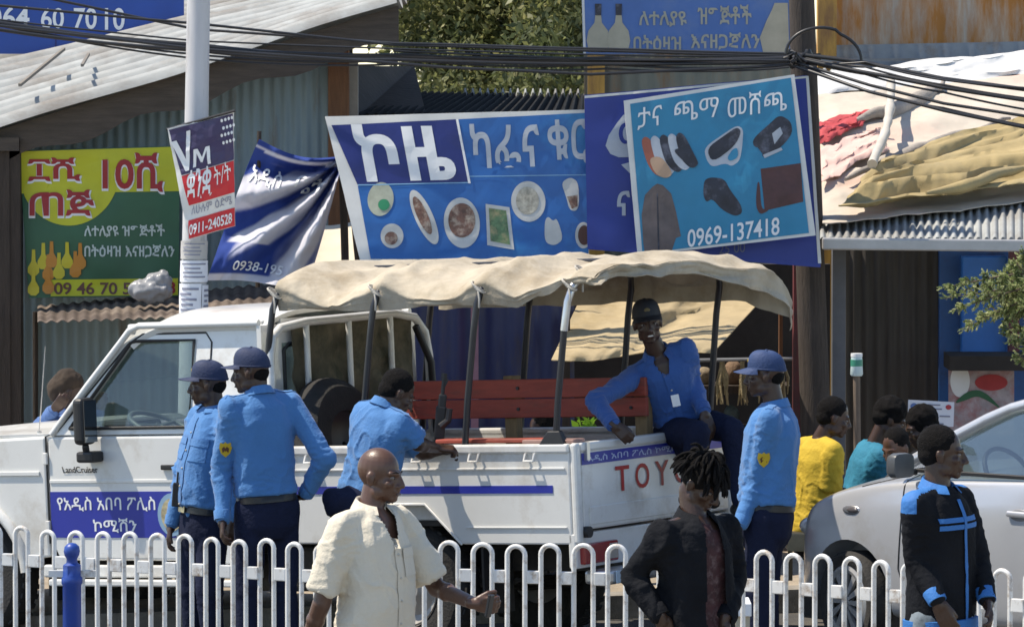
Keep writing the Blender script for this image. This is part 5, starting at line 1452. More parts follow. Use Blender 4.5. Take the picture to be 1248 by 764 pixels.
# seams, handles, indicator, mirror
def skin(u, z):
    """outer half width of the body at (u, z)"""
    hit = body_bvh.ray_cast(V((u, 2.0, z)), V((0, -1, 0)))[0]
    return hit.y if hit is not None else 0.8
bmt = bmesh.new(); bmt.from_mesh(bme); body_bvh = BVHTree.FromBMesh(bmt); bmt.free()
for s in (1, -1):
    for seam in ([(-0.40, 1.01), (-0.42, 0.85), (-0.40, 0.5), (-0.50, 0.26)], [(-1.46, 1.03), (-1.48, 0.80), (-1.47, 0.5), (-1.42, 0.26)], [(-0.05, 0.93), (-0.40, 1.02)], [(-2.42, 1.08), (-2.40, 0.80), (-2.15, 0.6), (-2.0, 0.45)]):
        pts = []
        for (a, b), (c, d) in zip(seam, seam[1:]):
            for k in range(6): pts.append((a + (c - a) * k / 6, b + (d - b) * k / 6))
        mb = MB(); mb.tube([(u, s * (skin(u, z) + 0.0005), z) for u, z in pts], 0.005, 5); cpart(mb, "door_seam", M_trim)
    for u in (-1.30, -2.22):
        w = skin(u, 0.86)
        mb = MB(); mb.box((u - 0.095, s * w, 0.845), (u + 0.085, s * (w + 0.025), 0.878)); h = cpart(mb, "handle", M_silver, bevel=0.012, seg=3)
        mb = MB(); mb.ell((u, s * w, 0.855), (0.075, 0.006, 0.035)); cpart(mb, "handle_recess", mat("recess_grey", (0.22, 0.22, 0.23), 0.5, 0.3), h, smooth=60)
    w = skin(-0.02, 0.80)
    mb = MB(); mb.ell((-0.02, s * w, 0.80), (0.075, 0.012, 0.028)); ind = cpart(mb, "indicator", mat("indicator_trim", (0.30, 0.30, 0.31), 0.25, 0.6), smooth=60)
    mb = MB(); mb.ell((-0.03, s * (w + 0.008), 0.802), (0.045, 0.009, 0.016)); cpart(mb, "lens", mat("lens_dark", (0.10, 0.09, 0.09), 0.15), ind, smooth=60)
    mb = MB(); mb.rings([ring_([-0.50 + dx, s * 0.925, 1.085], w, h) for dx, w, h in ((-0.045, .06, .05), (-0.04, .078, .066), (0.0, .084, .07), (0.03, .07, .058), (0.05, .04, .03))]); mr_ = cpart(mb, "door_mirror", mat("mirror_shell_grey", (0.085, 0.09, 0.095), 0.35), smooth=50)
    mb = MB(); mb.bar((-0.48, s * 0.78, 1.04), (-0.50, s * 0.90, 1.05), 0.05, 0.035); cpart(mb, "mirror_foot", M_trim, mr_, bevel=0.01)
    mb = MB(); mb.ell((0.50, s * 0.50, 0.66), (0.12, 0.16, 0.07)); cpart(mb, "headlight", mat("headlamp_clear", (0.55, 0.56, 0.56), 0.1, 0.3), smooth=60)
# wheels: tyre, cover with spokes
def car_wheel(u, s, steer=0.0):
    M = Matrix.Translation(V((u, s * 0.735, 0.285))) @ Matrix.Rotation(steer, 4, 'Z')
    f = lambda x, y, z: M @ V((x, y * s, z))
    mb = MB(fn=f)
    prof = [(0.185, -0.07), (0.26, -0.085), (0.282, -0.06), (0.285, 0.0), (0.282, 0.06), (0.26, 0.085), (0.21, 0.08), (0.19, 0.06)]
    mb.rings([[(q * math.cos(a), w, q * math.sin(a)) for q, w in prof] for a in [2 * math.pi * k / 44 for k in range(44)]], closed=True)
    ty = cpart(mb, "wheel", M_rubber, smooth=40)
    mb = MB(fn=f)
    M_cov = mat("wheel_cover_silver", (0.40, 0.40, 0.40), 0.4, 0.5, var=0.1, vs_=8)
    mb.rings([[(q * math.cos(a), w, q * math.sin(a)) for q, w in [(0.195, 0.05), (0.205, 0.075), (0.185, 0.085), (0.165, 0.08), (0.165, 0.05)]] for a in [2 * math.pi * k / 44 for k in range(44)]], closed=True)
    for k in range(12):
        a = 2 * math.pi * k / 12
        d = V((math.cos(a), 0, math.sin(a))); t_ = V((-math.sin(a), 0, math.cos(a)))
        p0, p1 = d * 0.035, d * 0.172
        w0, w1 = 0.009, 0.021
        mb.hexa([tuple(p0 - t_ * w0 + V((0, .062, 0))), tuple(p1 - t_ * w1 + V((0, .066, 0))), tuple(p1 + t_ * w1 + V((0, .066, 0))), tuple(p0 + t_ * w0 + V((0, .062, 0))), tuple(p0 - t_ * w0 + V((0, .088, 0))), tuple(p1 - t_ * w1 + V((0, .08, 0))), tuple(p1 + t_ * w1 + V((0, .08, 0))), tuple(p0 + t_ * w0 + V((0, .088, 0)))])
    mb.tube([(0, 0.05, 0), (0, 0.092, 0)], 0.042, 20)
    cpart(mb, "wheel_cover", M_cov, ty, smooth=35)
    mb = MB(fn=f); mb.tube([(0, 0.02, 0), (0, 0.045, 0)], 0.18, 24); cpart(mb, "brake_disc", M_under, ty)
for s in (1, -1):
    car_wheel(0.0, s, -0.22); car_wheel(-2.37, s)
mb = MB(); mb.box((-2.8, -0.74, 0.16), (0.45, 0.74, 0.30)); cpart(mb, "floor_pan", M_under)
# ================================================================== pedestrian fence and bollard
FZ = 1.15
def fence(label, pix, halfw, r=0.0118):
    """pix: (px, py of the hoop's crown) in order; the distance follows from the common height of 1.15 m"""
    pts = []
    for px, py in pix:
        y = (CAM_H - FZ) * FPX / (py - HOR)
        pts.append(V(((px - 624) * y / FPX, y, 0)))
    d = (pts[-1] - pts[0]).normalized()
    t = thing("fence_panel", label, "fence", (pts[0] + pts[-1]) / 2, "white hooped fence panels")
    rj = random.Random(len(label))
    for p in pts:
        mb = MB()
        w = halfw * rj.uniform(0.93, 1.06)
        p = p + V((0, rj.uniform(-.008, .008), rj.uniform(-.010, .006)))
        mb.tube([p - d * w + V((0, 0, 0.0)), p - d * w + V((0, 0, FZ - w - 0.01))] + [p + d * (-w * math.cos(a)) + V((0, 0, FZ - w - 0.0135 + w * math.sin(a))) for a in [math.pi * i / 10 for i in range(1, 10)]] + [p + d * w + V((0, 0, FZ - w - 0.01)), p + d * w], r, 8)
        mb.build("hoop", M_white_paint, t, smooth=50)
    for a, b in zip(pts, pts[1:]):
        for z0, z1 in ((0.955, 1.015), (0.16, 0.22)):
            mb = MB(); mb.bar(a + d * (halfw + 0.008) + V((0, 0, (z0 + z1) / 2)), b - d * (halfw + 0.008) + V((0, 0, (z0 + z1) / 2)), 0.022, z1 - z0)
            mb.build("rail_plate", M_white_paint, t, bevel=0.004)
    return t
ypx = lambda a, b, x0, x1, x: a + (b - a) * (x - x0) / (x1 - x0)
fence("hooped white fence panel to the left of the man in the cream shirt", [(x, ypx(642, 659, 24, 358, x)) for x in (-42, -9, 24, 56.5, 91, 124, 157, 190.5, 224, 257, 290.5, 324, 358, 392, 426)], 0.036)
fence("hooped white fence panel between the cream shirted man and the black jacketed man", [(x, ypx(658.5, 664, 545, 752, x)) for x in (465, 506, 547, 588, 629, 670.5, 711.5, 752, 793, 834)], 0.044)
fence("hooped white fence panel in front of the silver car", [(x, ypx(669, 690, 895, 1190, x)) for x in (861, 897, 932.5, 968.5, 1004, 1040, 1075.5, 1112, 1149, 1186, 1224, 1263, 1302)], 0.042)
# bollard
by = 24.9
bc = W(88, 764, by)
bx_ = bc.x
bo_ = thing("bollard", "royal blue bollard with a ball top in front of the left fence panel", "bollard", (bx_, by, 0))
mb = MB()
zt_ = W(88, 661, by).z
prof = [(0.056, 0.0), (0.056, 0.05), (0.046, 0.07), (0.046, zt_ - 0.20), (0.052, zt_ - 0.19), (0.052, zt_ - 0.165), (0.044, zt_ - 0.155), (0.044, zt_ - 0.105), (0.028, zt_ - 0.095), (0.026, zt_ - 0.075), (0.036, zt_ - 0.06), (0.040, zt_ - 0.04), (0.036, zt_ - 0.018), (0.02, zt_ - 0.004), (0.002, zt_)]
mb.rings([[(bx_ + r * math.cos(a), by + r * math.sin(a), z) for a in [2 * math.pi * k / 8 + .39 for k in range(8)]] if z < zt_ - 0.1 else [(bx_ + r * math.cos(a), by + r * math.sin(a), z) for a in [2 * math.pi * k / 8 + .39 for k in range(8)]] for r, z in prof])
mb.build("post", M_bollard, bo_, smooth=45)
for s in (-1, 1):
    mb = MB(); mb.bar((bx_ + s * 0.04, by + 0.01, 0.985), (bx_ + s * 0.11, by + 0.01, 0.985), 0.02, 0.03); mb.build("bracket", M_white_paint, bo_)
# ================================================================== people
M_skin = mat("dark_skin", (0.052, 0.027, 0.018), 0.40, var=0.12, vs_=20, bump=0.06, bs=160, spec=0.45)
M_skin2 = mat("brown_skin", (0.095, 0.047, 0.031), 0.40, var=0.12, vs_=20, bump=0.06, bs=160, spec=0.5)
M_hair = mat("black_hair", (0.010, 0.009, 0.009), 0.85, spec=0.12, var=0.3, vs_=40, bump=0.8, bs=220)
M_hair2 = mat("stubble_hair", (0.032, 0.020, 0.015), 0.65, var=0.2, vs_=40, bump=0.4, bs=220)
M_eye = mat("eye_white", (0.17, 0.145, 0.13), 0.5, var=0.03)
M_iris = mat("dark_iris", (0.012, 0.008, 0.006), 0.15, var=0.03)
M_teeth = mat("teeth", (0.65, 0.62, 0.56), 0.3, var=0.03)
M_lip = mat("lip_skin", (0.055, 0.025, 0.021), 0.4, var=0.08)
M_pblue = mat("police_shirt_blue", (0.048, 0.175, 0.41), 0.9, var=0.07, vs_=5, bump=0.25, bs=70, sheen=0.2)
M_pblue_d = mat("police_shirt_dark_blue", (0.022, 0.085, 0.28), 0.85, var=0.10, vs_=5, bump=0.25, bs=70, sheen=0.2)  # darker copy of the police shirt blue, for the seated officer
M_navyc = mat("navy_trousers", (0.012, 0.016, 0.038), 0.9, spec=0.15, var=0.2, vs_=6, bump=0.3, bs=60)
M_cap = mat("navy_cap", (0.011, 0.023, 0.070), 0.75, var=0.12, vs_=10, bump=0.2, bs=90)
M_cap_l = mat("light_blue_cap", (0.016, 0.042, 0.125), 0.75, var=0.12, vs_=10, bump=0.2, bs=90)
M_capblack = mat("black_cap", (0.012, 0.014, 0.020), 0.7, var=0.15)
M_creamsh = mat("cream_shirt", (0.62, 0.565, 0.46), 0.85, var=0.05, vs_=5, bump=0.25, bs=60, sheen=0.15)
M_blackj = mat("black_jacket_cloth", (0.009, 0.010, 0.013), 0.85, spec=0.12, var=0.25, vs_=6, bump=0.3, bs=50)
M_print = mat("maroon_print_shirt", (0.045, 0.014, 0.016), 0.8, var=0.5, vs_=22, stain=(0.15, 0.10, 0.10), stain_amt=0.35, ss=26)
M_brightblue = mat("bright_blue_trim", (0.022, 0.15, 0.43), 0.75, var=0.08, bump=0.2, bs=60)
M_camo = mat("grey_camouflage", (0.20, 0.24, 0.27), 0.85, var=0.3, vs_=8, stain=(0.06, 0.075, 0.085), stain_amt=0.55, ss=12)
M_yellowt = mat("yellow_tee", (0.52, 0.36, 0.030), 0.85, var=0.08, vs_=5, bump=0.25, bs=50)
M_tealt = mat("teal_shirt", (0.012, 0.17, 0.27), 0.85, var=0.1, vs_=5, bump=0.25, bs=50)
M_greyt = mat("dark_grey_trousers", (0.03, 0.03, 0.032), 0.85, var=0.2)
M_shoe_l = mat("black_leather", (0.012, 0.011, 0.011), 0.4, var=0.2)
M_badge = mat("badge_yellow", (0.52, 0.36, 0.02), 0.6, var=0.1)
M_badge2 = mat("badge_brown", (0.10, 0.035, 0.015), 0.6, var=0.1)
M_buckle = mat("brass_buckle", (0.45, 0.40, 0.26), 0.35, 0.5, var=0.1)
def facing(a):
    """0 = towards the camera, 90 = to the right of the picture, 180 = away, 270 = to the left"""
    a = R(a)
    return V((math.sin(a), -math.cos(a), 0))
UP = V((0, 0, 1))
def head_frame(yaw, pitch, roll=0):
    f = facing(yaw)
    l = UP.cross(f)
    f2 = (f * math.cos(R(pitch)) - UP * math.sin(R(pitch))).normalized()
    u2 = l.cross(f2).normalized() * -1 if l.cross(f2).z < 0 else l.cross(f2).normalized()
    u2 = f2.cross(l); u2 = u2 if u2.z > 0 else -u2
    l2 = l * math.cos(R(roll)) + u2 * math.sin(R(roll))
    u3 = u2 * math.cos(R(roll)) - l * math.sin(R(roll))
    return Matrix((l2, f2, u3)).transposed()      # columns: x = the person's left, y = forward, z = up
def ring(c, ax, ay, rx, ry, n=24, e=2.3):
    out = []
    for i in range(n):
        q = 2 * math.pi * i / n
        cx, sx = math.cos(q), math.sin(q)
        x = math.copysign(abs(cx) ** (2 / e), cx); y = math.copysign(abs(sx) ** (2 / e), sx)
        out.append(c + ax * rx * x + ay * ry * y)
    return out
def add_head(mb, o, m, k=1.0, smile=False):
    """head with skull, jaw, brow, nose, lips and ears; o = point between chin and throat (z = 0 at the chin)"""
    P = lambda x, y, z: o + m @ V((x * k, y * k, z * k))
    E = lambda c, r: mb.ell(P(*c), [q * k for q in r], m, 20, 14)
    C = lambda a, b, r0, r1: mb.capsule(P(*a), P(*b), r0 * k, r1 * k, 12)
    E((0, -0.014, 0.140), (0.074, 0.095, 0.092))
    E((0, 0.018, 0.085), (0.061, 0.070, 0.088))
    E((0, 0.030, 0.050), (0.050, 0.052, 0.050))
    E((0, 0.064, 0.016), (0.027, 0.022, 0.019))
    for s in (-1, 1):
        E((s * 0.046, 0.010, 0.042), (0.017, 0.034, 0.030))
        E((s * 0.042, 0.058, 0.082), (0.021, 0.020, 0.018))
        C((s * 0.012, 0.084, 0.127), (s * 0.046, 0.068, 0.128), 0.011, 0.010)
        E((s * 0.0145, 0.094, 0.070), (0.0095, 0.012, 0.009))
        E((s * 0.076, -0.012, 0.098), (0.009, 0.019, 0.031))
        E((s * 0.080, -0.018, 0.108), (0.008, 0.014, 0.020))
    C((0, 0.086, 0.122), (0, 0.108, 0.076), 0.0095, 0.0135)
    C((-0.018, 0.084, 0.0505), (0.018, 0.084, 0.0505), 0.0085, 0.0085)
    C((-0.016, 0.083, 0.037), (0.016, 0.083, 0.037), 0.0085, 0.0085)
    C((0, 0.090, 0.0505), (0, 0.090, 0.0505), 0.008, 0.008)
def add_hand(mb, w, d, n, side, curl=25, k=1.0, thumb=35, spread=1.0):
    """w wrist, d direction of the palm, n palm normal (towards the palm side), side: unit towards the thumb"""
    d = d.normalized(); n = (n - d * n.dot(d)).normalized(); t = d.cross(n).normalized()
    if t.dot(side) < 0: t = -t
    mb.capsule(w - d * 0.015, w + d * 0.02, 0.027 * k, 0.026 * k, 12)
    lens = [0.070, 0.079, 0.074, 0.058]
    for i in range(4):
        off = (1.5 - i) * 0.0195 * k
        kn = w + d * (0.090 - 0.004 * abs(i - 1.2)) * k + t * off
        mb.capsule(w + d * 0.02 * k + t * off * 0.75, kn, 0.0145 * k, 0.0115 * k, 10)
        p, L_ = kn, lens[i] * k
        a = 0.0
        dd = (d + t * (1.5 - i) * 0.06 * spread).normalized()
        for j, (fr, r0, r1) in enumerate(((0.45, 0.0100, 0.0092), (0.30, 0.0092, 0.0084), (0.25, 0.0084, 0.0072))):
            a += R(curl * (0.8 if j == 0 else 1.1))
            q = p + (dd * math.cos(a) + n * math.sin(a)) * L_ * fr
            mb.capsule(p, q, r0 * k, r1 * k, 10)
            p = q
    b = w + d * 0.028 * k + t * 0.022 * k
    a = R(thumb)
    m_ = b + (d * math.cos(a) + t * math.sin(a) * 0.8 + n * math.sin(a) * 0.5).normalized() * 0.042 * k
    mb.capsule(b - d * 0.01, m_, 0.0155 * k, 0.0115 * k, 10)
    a2 = a * 0.35
    e = m_ + (d * math.cos(a2) + t * math.sin(a2) * 0.5 + n * 0.55).normalized() * 0.034 * k
    mb.capsule(m_, e, 0.0112 * k, 0.009 * k, 10)
def folds(amp, fine, joints=(), axis=None, seed=0.0):
    """cloth folds: long hanging drapes, a few sharp creases, and creases gathered near the bends in joints"""
    def f(p, n):
        q = V((p.x * 1.25, p.y * 1.25, p.z * 0.42)) * 6 + V((seed, 0, seed))
        q += V((noise.noise(p * 5), noise.noise(p * 5 + V((9, 0, 0))), 0)) * 0.5
        a = (0.45 - abs(noise.noise(q)) * 1.5) * amp
        q2 = V((p.x + p.z * 0.55, p.y, p.z * 0.5 - p.x * 0.35)) * 11 + V((0, seed, 0))
        c = 1 - abs(noise.noise(q2)) * 5
        if c > 0: a += c * c * fine * (0.5 + noise.noise(p * 4 + V((seed, 3, 0))))
        for j, r in joints:
            dd = (p - j).length
            if dd < r:
                w = (1 - dd / r)
                q3 = V((p.x * 10 + p.z * 9, p.y * 8, p.z * 26 - p.x * 6)) + V((0, 0, seed))
                c = 1 - abs(noise.noise(q3)) * 3.2
                if c > 0: a += fine * 1.5 * w * c
        return a
    return f
def skin_patch(bvh, pts2, o, ax, ay, dirn, off, name, m, parent, n=(6, 6), poly=None, t=0.002):
    """lay a small flat piece (badge, pocket, strip) on a garment: project along dirn"""
    mb = MB()
    (x0, y0), (x1, y1) = pts2
    ok = True
    def P(a, b, lift):
        p = o + ax * (x0 + (x1 - x0) * a) + ay * (y0 + (y1 - y0) * b)
        h = bvh.ray_cast(p - dirn * 0.30, dirn)
        q = h[0] if h[0] is not None else p
        return q - dirn * lift
    if poly is None:
        mb.sheet(lambda a, b: P(a, b, off), n[0], n[1], 0.0015)
    else:
        cen = (sum(p[0] for p in poly) / len(poly), sum(p[1] for p in poly) / len(poly))
        ring0 = [P(*cen, off)] + [P(a, b, off) for a, b in poly]
        mb.add(ring0, [(0, i + 1, (i + 1) % len(poly) + 1) for i in range(len(poly))])
    return mb.build(name, m, parent, smooth=60, fix=False)
SHIELD = [(0.5, 0.0), (0.85, 0.25), (1.0, 0.6), (0.92, 0.95), (0.65, 0.88), (0.5, 1.0), (0.35, 0.88), (0.08, 0.95), (0.0, 0.6), (0.15, 0.25)]
def person(label, Y, nb, pel, yaw, head, hyaw, hpitch=5, hroll=0, hk=1.0, k=1.0, skin=None, wide=1.0, deep=1.0, belly=0.0,
           arms=None, legs=None, roll=0.0, vneck=0.0, inner=None, open_w=0.0, hair='short', hair_m=None, cap=None, sleeves='long', top=None, hem='tuck', bottom=None, collar=True,
           collar_m=None, voxel=0.0065, dy_nb=0.0, dy_pel=0.0, dy_head=0.0, group=None, sh_drop=0.052, sh_w=0.172, shoes=True, ground=None, cloth_voxel=0.009,
           belt=False, fold=0.013, fine=0.009, teeth=False, foot_yaw=None, seated=False, uniform=False, placket=False):
    skin = skin or M_skin
    s_ = FPX / Y
    N = W(nb[0], nb[1], Y + dy_nb)
    Pv = W(pel[0], pel[1], Y + dy_pel)
    f = facing(yaw)
    axis = (N - Pv).normalized()
    l = UP.cross(f); l = (l - axis * l.dot(axis)).normalized()
    f = l.cross(axis); f = f if f.dot(facing(yaw)) > 0 else -f
    g0 = gz(Pv.x, Y) if ground is None else ground
    root = thing("person", label, "person", (Pv.x, Pv.y, g0), group)
    T = (N - Pv).length
    HF = head_frame(hyaw, hpitch, hroll)
    HC = W(head[0], head[1], Y + dy_head)
    HO = HC - HF @ V((0, 0.0, 0.115 * hk))             # chin level under the skull's middle
    sh = {}
    for s in (1, -1):
        sh[s] = N + l * (s * sh_w * k * wide) - axis * (sh_drop * k - s * roll)
    A = {}
    for s in (1, -1):
        a = (arms or {}).get(s)
        if a is None:
            el = sh[s] - UP * 0.28 * k + l * s * 0.05 ; wr = el - UP * 0.25 * k + f * 0.05
            a = dict(el=el, wr=wr)
        else:
            a = dict(a)
            for q in ('el', 'wr'):
                if not isinstance(a[q], Vector):
                    a[q] = W(a[q][0], a[q][1], Y + (a[q][2] if len(a[q]) > 2 else 0))
        A[s] = a
    Lg = {}
    fy = facing(foot_yaw if foot_yaw is not None else yaw)
    for s in (1, -1):
        hip = Pv + l * s * 0.088 * k * wide - axis * 0.03
        a = (legs or {}).get(s)
        if a is None:
            an = V((hip.x + l.x * s * 0.04, hip.y + l.y * s * 0.04, g0 + 0.085))
            kn = hip.lerp(an, 0.52) + fy * 0.025
        else:
            kn, an = [q if isinstance(q, Vector) else W(q[0], q[1], Y + (q[2] if len(q) > 2 else 0)) for q in a]
        Lg[s] = (hip, kn, an)
    # ---- the body: one continuous surface from crown to sole
    mb = MB()
    add_head(mb, HO, HF, hk)
    nk0 = HO + HF @ V((0, -0.026, 0.055)) * hk
    mb.capsule(nk0, N + axis * 0.0, 0.052 * k, 0.058 * k, 18)
    def tr(t, rx, ry, fo=0.0): return ring(Pv.lerp(N, t) + f * fo, l, f, rx * k * wide, ry * k * deep)
    mb.rings([tr(-0.16, .13, .09), tr(0.0, .15, .105), tr(0.25, .135, .095, .005 + belly * .6), tr(0.55, .14, .10, .005), tr(0.78, .15, .105), tr(0.92, .12, .085), tr(1.02, .06, .055)])
    for s in (1, -1):
        a = A[s]
        mb.capsule(N - axis * 0.01, sh[s], 0.043 * k, 0.044 * k)
        mb.capsule(sh[s], a['el'], 0.049 * k, 0.041 * k)
        mb.capsule(a['el'], a['wr'], 0.042 * k, 0.027 * k)
        mid = a['el'].lerp(a['wr'], 0.28); mb.ell(mid, (0.043 * k,) * 3)
        if a.get('hand', True):
            fore = (a['wr'] - a['el']).normalized()
            hd = a.get('hd', fore); hn = a.get('hn', -l * s); side = a.get('side', f)
            add_hand(mb, a['wr'], hd, hn, side, a.get('curl', 28), k * 1.0, a.get('thumb', 30))
        hip, kn, an = Lg[s]
        mb.capsule(hip, kn, 0.078 * k, 0.055 * k); mb.capsule(kn, an, 0.053 * k, 0.036 * k)
        mb.ell(kn.lerp(an, 0.3) - fy * 0.012, (0.054 * k,) * 3)
        mb.capsule(an - fy * 0.03 - UP * 0.045, an + fy * 0.13 - UP * 0.055, 0.033, 0.026)
    bm_ = solid(mb, voxel, 2)
    body = link("body", bm_, skin, root)
    # ---- eyes
    PH = lambda x, y, z: HO + HF @ V((x, y, z)) * hk
    for s in (1, -1):
        mb = MB(); mb.ell(PH(s * 0.030, 0.0715, 0.109), [q * hk for q in (0.0135, 0.0115, 0.0085)], HF, 14, 10); ey = mb.build("eye", M_eye, root, smooth=80)
        mb = MB(); mb.ell(PH(s * 0.030, 0.0795, 0.109), [q * hk for q in (0.0058, 0.0045, 0.0062)], HF, 12, 8); mb.build("iris", M_iris, ey, smooth=80)
        if hair != 'bald' or True:
            mb = MB(); mb.tube([PH(s * 0.014, 0.0925, 0.1315), PH(s * 0.030, 0.0875, 0.1350), PH(s * 0.045, 0.0765, 0.1315)], [0.0018 * hk, 0.0026 * hk, 0.0015 * hk], 6); mb.build("eyebrow", M_hair, root, smooth=60)
    mb = MB(); mb.capsule(PH(-0.015, 0.0905, 0.0375), PH(0.015, 0.0905, 0.0375), 0.0052 * hk, 0.0052 * hk, 8); mb.build("lip", M_lip, root, smooth=80)
    if teeth:
        mb = MB(); mb.ell(PH(0, 0.0925, 0.0445), [q * hk for q in (0.017, 0.006, 0.0048)], HF, 12, 8); mb.build("teeth", M_teeth, root, smooth=80)
    # ---- hair
    hm = hair_m or M_hair
    if hair in ('short', 'stubble', 'thick'):
        th = {'short': 0.0055, 'stubble': 0.003, 'thick': 0.014}[hair]
        mb = MB()
        if not cap: mb.ell(PH(0, -0.024, 0.150 + th * 0.4), [q * hk for q in (0.074 + th, 0.089 + th, 0.084 + th)], HF, 40, 28)
        mb.ell(PH(0, -0.052, 0.105), [q * hk for q in ((0.066 + th * .7, 0.058 + th * .7, 0.060) if not cap else (0.062, 0.053, 0.056))], HF, 40, 28)
        hmesh = solid(mb, 0.006, 1, (lambda p, n: 0.002 * noise.noise(p * 70) + (0.008 * noise.noise(p * 30) if hair == 'thick' else 0)))
        link("hair", hmesh, hm, root)
    elif hair == 'dreads':
        mb = MB()
        mb.ell(PH(0, -0.022, 0.152), [q * hk for q in (0.086, 0.102, 0.092)], HF, 40, 28)
        rg = random.Random(5)
        for i in range(190):
            th = rg.uniform(0, 2 * math.pi); el = rg.uniform(0.05, 1.45)
            dv = V((math.cos(el) * math.cos(th), math.cos(el) * math.sin(th), math.sin(el)))
            st_ = V((dv.x * 0.08, -0.02 + dv.y * 0.095, 0.145 + dv.z * 0.088))
            L_ = rg.uniform(0.055, 0.11) * (1.0 if dv.y < 0.3 else 0.9)
            out = V((dv.x, dv.y, 0.25 + 0.6 * dv.z)).normalized()
            pts = []
            p = st_.copy()
            dcur = out.copy()
            for j in range(8):
                pts.append(PH(*p))
                dcur = (dcur + V((rg.uniform(-.25, .25), rg.uniform(-.25, .25) + 0.10, -0.42))).normalized()
                p = p + dcur * L_ / 7
            mb.tube(pts, [rg.uniform(0.005, 0.0075) * hk] * 5 + [0.007 * hk, 0.006 * hk, 0.003 * hk], 7)
        hmesh = mb.build("hair", hm, root, smooth=70)
    # ---- cap
    if cap:
        cm, bill_up = cap
        mb = MB()
        rs = []
        for i in range(11):
            t = i / 10
            zz = 0.138 + 0.104 * math.sin(t * math.pi / 2) ** 0.9
            w = math.cos(t * math.pi / 2 * 0.985) ** 0.62
            rs.append([PH(0.0825 * w * math.cos(q) * (1 + 0.02 * math.sin(3 * q + 1) * t), -0.014 - 0.004 * t + 0.104 * w * math.sin(q), zz + (0.014 * (1 - t) + 0.010 * t * (1 - t) * 3) * math.sin(q) + 0.003 * math.sin(4 * q) * t) for q in [2 * math.pi * j / 32 for j in range(32)]])
        mb.rings(rs)
        cp = mb.build("cap", cm, root, smooth=60)
        mb = MB()
        def bill(a, b):
            q = R(22) + (math.pi - R(44)) * a
            r = 1 + 0.0 * b
            ext = 0.072 * b * (math.sin(math.pi * a) ** 0.55)
            x = 0.082 * math.cos(q) ; y = -0.010 + 0.105 * math.sin(q)
            return PH(x * (1 + 0.05 * b), y + ext, 0.152 - 0.016 * b + bill_up * b - 0.85 * (x * 1.6) ** 2 * (0.4 + b))
        mb.sheet(bill, 20, 8, 0.004)
        mb.build("bill", cm, cp, smooth=60)
        mb = MB(); mb.ell(PH(0, -0.018, 0.2425), [q * hk for q in (0.011, 0.011, 0.006)], HF, 12, 8); mb.build("button", cm, cp, smooth=60)
        mb = MB(); mb.tube([PH(0.0835 * math.cos(q), -0.014 + 0.105 * math.sin(q), 0.144 + 0.011 * math.sin(q)) for q in [2 * math.pi * j / 32 for j in range(32)]], 0.0035 * hk, 6, closed=True); mb.build("band", cm, cp, smooth=60)
        mb = MB(); mb.ell(PH(0, 0.083, 0.190), [q * hk for q in (0.018, 0.004, 0.014)], HF, 14, 8); mb.build("cap_badge", M_badge if cm is not M_capblack else mat("dull_gold", (0.12, 0.09, 0.03), 0.5), cp, smooth=60)
    # ---- the shirt or jacket
    jn = [(A[s]['el'], 0.16) for s in (1, -1)] + [(sh[s] - axis * 0.08 + f * 0.03, 0.12) for s in (1, -1)] + [(Pv.lerp(N, 0.12), 0.22)]
    mb = MB()
    lo = {'tuck': -0.02, 'out': -0.16, 'long': -0.34}[hem]
    def sr(t, rx, ry, fo=0.0): return ring(Pv.lerp(N, t) + f * fo, l, f, rx * k * wide, ry * k * deep, 28, 2.4)
    rows = [sr(lo, .168 if hem != 'tuck' else .146, .128 if hem != 'tuck' else .108, belly * .4)]
    if hem != 'tuck': rows.append(sr(0.0, .170, .130, belly * .8))
    else: rows += [sr(0.065, .148, .110, belly * .5), sr(0.085, .172, .132, belly * .85)]
    rows += [sr(0.22, .166, .125, .004 + belly), sr(0.5, .168, .126, .006 + belly * .7), sr(0.75, .172, .126, .004), sr(0.90, .140, .105), sr(1.0, .080, .076), sr(1.03, .066, .064)]
    mb.rings(rows)
    for s in (1, -1):
        a = A[s]
        mb.capsule(N - axis * 0.02, sh[s], 0.056 * k, 0.058 * k)
        mb.capsule(sh[s].lerp(Pv, 0.08), sh[s].lerp(Pv, 0.4) + l * s * 0.0, 0.075 * k, 0.07 * k)
        if sleeves == 'long':
            mb.capsule(sh[s], a['el'], 0.063 * k, 0.054 * k)
            e_ = a['wr'] + (a['el'] - a['wr']).normalized() * 0.02
            mb.capsule(a['el'], e_, 0.056 * k, 0.041 * k)
        elif sleeves == 'short':
            q = sh[s].lerp(a['el'], 0.86)
            d_ = (a['el'] - sh[s]).normalized()
            x_ = d_.cross(f).normalized(); y_ = d_.cross(x_)
            mb.rings([ring(sh[s].lerp(a['el'], t_), x_, y_, r_ * k, r_ * k, 20, 2) for t_, r_ in ((-0.08, .050), (0.05, .062), (0.3, .069), (0.55, .072), (0.86, .074))])
        elif sleeves == 'rolled':
            mb.capsule(sh[s], a['el'], 0.069 * k, 0.058 * k)
            mb.capsule(a['el'], a['el'].lerp(a['wr'], 0.3), 0.056 * k, 0.05 * k)
    smesh = solid(mb, cloth_voxel, 3, folds(fold, fine, jn, seed=N.x * 3))
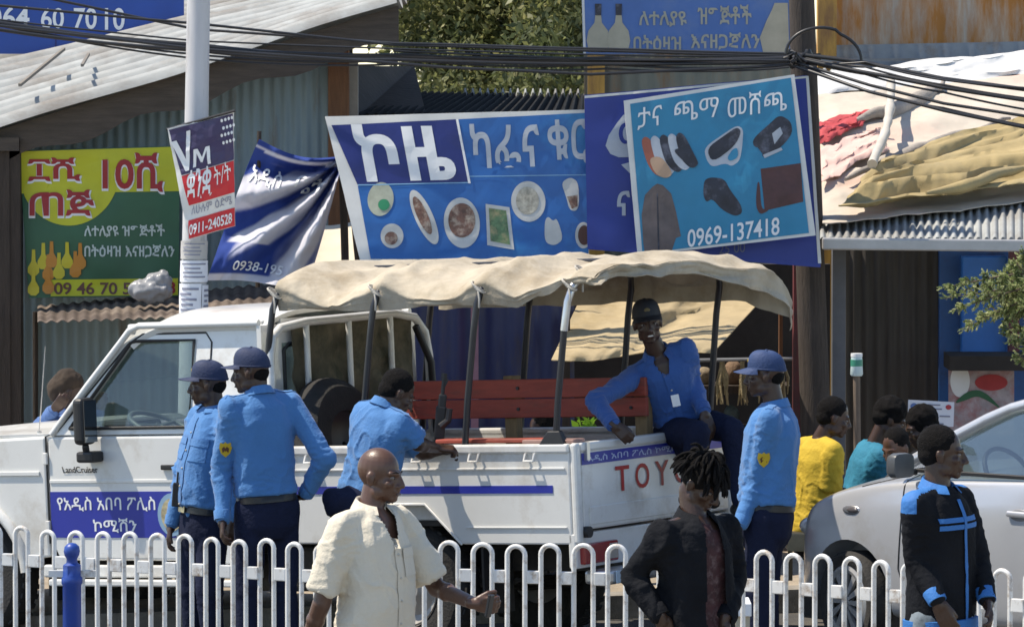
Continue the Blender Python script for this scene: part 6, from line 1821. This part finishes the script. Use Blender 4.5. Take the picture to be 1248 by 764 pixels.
    if vneck or open_w:
        cb = bmesh.new(); cb.from_mesh(smesh)
        kill = []
        for fc in cb.faces:
            c = fc.calc_center_median() - N
            fw, la, hh = c.dot(f), c.dot(l), c.dot(axis)
            if fw < 0.02: continue
            if vneck and hh > -vneck and abs(la) < 0.012 + 0.040 * (hh + vneck) / vneck: kill.append(fc)
            elif open_w and abs(la - 0.004) < open_w * (0.8 + 0.5 * max(0, -hh)) + 0.006 * noise.noise(V((0, 0, hh * 9))): kill.append(fc)
        bmesh.ops.delete(cb, geom=kill, context='FACES')
        cb.to_mesh(smesh); cb.free()
    bvh_bm = bmesh.new(); bvh_bm.from_mesh(smesh); bvh = BVHTree.FromBMesh(bvh_bm); bvh_bm.free()
    shirt = link("shirt" if hem != 'long' else "jacket", smesh, top, root)
    if inner is not None:
        mb = MB()
        def ir(t, rx, ry, fo=0.0): return ring(Pv.lerp(N, t) + f * fo, l, f, rx * k * wide, ry * k * deep, 28, 2.4)
        mb.rings([ir(-0.30, .160, .118), ir(0.0, .158, .118), ir(0.25, .150, .108), ir(0.55, .152, .110), ir(0.78, .154, .112), ir(0.90, .125, .095), ir(0.97, .075, .068)])
        link("inner_shirt", solid(mb, 0.008, 2, folds(0.010, 0.006, seed=4.0)), inner, root)
    # collar: a fold of cloth round the neck, open at the throat
    if collar:
        def col(a, b):
            q = R(-62) + (2 * math.pi - 0 - R(56)) * a if False else R(118) + R(304) * a   # from the left of the throat round the nape to the right
            dirv = l * math.cos(q) + f * math.sin(q)
            back = 0.5 - 0.5 * math.sin(q)
            up = [0.000, 0.030 + 0.012 * back, 0.034 + 0.014 * back, 0.006 - 0.006 * (1 - back)][int(b * 3 + 0.5)]
            rr = [0.066, 0.060, 0.067, 0.088 + 0.010 * (1 - back)][int(b * 3 + 0.5)]
            return N + axis * (up + 0.012 - 0.028 * (1 - back)) + dirv * rr * k + f * (0.005)
        mb = MB(); mb.sheet(col, 36, 3, 0.003)
        mb.build("collar", collar_m or top, shirt, smooth=80)
    # cuffs
    if sleeves == 'long':
        for s in (1, -1):
            a = A[s]; d_ = (a['wr'] - a['el']).normalized()
            x_ = d_.cross(f).normalized(); y_ = d_.cross(x_)
            mb = MB()
            c0 = a['wr'] - d_ * 0.055; c1 = a['wr'] - d_ * 0.002
            rs = [ring(c0, x_, y_, .046 * k, .044 * k, 20, 2), ring(c0 + d_ * 0.004, x_, y_, .048 * k, .046 * k, 20, 2), ring(c1, x_, y_, .045 * k, .041 * k, 20, 2), ring(c1, x_, y_, .036 * k, .034 * k, 20, 2)]
            mb.rings(rs); mb.build("cuff", collar_m or top, shirt, smooth=50)
    # ---- trousers
    if bottom is not None:
        mb = MB()
        def br(t, rx, ry, fo=0.0): return ring(Pv - axis * t + f * fo, l, f, rx * k * wide, ry * k * deep, 28, 2.4)
        mb.rings([br(-0.036, .156, .117, belly * .3), br(0.03, .168, .125), br(0.13, .165, .122), br(0.2, .10, .09)])
        for s in (1, -1):
            hip, kn, an = Lg[s]
            mb.capsule(hip, kn, 0.096 * k, 0.074 * k); mb.capsule(kn, an + (kn - an).normalized() * 0.02, 0.072 * k, 0.060 * k)
        tm_ = solid(mb, 0.012, 3, folds(0.010, 0.005, [(Lg[s][1], 0.2) for s in (1, -1)] , seed=Pv.x))
        tr_o = link("trousers", tm_, bottom, root)
        if belt:
            mb = MB()
            mb.rings([br(-0.045, .163, .123, belly * .4), br(-0.042, .167, .127, belly * .4), br(-0.008, .169, .129, belly * .4), br(-0.006, .165, .125, belly * .4)])
            be = mb.build("belt", M_shoe_l, tr_o, smooth=50)
            if belt == 'buckle':
                c = Pv + axis * 0.027 + f * (0.129 * k * deep + belly * .4 + 0.004)
                mb = MB(); mb.prism([c + l * a + axis * b for a, b in ((-.034, -.022), (.034, -.022), (.034, .022), (-.034, .022))], f * 0.006); mb.build("buckle", M_buckle, be)
    if shoes:
        for s in (1, -1):
            hip, kn, an = Lg[s]
            mb = MB()
            mb.capsule(an - fy * 0.035 - UP * 0.042, an + fy * 0.15 - UP * 0.052, 0.042, 0.034); mb.capsule(an, an - UP * 0.03, 0.047, 0.045)
            link("shoe", solid(mb, 0.01, 2), M_shoe_l, root)
    if uniform:
        # shoulder straps
        for s in (1, -1):
            a0 = N + l * s * 0.075 * k; a1 = sh[s] + l * s * 0.035 * k
            mb = MB()
            def strap(a, b):
                p = a0.lerp(a1, a) + f * (0.024 * (b - 0.5) * 2) * (1 - 0.15 * a)
                h = bvh.ray_cast(p + axis * 0.25, -axis)
                q = h[0] if h[0] is not None else p
                return q + axis * 0.004
            mb.sheet(strap, 8, 3, 0.002); mb.build("shoulder_strap", top, shirt, smooth=60)
    if placket:
        c = Pv.lerp(N, 0.0)
        skin_patch(bvh, ((-0.018, -0.02), (0.018, T * 0.93)), c, l, axis, -f, 0.004, "placket", top, shirt, (2, 26))
        for i in range(5):
            p = c + axis * (0.05 + i * 0.10)
            h = bvh.ray_cast(p + f * 0.4, -f)
            if h[0] is not None:
                mb = MB(); mb.ell(h[0] + f * 0.006, (0.006, 0.006, 0.006), None, 8, 6); mb.build("button", mat("pale_button", (0.45, 0.42, 0.36), 0.4), shirt, smooth=60)
    return dict(root=root, N=N, P=Pv, l=l, f=f, axis=axis, sh=sh, A=A, bvh=bvh, shirt=shirt, T=T, HO=HO, HF=HF, legs=Lg)
def badge(p, px, py, Y, w=0.07, h=0.085, dirn=None):
    """arm badge: yellow shield with brown figures, projected onto the sleeve"""
    dirn = dirn or V((0, 1, 0))
    o = W(px, py, Y)
    ax = dirn.cross(UP).normalized(); ax = ax if ax.x > 0 else -ax
    b_ = skin_patch(p['bvh'], ((-w / 2, -h / 2), (w / 2, h / 2)), o, ax, UP, dirn, 0.004, "sleeve_badge", M_badge, p['shirt'], poly=SHIELD)
    b2 = skin_patch(p['bvh'], ((-w * .28, -h * .22), (w * .28, h * .2)), o, ax, UP, dirn, 0.006, "badge_figure", M_badge2, p['shirt'], poly=[(0.1, 0.0), (0.3, 0.5), (0.5, 0.2), (0.7, 0.5), (0.9, 0.0), (1.0, 0.7), (0.7, 1.0), (0.5, 0.7), (0.3, 1.0), (0.0, 0.7)])
def pocket(p, side, up, w=0.11, h=0.12, m=None):
    o = p['P'].lerp(p['N'], up) + p['l'] * side
    skin_patch(p['bvh'], ((-w / 2, -h), (w / 2, 0)), o, p['l'], p['axis'], -p['f'], 0.004, "pocket", m, p['shirt'], (5, 5))
    skin_patch(p['bvh'], ((-w / 2 - .003, -0.035), (w / 2 + .003, 0.004)), o, p['l'], p['axis'], -p['f'], 0.008, "pocket_flap", m, p['shirt'], (5, 2))
# ---------------------------------------------------------------- the two officers by the cab door
o1 = person("navy capped police officer facing the truck's door, brass belt buckle showing", 29.55, (261, 500), (250, 626), 300, (253, 467), 262, 4,
            arms={-1: dict(el=(224, 575, 0.10), wr=(209, 640, 0.06), hn=V((1, 0, 0)), side=V((0, -1, 0)), curl=30), 1: dict(el=(291, 568, -0.1), wr=(286, 632, -0.14))},
            cap=(M_cap, 0.012), top=M_pblue, bottom=M_navyc, belt='buckle', belly=0.03, uniform=True, placket=True, skin=M_skin, group="police officers")
pocket(o1, 0.085, 0.72, m=M_pblue); pocket(o1, -0.085, 0.72, m=M_pblue)
mb = MB(); a = W(214, 617, 29.5); b = W(216, 588, 29.5)
mb.bar(a, b, 0.035, 0.045); 
t = thing("handheld_radio", "black handheld radio at the belt of the officer by the truck's door", "radio", a)
mb.build("case", M_black, t, bevel=0.006); mb = MB(); mb.tube([b, W(217, 575, 29.5)], 0.006, 8); mb.build("antenna", M_black, t)
o2 = person("navy capped police officer seen from behind with his right hand on his hip", 29.0, (316, 482), (325, 612), 203, (305, 452), 252, 6,
            arms={1: dict(el=(270, 575, -0.02), wr=(271, 634, -0.12), hn=V((1, 0.2, 0)), side=V((0, 1, 0)), curl=32), -1: dict(el=(396, 558, -0.02), wr=(372, 603, 0.10), hand=True, hn=V((-0.6, 0.8, 0)), side=V((0, 0, -1)), curl=20, hd=V((-0.5, 0.7, -0.3)))},
            cap=(M_cap, 0.012), top=M_pblue, bottom=M_navyc, belt=True, uniform=True, group="police officers")
badge(o2, 276, 546, 29.0)
# ---------------------------------------------------------------- officer leaning on the load bed
ol = person("bareheaded officer in short blue sleeves leaning on the truck bed with a rifle", 29.35, (468, 497), (444, 612), 128, (485, 478), 112, 30, 0,
            arms={-1: dict(el=(509, 541, -0.08), wr=(533, 546, 0.12), hn=V((0, 0.4, -1)), side=V((0.2, 0, 1)), curl=62, hd=V((1, 0.1, -0.05))), 1: dict(el=(515, 552, 0.42), wr=(540, 548, 0.42), curl=60, hd=V((0.8, 0, -0.2)), hn=V((0, 0, -1)))},
            sleeves='short', top=M_pblue, bottom=M_navyc, hair='short', belt=True, fold=0.014, uniform=True, wide=1.08, group="police officers", hair_m=M_hair)
# dark bag behind him
mb = MB(); c = W(424, 614, 29.1)
mb.ell(c, (0.13, 0.08, 0.09)); mb.ell(c + V((-0.07, 0, 0.03)), (0.07, 0.06, 0.06))
tag(link("bag", solid(mb, 0.012, 2, folds(0.03, 0.012)), M_navyc), "dark blue cloth bag hanging at the hip of the officer leaning on the truck bed", "bag")
# rifle standing in the bed, muzzle up
rt = thing("rifle", "black rifle held upright against the red bench by the leaning officer", "rifle", W(537, 590, 29.75))
RY = 30.02
def rb_(px, py, dy=0): return W(px, py, RY + dy)
mb = MB(); mb.tube([rb_(537, 505), rb_(541, 462)], 0.011, 10); mb.build("barrel", M_black, rt)
mb = MB(); mb.tube([rb_(541, 462), rb_(541.6, 455)], 0.016, 10); mb.build("muzzle", M_black, rt)
mb = MB(); mb.bar(rb_(541, 470), rb_(545, 462), 0.012, 0.02); mb.build("front_sight", M_black, rt)
mb = MB(); mb.bar(rb_(535, 535), rb_(538, 495), 0.045, 0.06); mb.build("receiver", M_black, rt, bevel=0.008)
mb = MB(); mb.bar(rb_(537, 508), rb_(540, 480), 0.032, 0.045); mb.build("handguard", M_trim, rt, bevel=0.01)
mb = MB(); mb.bar(rb_(530, 590), rb_(535, 533), 0.04, 0.07); mb.build("stock", M_trim, rt, bevel=0.01)
mb = MB(); mb.tube([rb_(537, 520, -.03), rb_(546, 512, -.03), rb_(548, 498, -.03)], [0.022, 0.02, 0.018], 8); mb.build("magazine", M_black, rt)
# ---------------------------------------------------------------- man in the cream shirt walking past the fence
oc = person("balding man in a cream short sleeved shirt walking to the right past the fence", 23.2, (452, 622), (452, 770), 48, (464, 578), 66, 4, 0, hk=1.0, vneck=0.14,
            arms={-1: dict(el=(392, 735, -0.14), wr=(366, 806, -0.02), hn=V((1, 0.2, 0)), side=V((0, -1, 0)), curl=35), 1: dict(el=(532, 716, 0.16), wr=(578, 735, -0.08), hd=V((1, -0.2, -0.08)), hn=V((-0.1, 1, 0.2)), side=V((0.1, -0.2, 1)), curl=78, thumb=50)},
            sleeves='short', top=M_creamsh, bottom=M_greyt, hem='out', hair='bald', skin=M_skin2, wide=1.06, deep=1.10, belly=0.03, voxel=0.0055, sh_w=0.178, sh_drop=0.06, fold=0.020, fine=0.008, placket=True, ground=0.0, foot_yaw=80, cloth_voxel=0.008)
pocket(oc, 0.09, 0.70, m=M_creamsh)
t = thing("phone", "black phone gripped in the fist of the man in the cream shirt", "phone", W(597, 738, 23.05))
mb = MB(); mb.bar(W(594, 752, 23.03), W(599, 724, 23.03), 0.05, 0.014, up=(0.9, -0.4, 0)); mb.build("case", M_black, t, bevel=0.005)
# ---------------------------------------------------------------- man with dreadlocks
od = person("man with dreadlocks in a black jacket looking down, hands in his pockets", 23.2, (846, 632), (846, 775), 38, (855, 588), 62, 32, 0, hk=0.98, k=1.02, inner=M_print, open_w=0.055,
            arms={-1: dict(el=(773, 702, -0.04), wr=(806, 752, -0.14), hn=V((0, 1, 0)), side=V((0, 0, 1)), hd=V((0.4, 0.2, -1)), curl=15), 1: dict(el=(895, 704, 0.12), wr=(884, 755, -0.08), hd=V((-0.2, 0, -1)))},
            hair='dreads', top=M_blackj, bottom=M_greyt, hem='long', collar=True, voxel=0.006, fold=0.022, fine=0.007, ground=0.0, foot_yaw=60, deep=1.12, wide=1.0)
# ---------------------------------------------------------------- youth in the blue and black jacket
ob = person("youth in a black track jacket with bright blue shoulders, before the silver car", 22.6, (1143, 597), (1146, 742), 52, (1149, 551), 86, 2, 0, hk=0.94, k=0.98,
            arms={-1: dict(el=(1117, 682, -0.10), wr=(1143, 733, -0.20), hn=V((0.3, 1, 0)), side=V((1, 0, 0.2)), hd=V((0.45, 0, -1)), curl=22), 1: dict(el=(1191, 680, 0.10), wr=(1203, 732, -0.02), hn=V((-1, 0, 0)), side=V((0.2, -1, 0)), curl=25)},
            top=M_blackj, collar_m=M_brightblue, bottom=M_camo, hem='out', hair='short', voxel=0.0055, fold=0.012, fine=0.005, ground=0.0, foot_yaw=70, skin=M_skin)
B = ob
def strip(p, x0, y0, x1, y1, name, m, n=(10, 3), off=0.005):
    skin_patch(p['bvh'], ((x0, y0), (x1, y1)), p['P'], p['l'], p['axis'], -p['f'], off, name, m, p['shirt'], n)
T_ = B['T']
strip(B, -0.135, T_ * 0.685, 0.135, T_ * 0.725, "chest_stripe", M_brightblue, (24, 3))
strip(B, -0.135, T_ * 0.745, 0.135, T_ * 0.785, "chest_stripe", M_brightblue, (24, 3))
strip(B, -0.010, -0.06, 0.010, T_ * 0.93, "zip_strip", M_brightblue, (3, 30), 0.007)
mb = MB()
c0 = B['P'] - B['axis'] * 0.085
def hemr(z, q): return ring(B['P'] - B['axis'] * z, B['l'], B['f'], (.176 + q) * .98, (.136 + q) * .98, 36, 2.4)
mb.rings([hemr(0.035, -0.004), hemr(0.037, 0.006), hemr(0.090, 0.006), hemr(0.094, -0.004)])
mb.build("hem_band", M_brightblue, B['shirt'], smooth=50)
# the bright yoke: the faces of the jacket over the shoulders
me = B['shirt'].data
me.materials.append(M_brightblue)
for pg in me.polygons:
    c = pg.center
    hgt = (c - B['N']).dot(B['axis']); lat = abs((c - B['N']).dot(B['l']))
    if hgt > -0.016 - lat * 0.30 and (c - B['N']).dot(B['f']) < 0.035: pg.material_index = 1
# ---------------------------------------------------------------- officer by the tailgate
o3 = person("blue capped police officer standing beside the tailgate, facing left", 28.6, (944, 497), (934, 622), 258, (932, 456), 262, 4,
            arms={1: dict(el=(921, 594, -0.10), wr=(902, 640, -0.16), hd=V((-0.8, 0, -0.6)), hn=V((0.4, 0.6, -0.2)), side=V((-0.3, 0, 1)), curl=40), -1: dict(el=(925, 590, 0.12), wr=(903, 640, 0.05))},
            cap=(M_cap_l, 0.0), top=M_pblue, bottom=M_navyc, belt=True, uniform=True, wide=0.98, deep=1.18, group="police officers")
badge(o3, 929, 557, 28.6)
t = thing("plastic_bag", "small yellow plastic bag hanging from the hand of the officer by the tailgate", "plastic bag", W(894, 712, 28.3))
mb = MB(); c = W(895, 692, 28.3); mb.ell(c, (0.05, 0.04, 0.085)); mb.capsule(c + V((0, 0, .06)), W(893, 652, 28.35), 0.02, 0.01)
link("bag", solid(mb, 0.008, 2, lambda p, n: 0.012 * fbm(p, 16)), mat("yellow_polythene", (0.50, 0.27, 0.02), 0.4, var=0.2), t)
# ---------------------------------------------------------------- officer sitting in the load bed
sp_w = tw(0.22, 1.12, 1.20)
os_ = person("smiling officer in a black cap sitting in the truck bed, arm over the bench", 30.25, (802, 432), (830, 514), 8, (789, 392), 4, 4, 8, k=0.98, wide=0.93, roll=0.025, vneck=0.09, dy_nb=-0.12, dy_head=-0.20,
             arms={-1: dict(el=(727, 489, -0.42), wr=(748, 518, -0.62), hd=V((0.7, -0.1, -0.6)), hn=V((-0.2, 0.9, 0)), side=V((0.5, 0, 0.6)), curl=30), 1: dict(el=(842, 462, -0.02), wr=(858, 502, -0.22), hd=V((0.35, -0.2, -0.9)), hn=V((-0.3, 0.6, -0.3)), side=V((-1, 0, 0.1)), curl=14)},
             legs={1: ((892, 524, -0.22), (905, 612, -0.30)), -1: ((850, 528, -0.40), (842, 600, -0.30))},
             cap=(M_capblack, 0.004), top=M_pblue_d, bottom=M_navyc, sleeves='long', teeth=True, ground=0.85, fold=0.014, foot_yaw=60, uniform=True, placket=True, group="police officers")
t = thing("identity_card", "white identity card hanging at the waist of the seated officer", "card", W(824, 496, 29.9))
mb = MB(); mb.bar(W(825, 495, 29.98), W(822, 481, 29.98), 0.045, 0.004, up=(0, 1, 0.1)); mb.build("card", M_white_ink, t)
# ---------------------------------------------------------------- people beyond
person("youth in a yellow tee shirt sitting behind the silver car's bonnet", 31.0, (1000, 536), (993, 640), 118, (1017, 508), 98, 14, 0, k=0.92, hk=0.95,
       arms={-1: dict(el=(1010, 603, -0.1), wr=(1037, 607, -0.02), hd=V((1, 0.1, 0.1)), curl=40), 1: dict(el=(1020, 600, 0.3), wr=(1045, 605, 0.2))},
       legs={1: ((1045, 650, 0.1), (1045, 712, 0.1)), -1: ((1040, 652, -0.1), (1040, 714, -0.1))}, sleeves='short', top=M_yellowt, bottom=M_greyt, hair='short', hem='out', collar=False, voxel=0.008, group="onlookers beyond the silver car")
person("person in a teal shirt bending over beyond the silver car", 31.8, (1066, 543), (1044, 632), 100, (1086, 510), 96, 25, 0, k=0.95, hk=0.98,
       arms={-1: dict(el=(1075, 606, -0.1), wr=(1110, 612, -0.1)), 1: dict(el=(1085, 600, 0.3), wr=(1112, 612, 0.2))},
       sleeves='long', top=M_tealt, bottom=M_greyt, hair='thick', hem='out', collar=False, voxel=0.008, group="onlookers beyond the silver car")
person("boy with a downcast face between the teal shirt and the silver car's mirror", 31.2, (1104, 578), (1112, 668), 300, (1091, 545), 318, 22, 0, k=0.86, hk=0.92,
       arms=None, sleeves='long', top=M_greyt, bottom=M_greyt, hair='short', hem='out', collar=False, voxel=0.008, skin=M_skin2, group="onlookers beyond the silver car")
person("onlooker in dark clothes with thick black hair in front of the white notice", 32.2, (1128, 552), (1134, 650), 280, (1122, 520), 282, 18, 0, k=0.95, hk=0.98,
       sleeves='long', top=M_blackj, bottom=M_greyt, hair='thick', hem='out', collar=False, voxel=0.008, group="onlookers beyond the silver car")
ph = person("person in a brown head wrap and blue jacket beyond the truck's bonnet", 33.0, (80, 506), (72, 610), 100, (86, 476), 100, 18, 0, k=0.95, hk=0.95,
       arms={-1: dict(el=(50, 520, -0.1), wr=(66, 500, -0.2), hand=True), 1: dict(el=(112, 545, 0.1), wr=(120, 500, 0.05))},
       sleeves='long', top=mat("slate_blue_jacket", (0.07, 0.14, 0.32), 0.8, var=0.2), bottom=M_greyt, hair='none', hem='out', collar=True, voxel=0.008)
mb = MB()
HO, HF = ph['HO'], ph['HF']
mb.ell(HO + HF @ V((0, -0.03, 0.15)), (0.085, 0.10, 0.09), HF, 24, 16); mb.ell(HO + HF @ V((0.02, -0.09, 0.10)), (0.07, 0.05, 0.09), HF, 20, 12)
link("head_wrap", solid(mb, 0.008, 2, lambda p, n: 0.010 * fbm(p, 14)), mat("brown_wrap", (0.040, 0.026, 0.017), 0.9, var=0.35, vs_=14), ph['root'])
person("person beyond the truck bed, only the dark head showing under the red bench", 33.2, (662, 552), (664, 640), 300, (661, 524), 290, 10, 0, k=0.9, hk=0.95,
       sleeves='short', top=M_greyt, bottom=M_greyt, hair='short', hem='out', collar=False, voxel=0.008)
# wooden bench for the youth in yellow, and a box behind the fence
t = thing("wooden_bench", "pale wooden bench under the youth in the yellow tee shirt", "bench", W(990, 700, 31.0))
mb = MB(); mb.box(W(955, 663, 31.25), W(1028, 650, 30.8)); mb.build("seat", mat("pale_bench_wood", (0.42, 0.33, 0.20), 0.75, var=0.2, vs_=8), t, bevel=0.006)
for px in (960, 1020):
    for dy in (30.85, 31.2):
        mb = MB(); mb.box(W(px, 706, dy + .03), W(px + 6, 661, dy - .03)); mb.build("leg", M_plank, t)
t = thing("cardboard_box", "cream box with a white lid behind the fence beside the officer by the tailgate", "box", W(903, 800, 27.0))
mb = MB(); mb.box(W(893, 840, 27.25), W(914, 741, 27.0)); mb.build("side", mat("box_cream", (0.46, 0.41, 0.31), 0.8, var=0.1), t, bevel=0.005)
mb = MB(); mb.box(W(891, 743, 27.28), W(916, 735, 26.97)); mb.build("lid", M_white_ink, t, bevel=0.005)
# ================================================================== trees
M_bark = mat("grey_bark", (0.13, 0.10, 0.075), 0.9, var=0.3, vs_=8, bump=0.6, bs=25, stretch=(4, 4, 0.8))
M_leaf = [mat("leaf_dark", (0.085, 0.105, 0.040), 0.55, var=0.3, vs_=2, trans=0.45), mat("leaf_mid", (0.19, 0.205, 0.080), 0.5, var=0.3, vs_=2, trans=0.5), mat("leaf_light", (0.33, 0.32, 0.14), 0.5, var=0.3, vs_=2, trans=0.5)]
def leaves(centers, sizes, n, leaf, seed, mats, parent, name="crown", aspect=2.2):
    """n leaf blades strewn through clumps (centre, radii), thickest towards each clump's rim"""
    r = np.random.default_rng(seed)
    k = len(centers)
    vol = np.array([s[0] * s[1] * s[2] for s in sizes]) ** (2 / 3)
    idx = r.choice(k, n, p=vol / vol.sum())
    d = r.normal(size=(n, 3)); d /= np.linalg.norm(d, axis=1)[:, None]
    rad = r.random(n) ** 0.45
    C = np.array(centers)[idx] + d * np.array(sizes)[idx] * rad[:, None]
    a = r.normal(size=(n, 3)); a[:, 2] -= 0.35; a /= np.linalg.norm(a, axis=1)[:, None]
    b = np.cross(a, r.normal(size=(n, 3))); b /= np.linalg.norm(b, axis=1)[:, None]
    L_ = leaf * r.uniform(0.6, 1.35, n)[:, None]
    w = L_ / aspect
    c = np.cross(a, b)
    P = np.stack([C, C + a * L_ * 0.5 + b * w * 0.5 + c * w * 0.12, C + a * L_, C + a * L_ * 0.5 - b * w * 0.5 + c * w * 0.12], 1).reshape(-1, 3)
    me = bpy.data.meshes.new(name)
    me.vertices.add(4 * n); me.vertices.foreach_set('co', P.ravel())
    me.loops.add(4 * n); me.loops.foreach_set('vertex_index', np.arange(4 * n))
    me.polygons.add(n); me.polygons.foreach_set('loop_start', np.arange(n) * 4)
    cl = np.array([hash((int(i) * 7919 + seed) % 1000) % 100 for i in range(k)]) / 100.0
    t = cl[idx] * 0.5 + r.random(n) * 0.5
    mi = np.where(t < 0.36, 0, np.where(t < 0.68, 1, 2))
    me.polygons.foreach_set('material_index', mi.astype(np.int32))
    me.update(calc_edges=True)
    return link(name, me, mats, parent)
def tree(name, label, base, top_, crown_pts, n, leaf, seed, group=None):
    t = thing(name, label, "tree", base, group)
    rg = random.Random(seed)
    mb = MB()
    h = top_ - base
    pts = [base + h * q + V((rg.uniform(-.1, .1), rg.uniform(-.1, .1), 0)) * (1 if 0 < q < 1 else 0) for q in (0, .25, .5, .75, 1)]
    mb.tube(pts, [0.30, 0.24, 0.2, 0.16, 0.1], 12)
    mb.build("trunk", M_bark, t, smooth=60)
    for c, s in crown_pts:
        q = rg.uniform(0.45, 0.95)
        a = base + h * q
        m_ = a.lerp(V(c), 0.5) + V((0, 0, rg.uniform(0, .4)))
        mb = MB(); mb.tube([a, m_, V(c)], [0.09, 0.055, 0.02], 8); mb.build("limb", M_bark, t, smooth=60)
    leaves([c for c, s in crown_pts], [s for c, s in crown_pts], n, leaf, seed, M_leaf, t)
    return t
rg = random.Random(3)
cp = []
for i in range(46):
    px = rg.uniform(455, 735); py = rg.uniform(-95, 160)
    if px < 500 and py > 60: continue
    d = rg.uniform(44, 50)
    cp.append((tuple(W(px, py, d)), (rg.uniform(.35, .75), rg.uniform(.4, .8), rg.uniform(.3, .55))))
tree("leafy_tree", "large olive green leafy tree rising behind the low dark stall", W(600, 560, 48), W(600, 0, 47.5), cp, 52000, 0.085, 21, "trees behind the stalls")
cp = []
for i in range(18):
    cp.append((tuple(W(rg.uniform(225, 470), rg.uniform(-90, 28), rg.uniform(50, 54))), (rg.uniform(.5, .9), rg.uniform(.5, .9), rg.uniform(.3, .5))))
tree("leafy_tree", "leafy tree beyond the ridge of the zinc roof", W(330, 480, 53), W(330, -40, 52.5), cp, 14000, 0.11, 22, "trees behind the stalls")
# feathery evergreen reaching in from the right edge
ev = thing("evergreen_tree", "feathery pale green evergreen reaching in from the right edge above the silver car", "tree", W(1330, 800, 27.0))
base = W(1335, 800, 27.0)
mb = MB(); mb.tube([base, W(1325, 560, 27.0), W(1312, 400, 27.0), W(1300, 240, 27.0)], [0.10, 0.08, 0.06, 0.02], 10); mb.build("trunk", M_bark, ev, smooth=60)
M_sprig = [mat("sprig_dark", (0.11, 0.15, 0.055), 0.6, var=0.3, trans=0.3), mat("sprig_mid", (0.24, 0.29, 0.11), 0.6, var=0.3, trans=0.35), mat("sprig_light", (0.42, 0.45, 0.22), 0.6, var=0.25, trans=0.4)]
V_, F_, I_ = [], [], []
rg = random.Random(8)
def spray(a, b, n, L0, depth=0):
    """a drooping frond: a stem with many short scaly side shoots"""
    mb.tube([a, a.lerp(b, 0.5) + V((0, 0, 0.02)), b], [0.008 if depth == 0 else 0.004, 0.005 if depth == 0 else 0.003, 0.0015], 5)
    d = (b - a).normalized()
    for i in range(n):
        t = (i + 0.5) / n
        p = a.lerp(b, t) + V((0, 0, 0.02 * 4 * t * (1 - t)))
        for s in (-1, 1):
            q = V((rg.gauss(0, 1), rg.gauss(0, 1), rg.gauss(0, 1)))
            side = d.cross(q).normalized()
            dirn = (d * 0.8 + side * 0.75 + V((0, 0, -0.15))).normalized()
            L_ = L0 * (1.15 - 0.75 * t) * rg.uniform(0.6, 1.2)
            e = p + dirn * L_
            m = rg.choice([0, 1, 1, 2, 2])
            if depth < 1 and i % 2 == 0:
                spray(p, e, 6, L0 * 0.42, 1)
            for k in range(5):
                u = (k + 0.3) / 5
                c = p.lerp(e, u)
                x = dirn.cross(V((rg.gauss(0, 1), rg.gauss(0, 1), rg.gauss(0, 1)))).normalized()
                for ss in (-1, 1):
                    t1 = c + (dirn * 0.9 + x * ss * 0.6).normalized() * L_ * 0.30
                    w = dirn.cross(x).normalized() * 0.0045
                    o_ = len(V_)
                    V_.extend([c - w, c + w, t1 + w * .3, t1 - w * .3]); F_.append((o_, o_ + 1, o_ + 2, o_ + 3)); I_.append(m)
mb = MB()
fr = [((1300, 330), (1143, 352)), ((1300, 345), (1160, 378)), ((1300, 350), (1172, 402)), ((1300, 372), (1196, 384)), ((1310, 352), (1206, 338)), ((1310, 350), (1232, 322)), ((1310, 390), (1232, 418)), ((1312, 400), (1240, 444)),
      ((1300, 350), (1150, 364)), ((1305, 360), (1212, 360)), ((1306, 340), (1180, 352)), ((1312, 402), (1222, 408)), ((1308, 320), (1245, 315)), ((1305, 372), (1222, 392)), ((1308, 380), (1240, 376)), ((1308, 390), (1248, 428)), ((1300, 345), (1196, 366)), ((1302, 350), (1186, 395))]
for i, (a, b) in enumerate(fr):
    d = 27.0 + rg.uniform(-.25, .25)
    spray(W(*a, 27.0), W(*b, d), 14, 0.10)
mb.build("branches", M_bark, ev, smooth=60)
me = bpy.data.meshes.new("crown"); me.from_pydata([tuple(v) for v in V_], [], F_); me.polygons.foreach_set('material_index', I_)
link("crown", me, M_sprig, ev)
# small green plant on the bed's far side
pl = thing("potted_plant", "small bright green plant showing between the bed rail and the red bench", "plant", W(714, 560, 32.6))
mb = MB(); mb.rings([[W(714, 570, 32.6) + V((r * math.cos(a), r * math.sin(a), z)) for a in [2 * math.pi * k / 16 for k in range(16)]] for r, z in ((0.06, 0), (0.085, 0.14), (0.075, 0.14), (0.07, 0.12))]); mb.build("pot", mat("clay_pot", (0.22, 0.09, 0.05), 0.8), pl, smooth=40)
leaves([tuple(W(714, 520, 32.6))], [(0.07, 0.07, 0.07)], 60, 0.06, 5, [mat("bright_leaf", (0.18, 0.36, 0.03), 0.45, trans=0.35)] * 3, pl, "foliage", 1.6)
mb = MB(); mb.tube([W(714, 552, 32.6), W(714, 520, 32.6)], 0.008, 6); mb.build("stem", M_bark, pl)
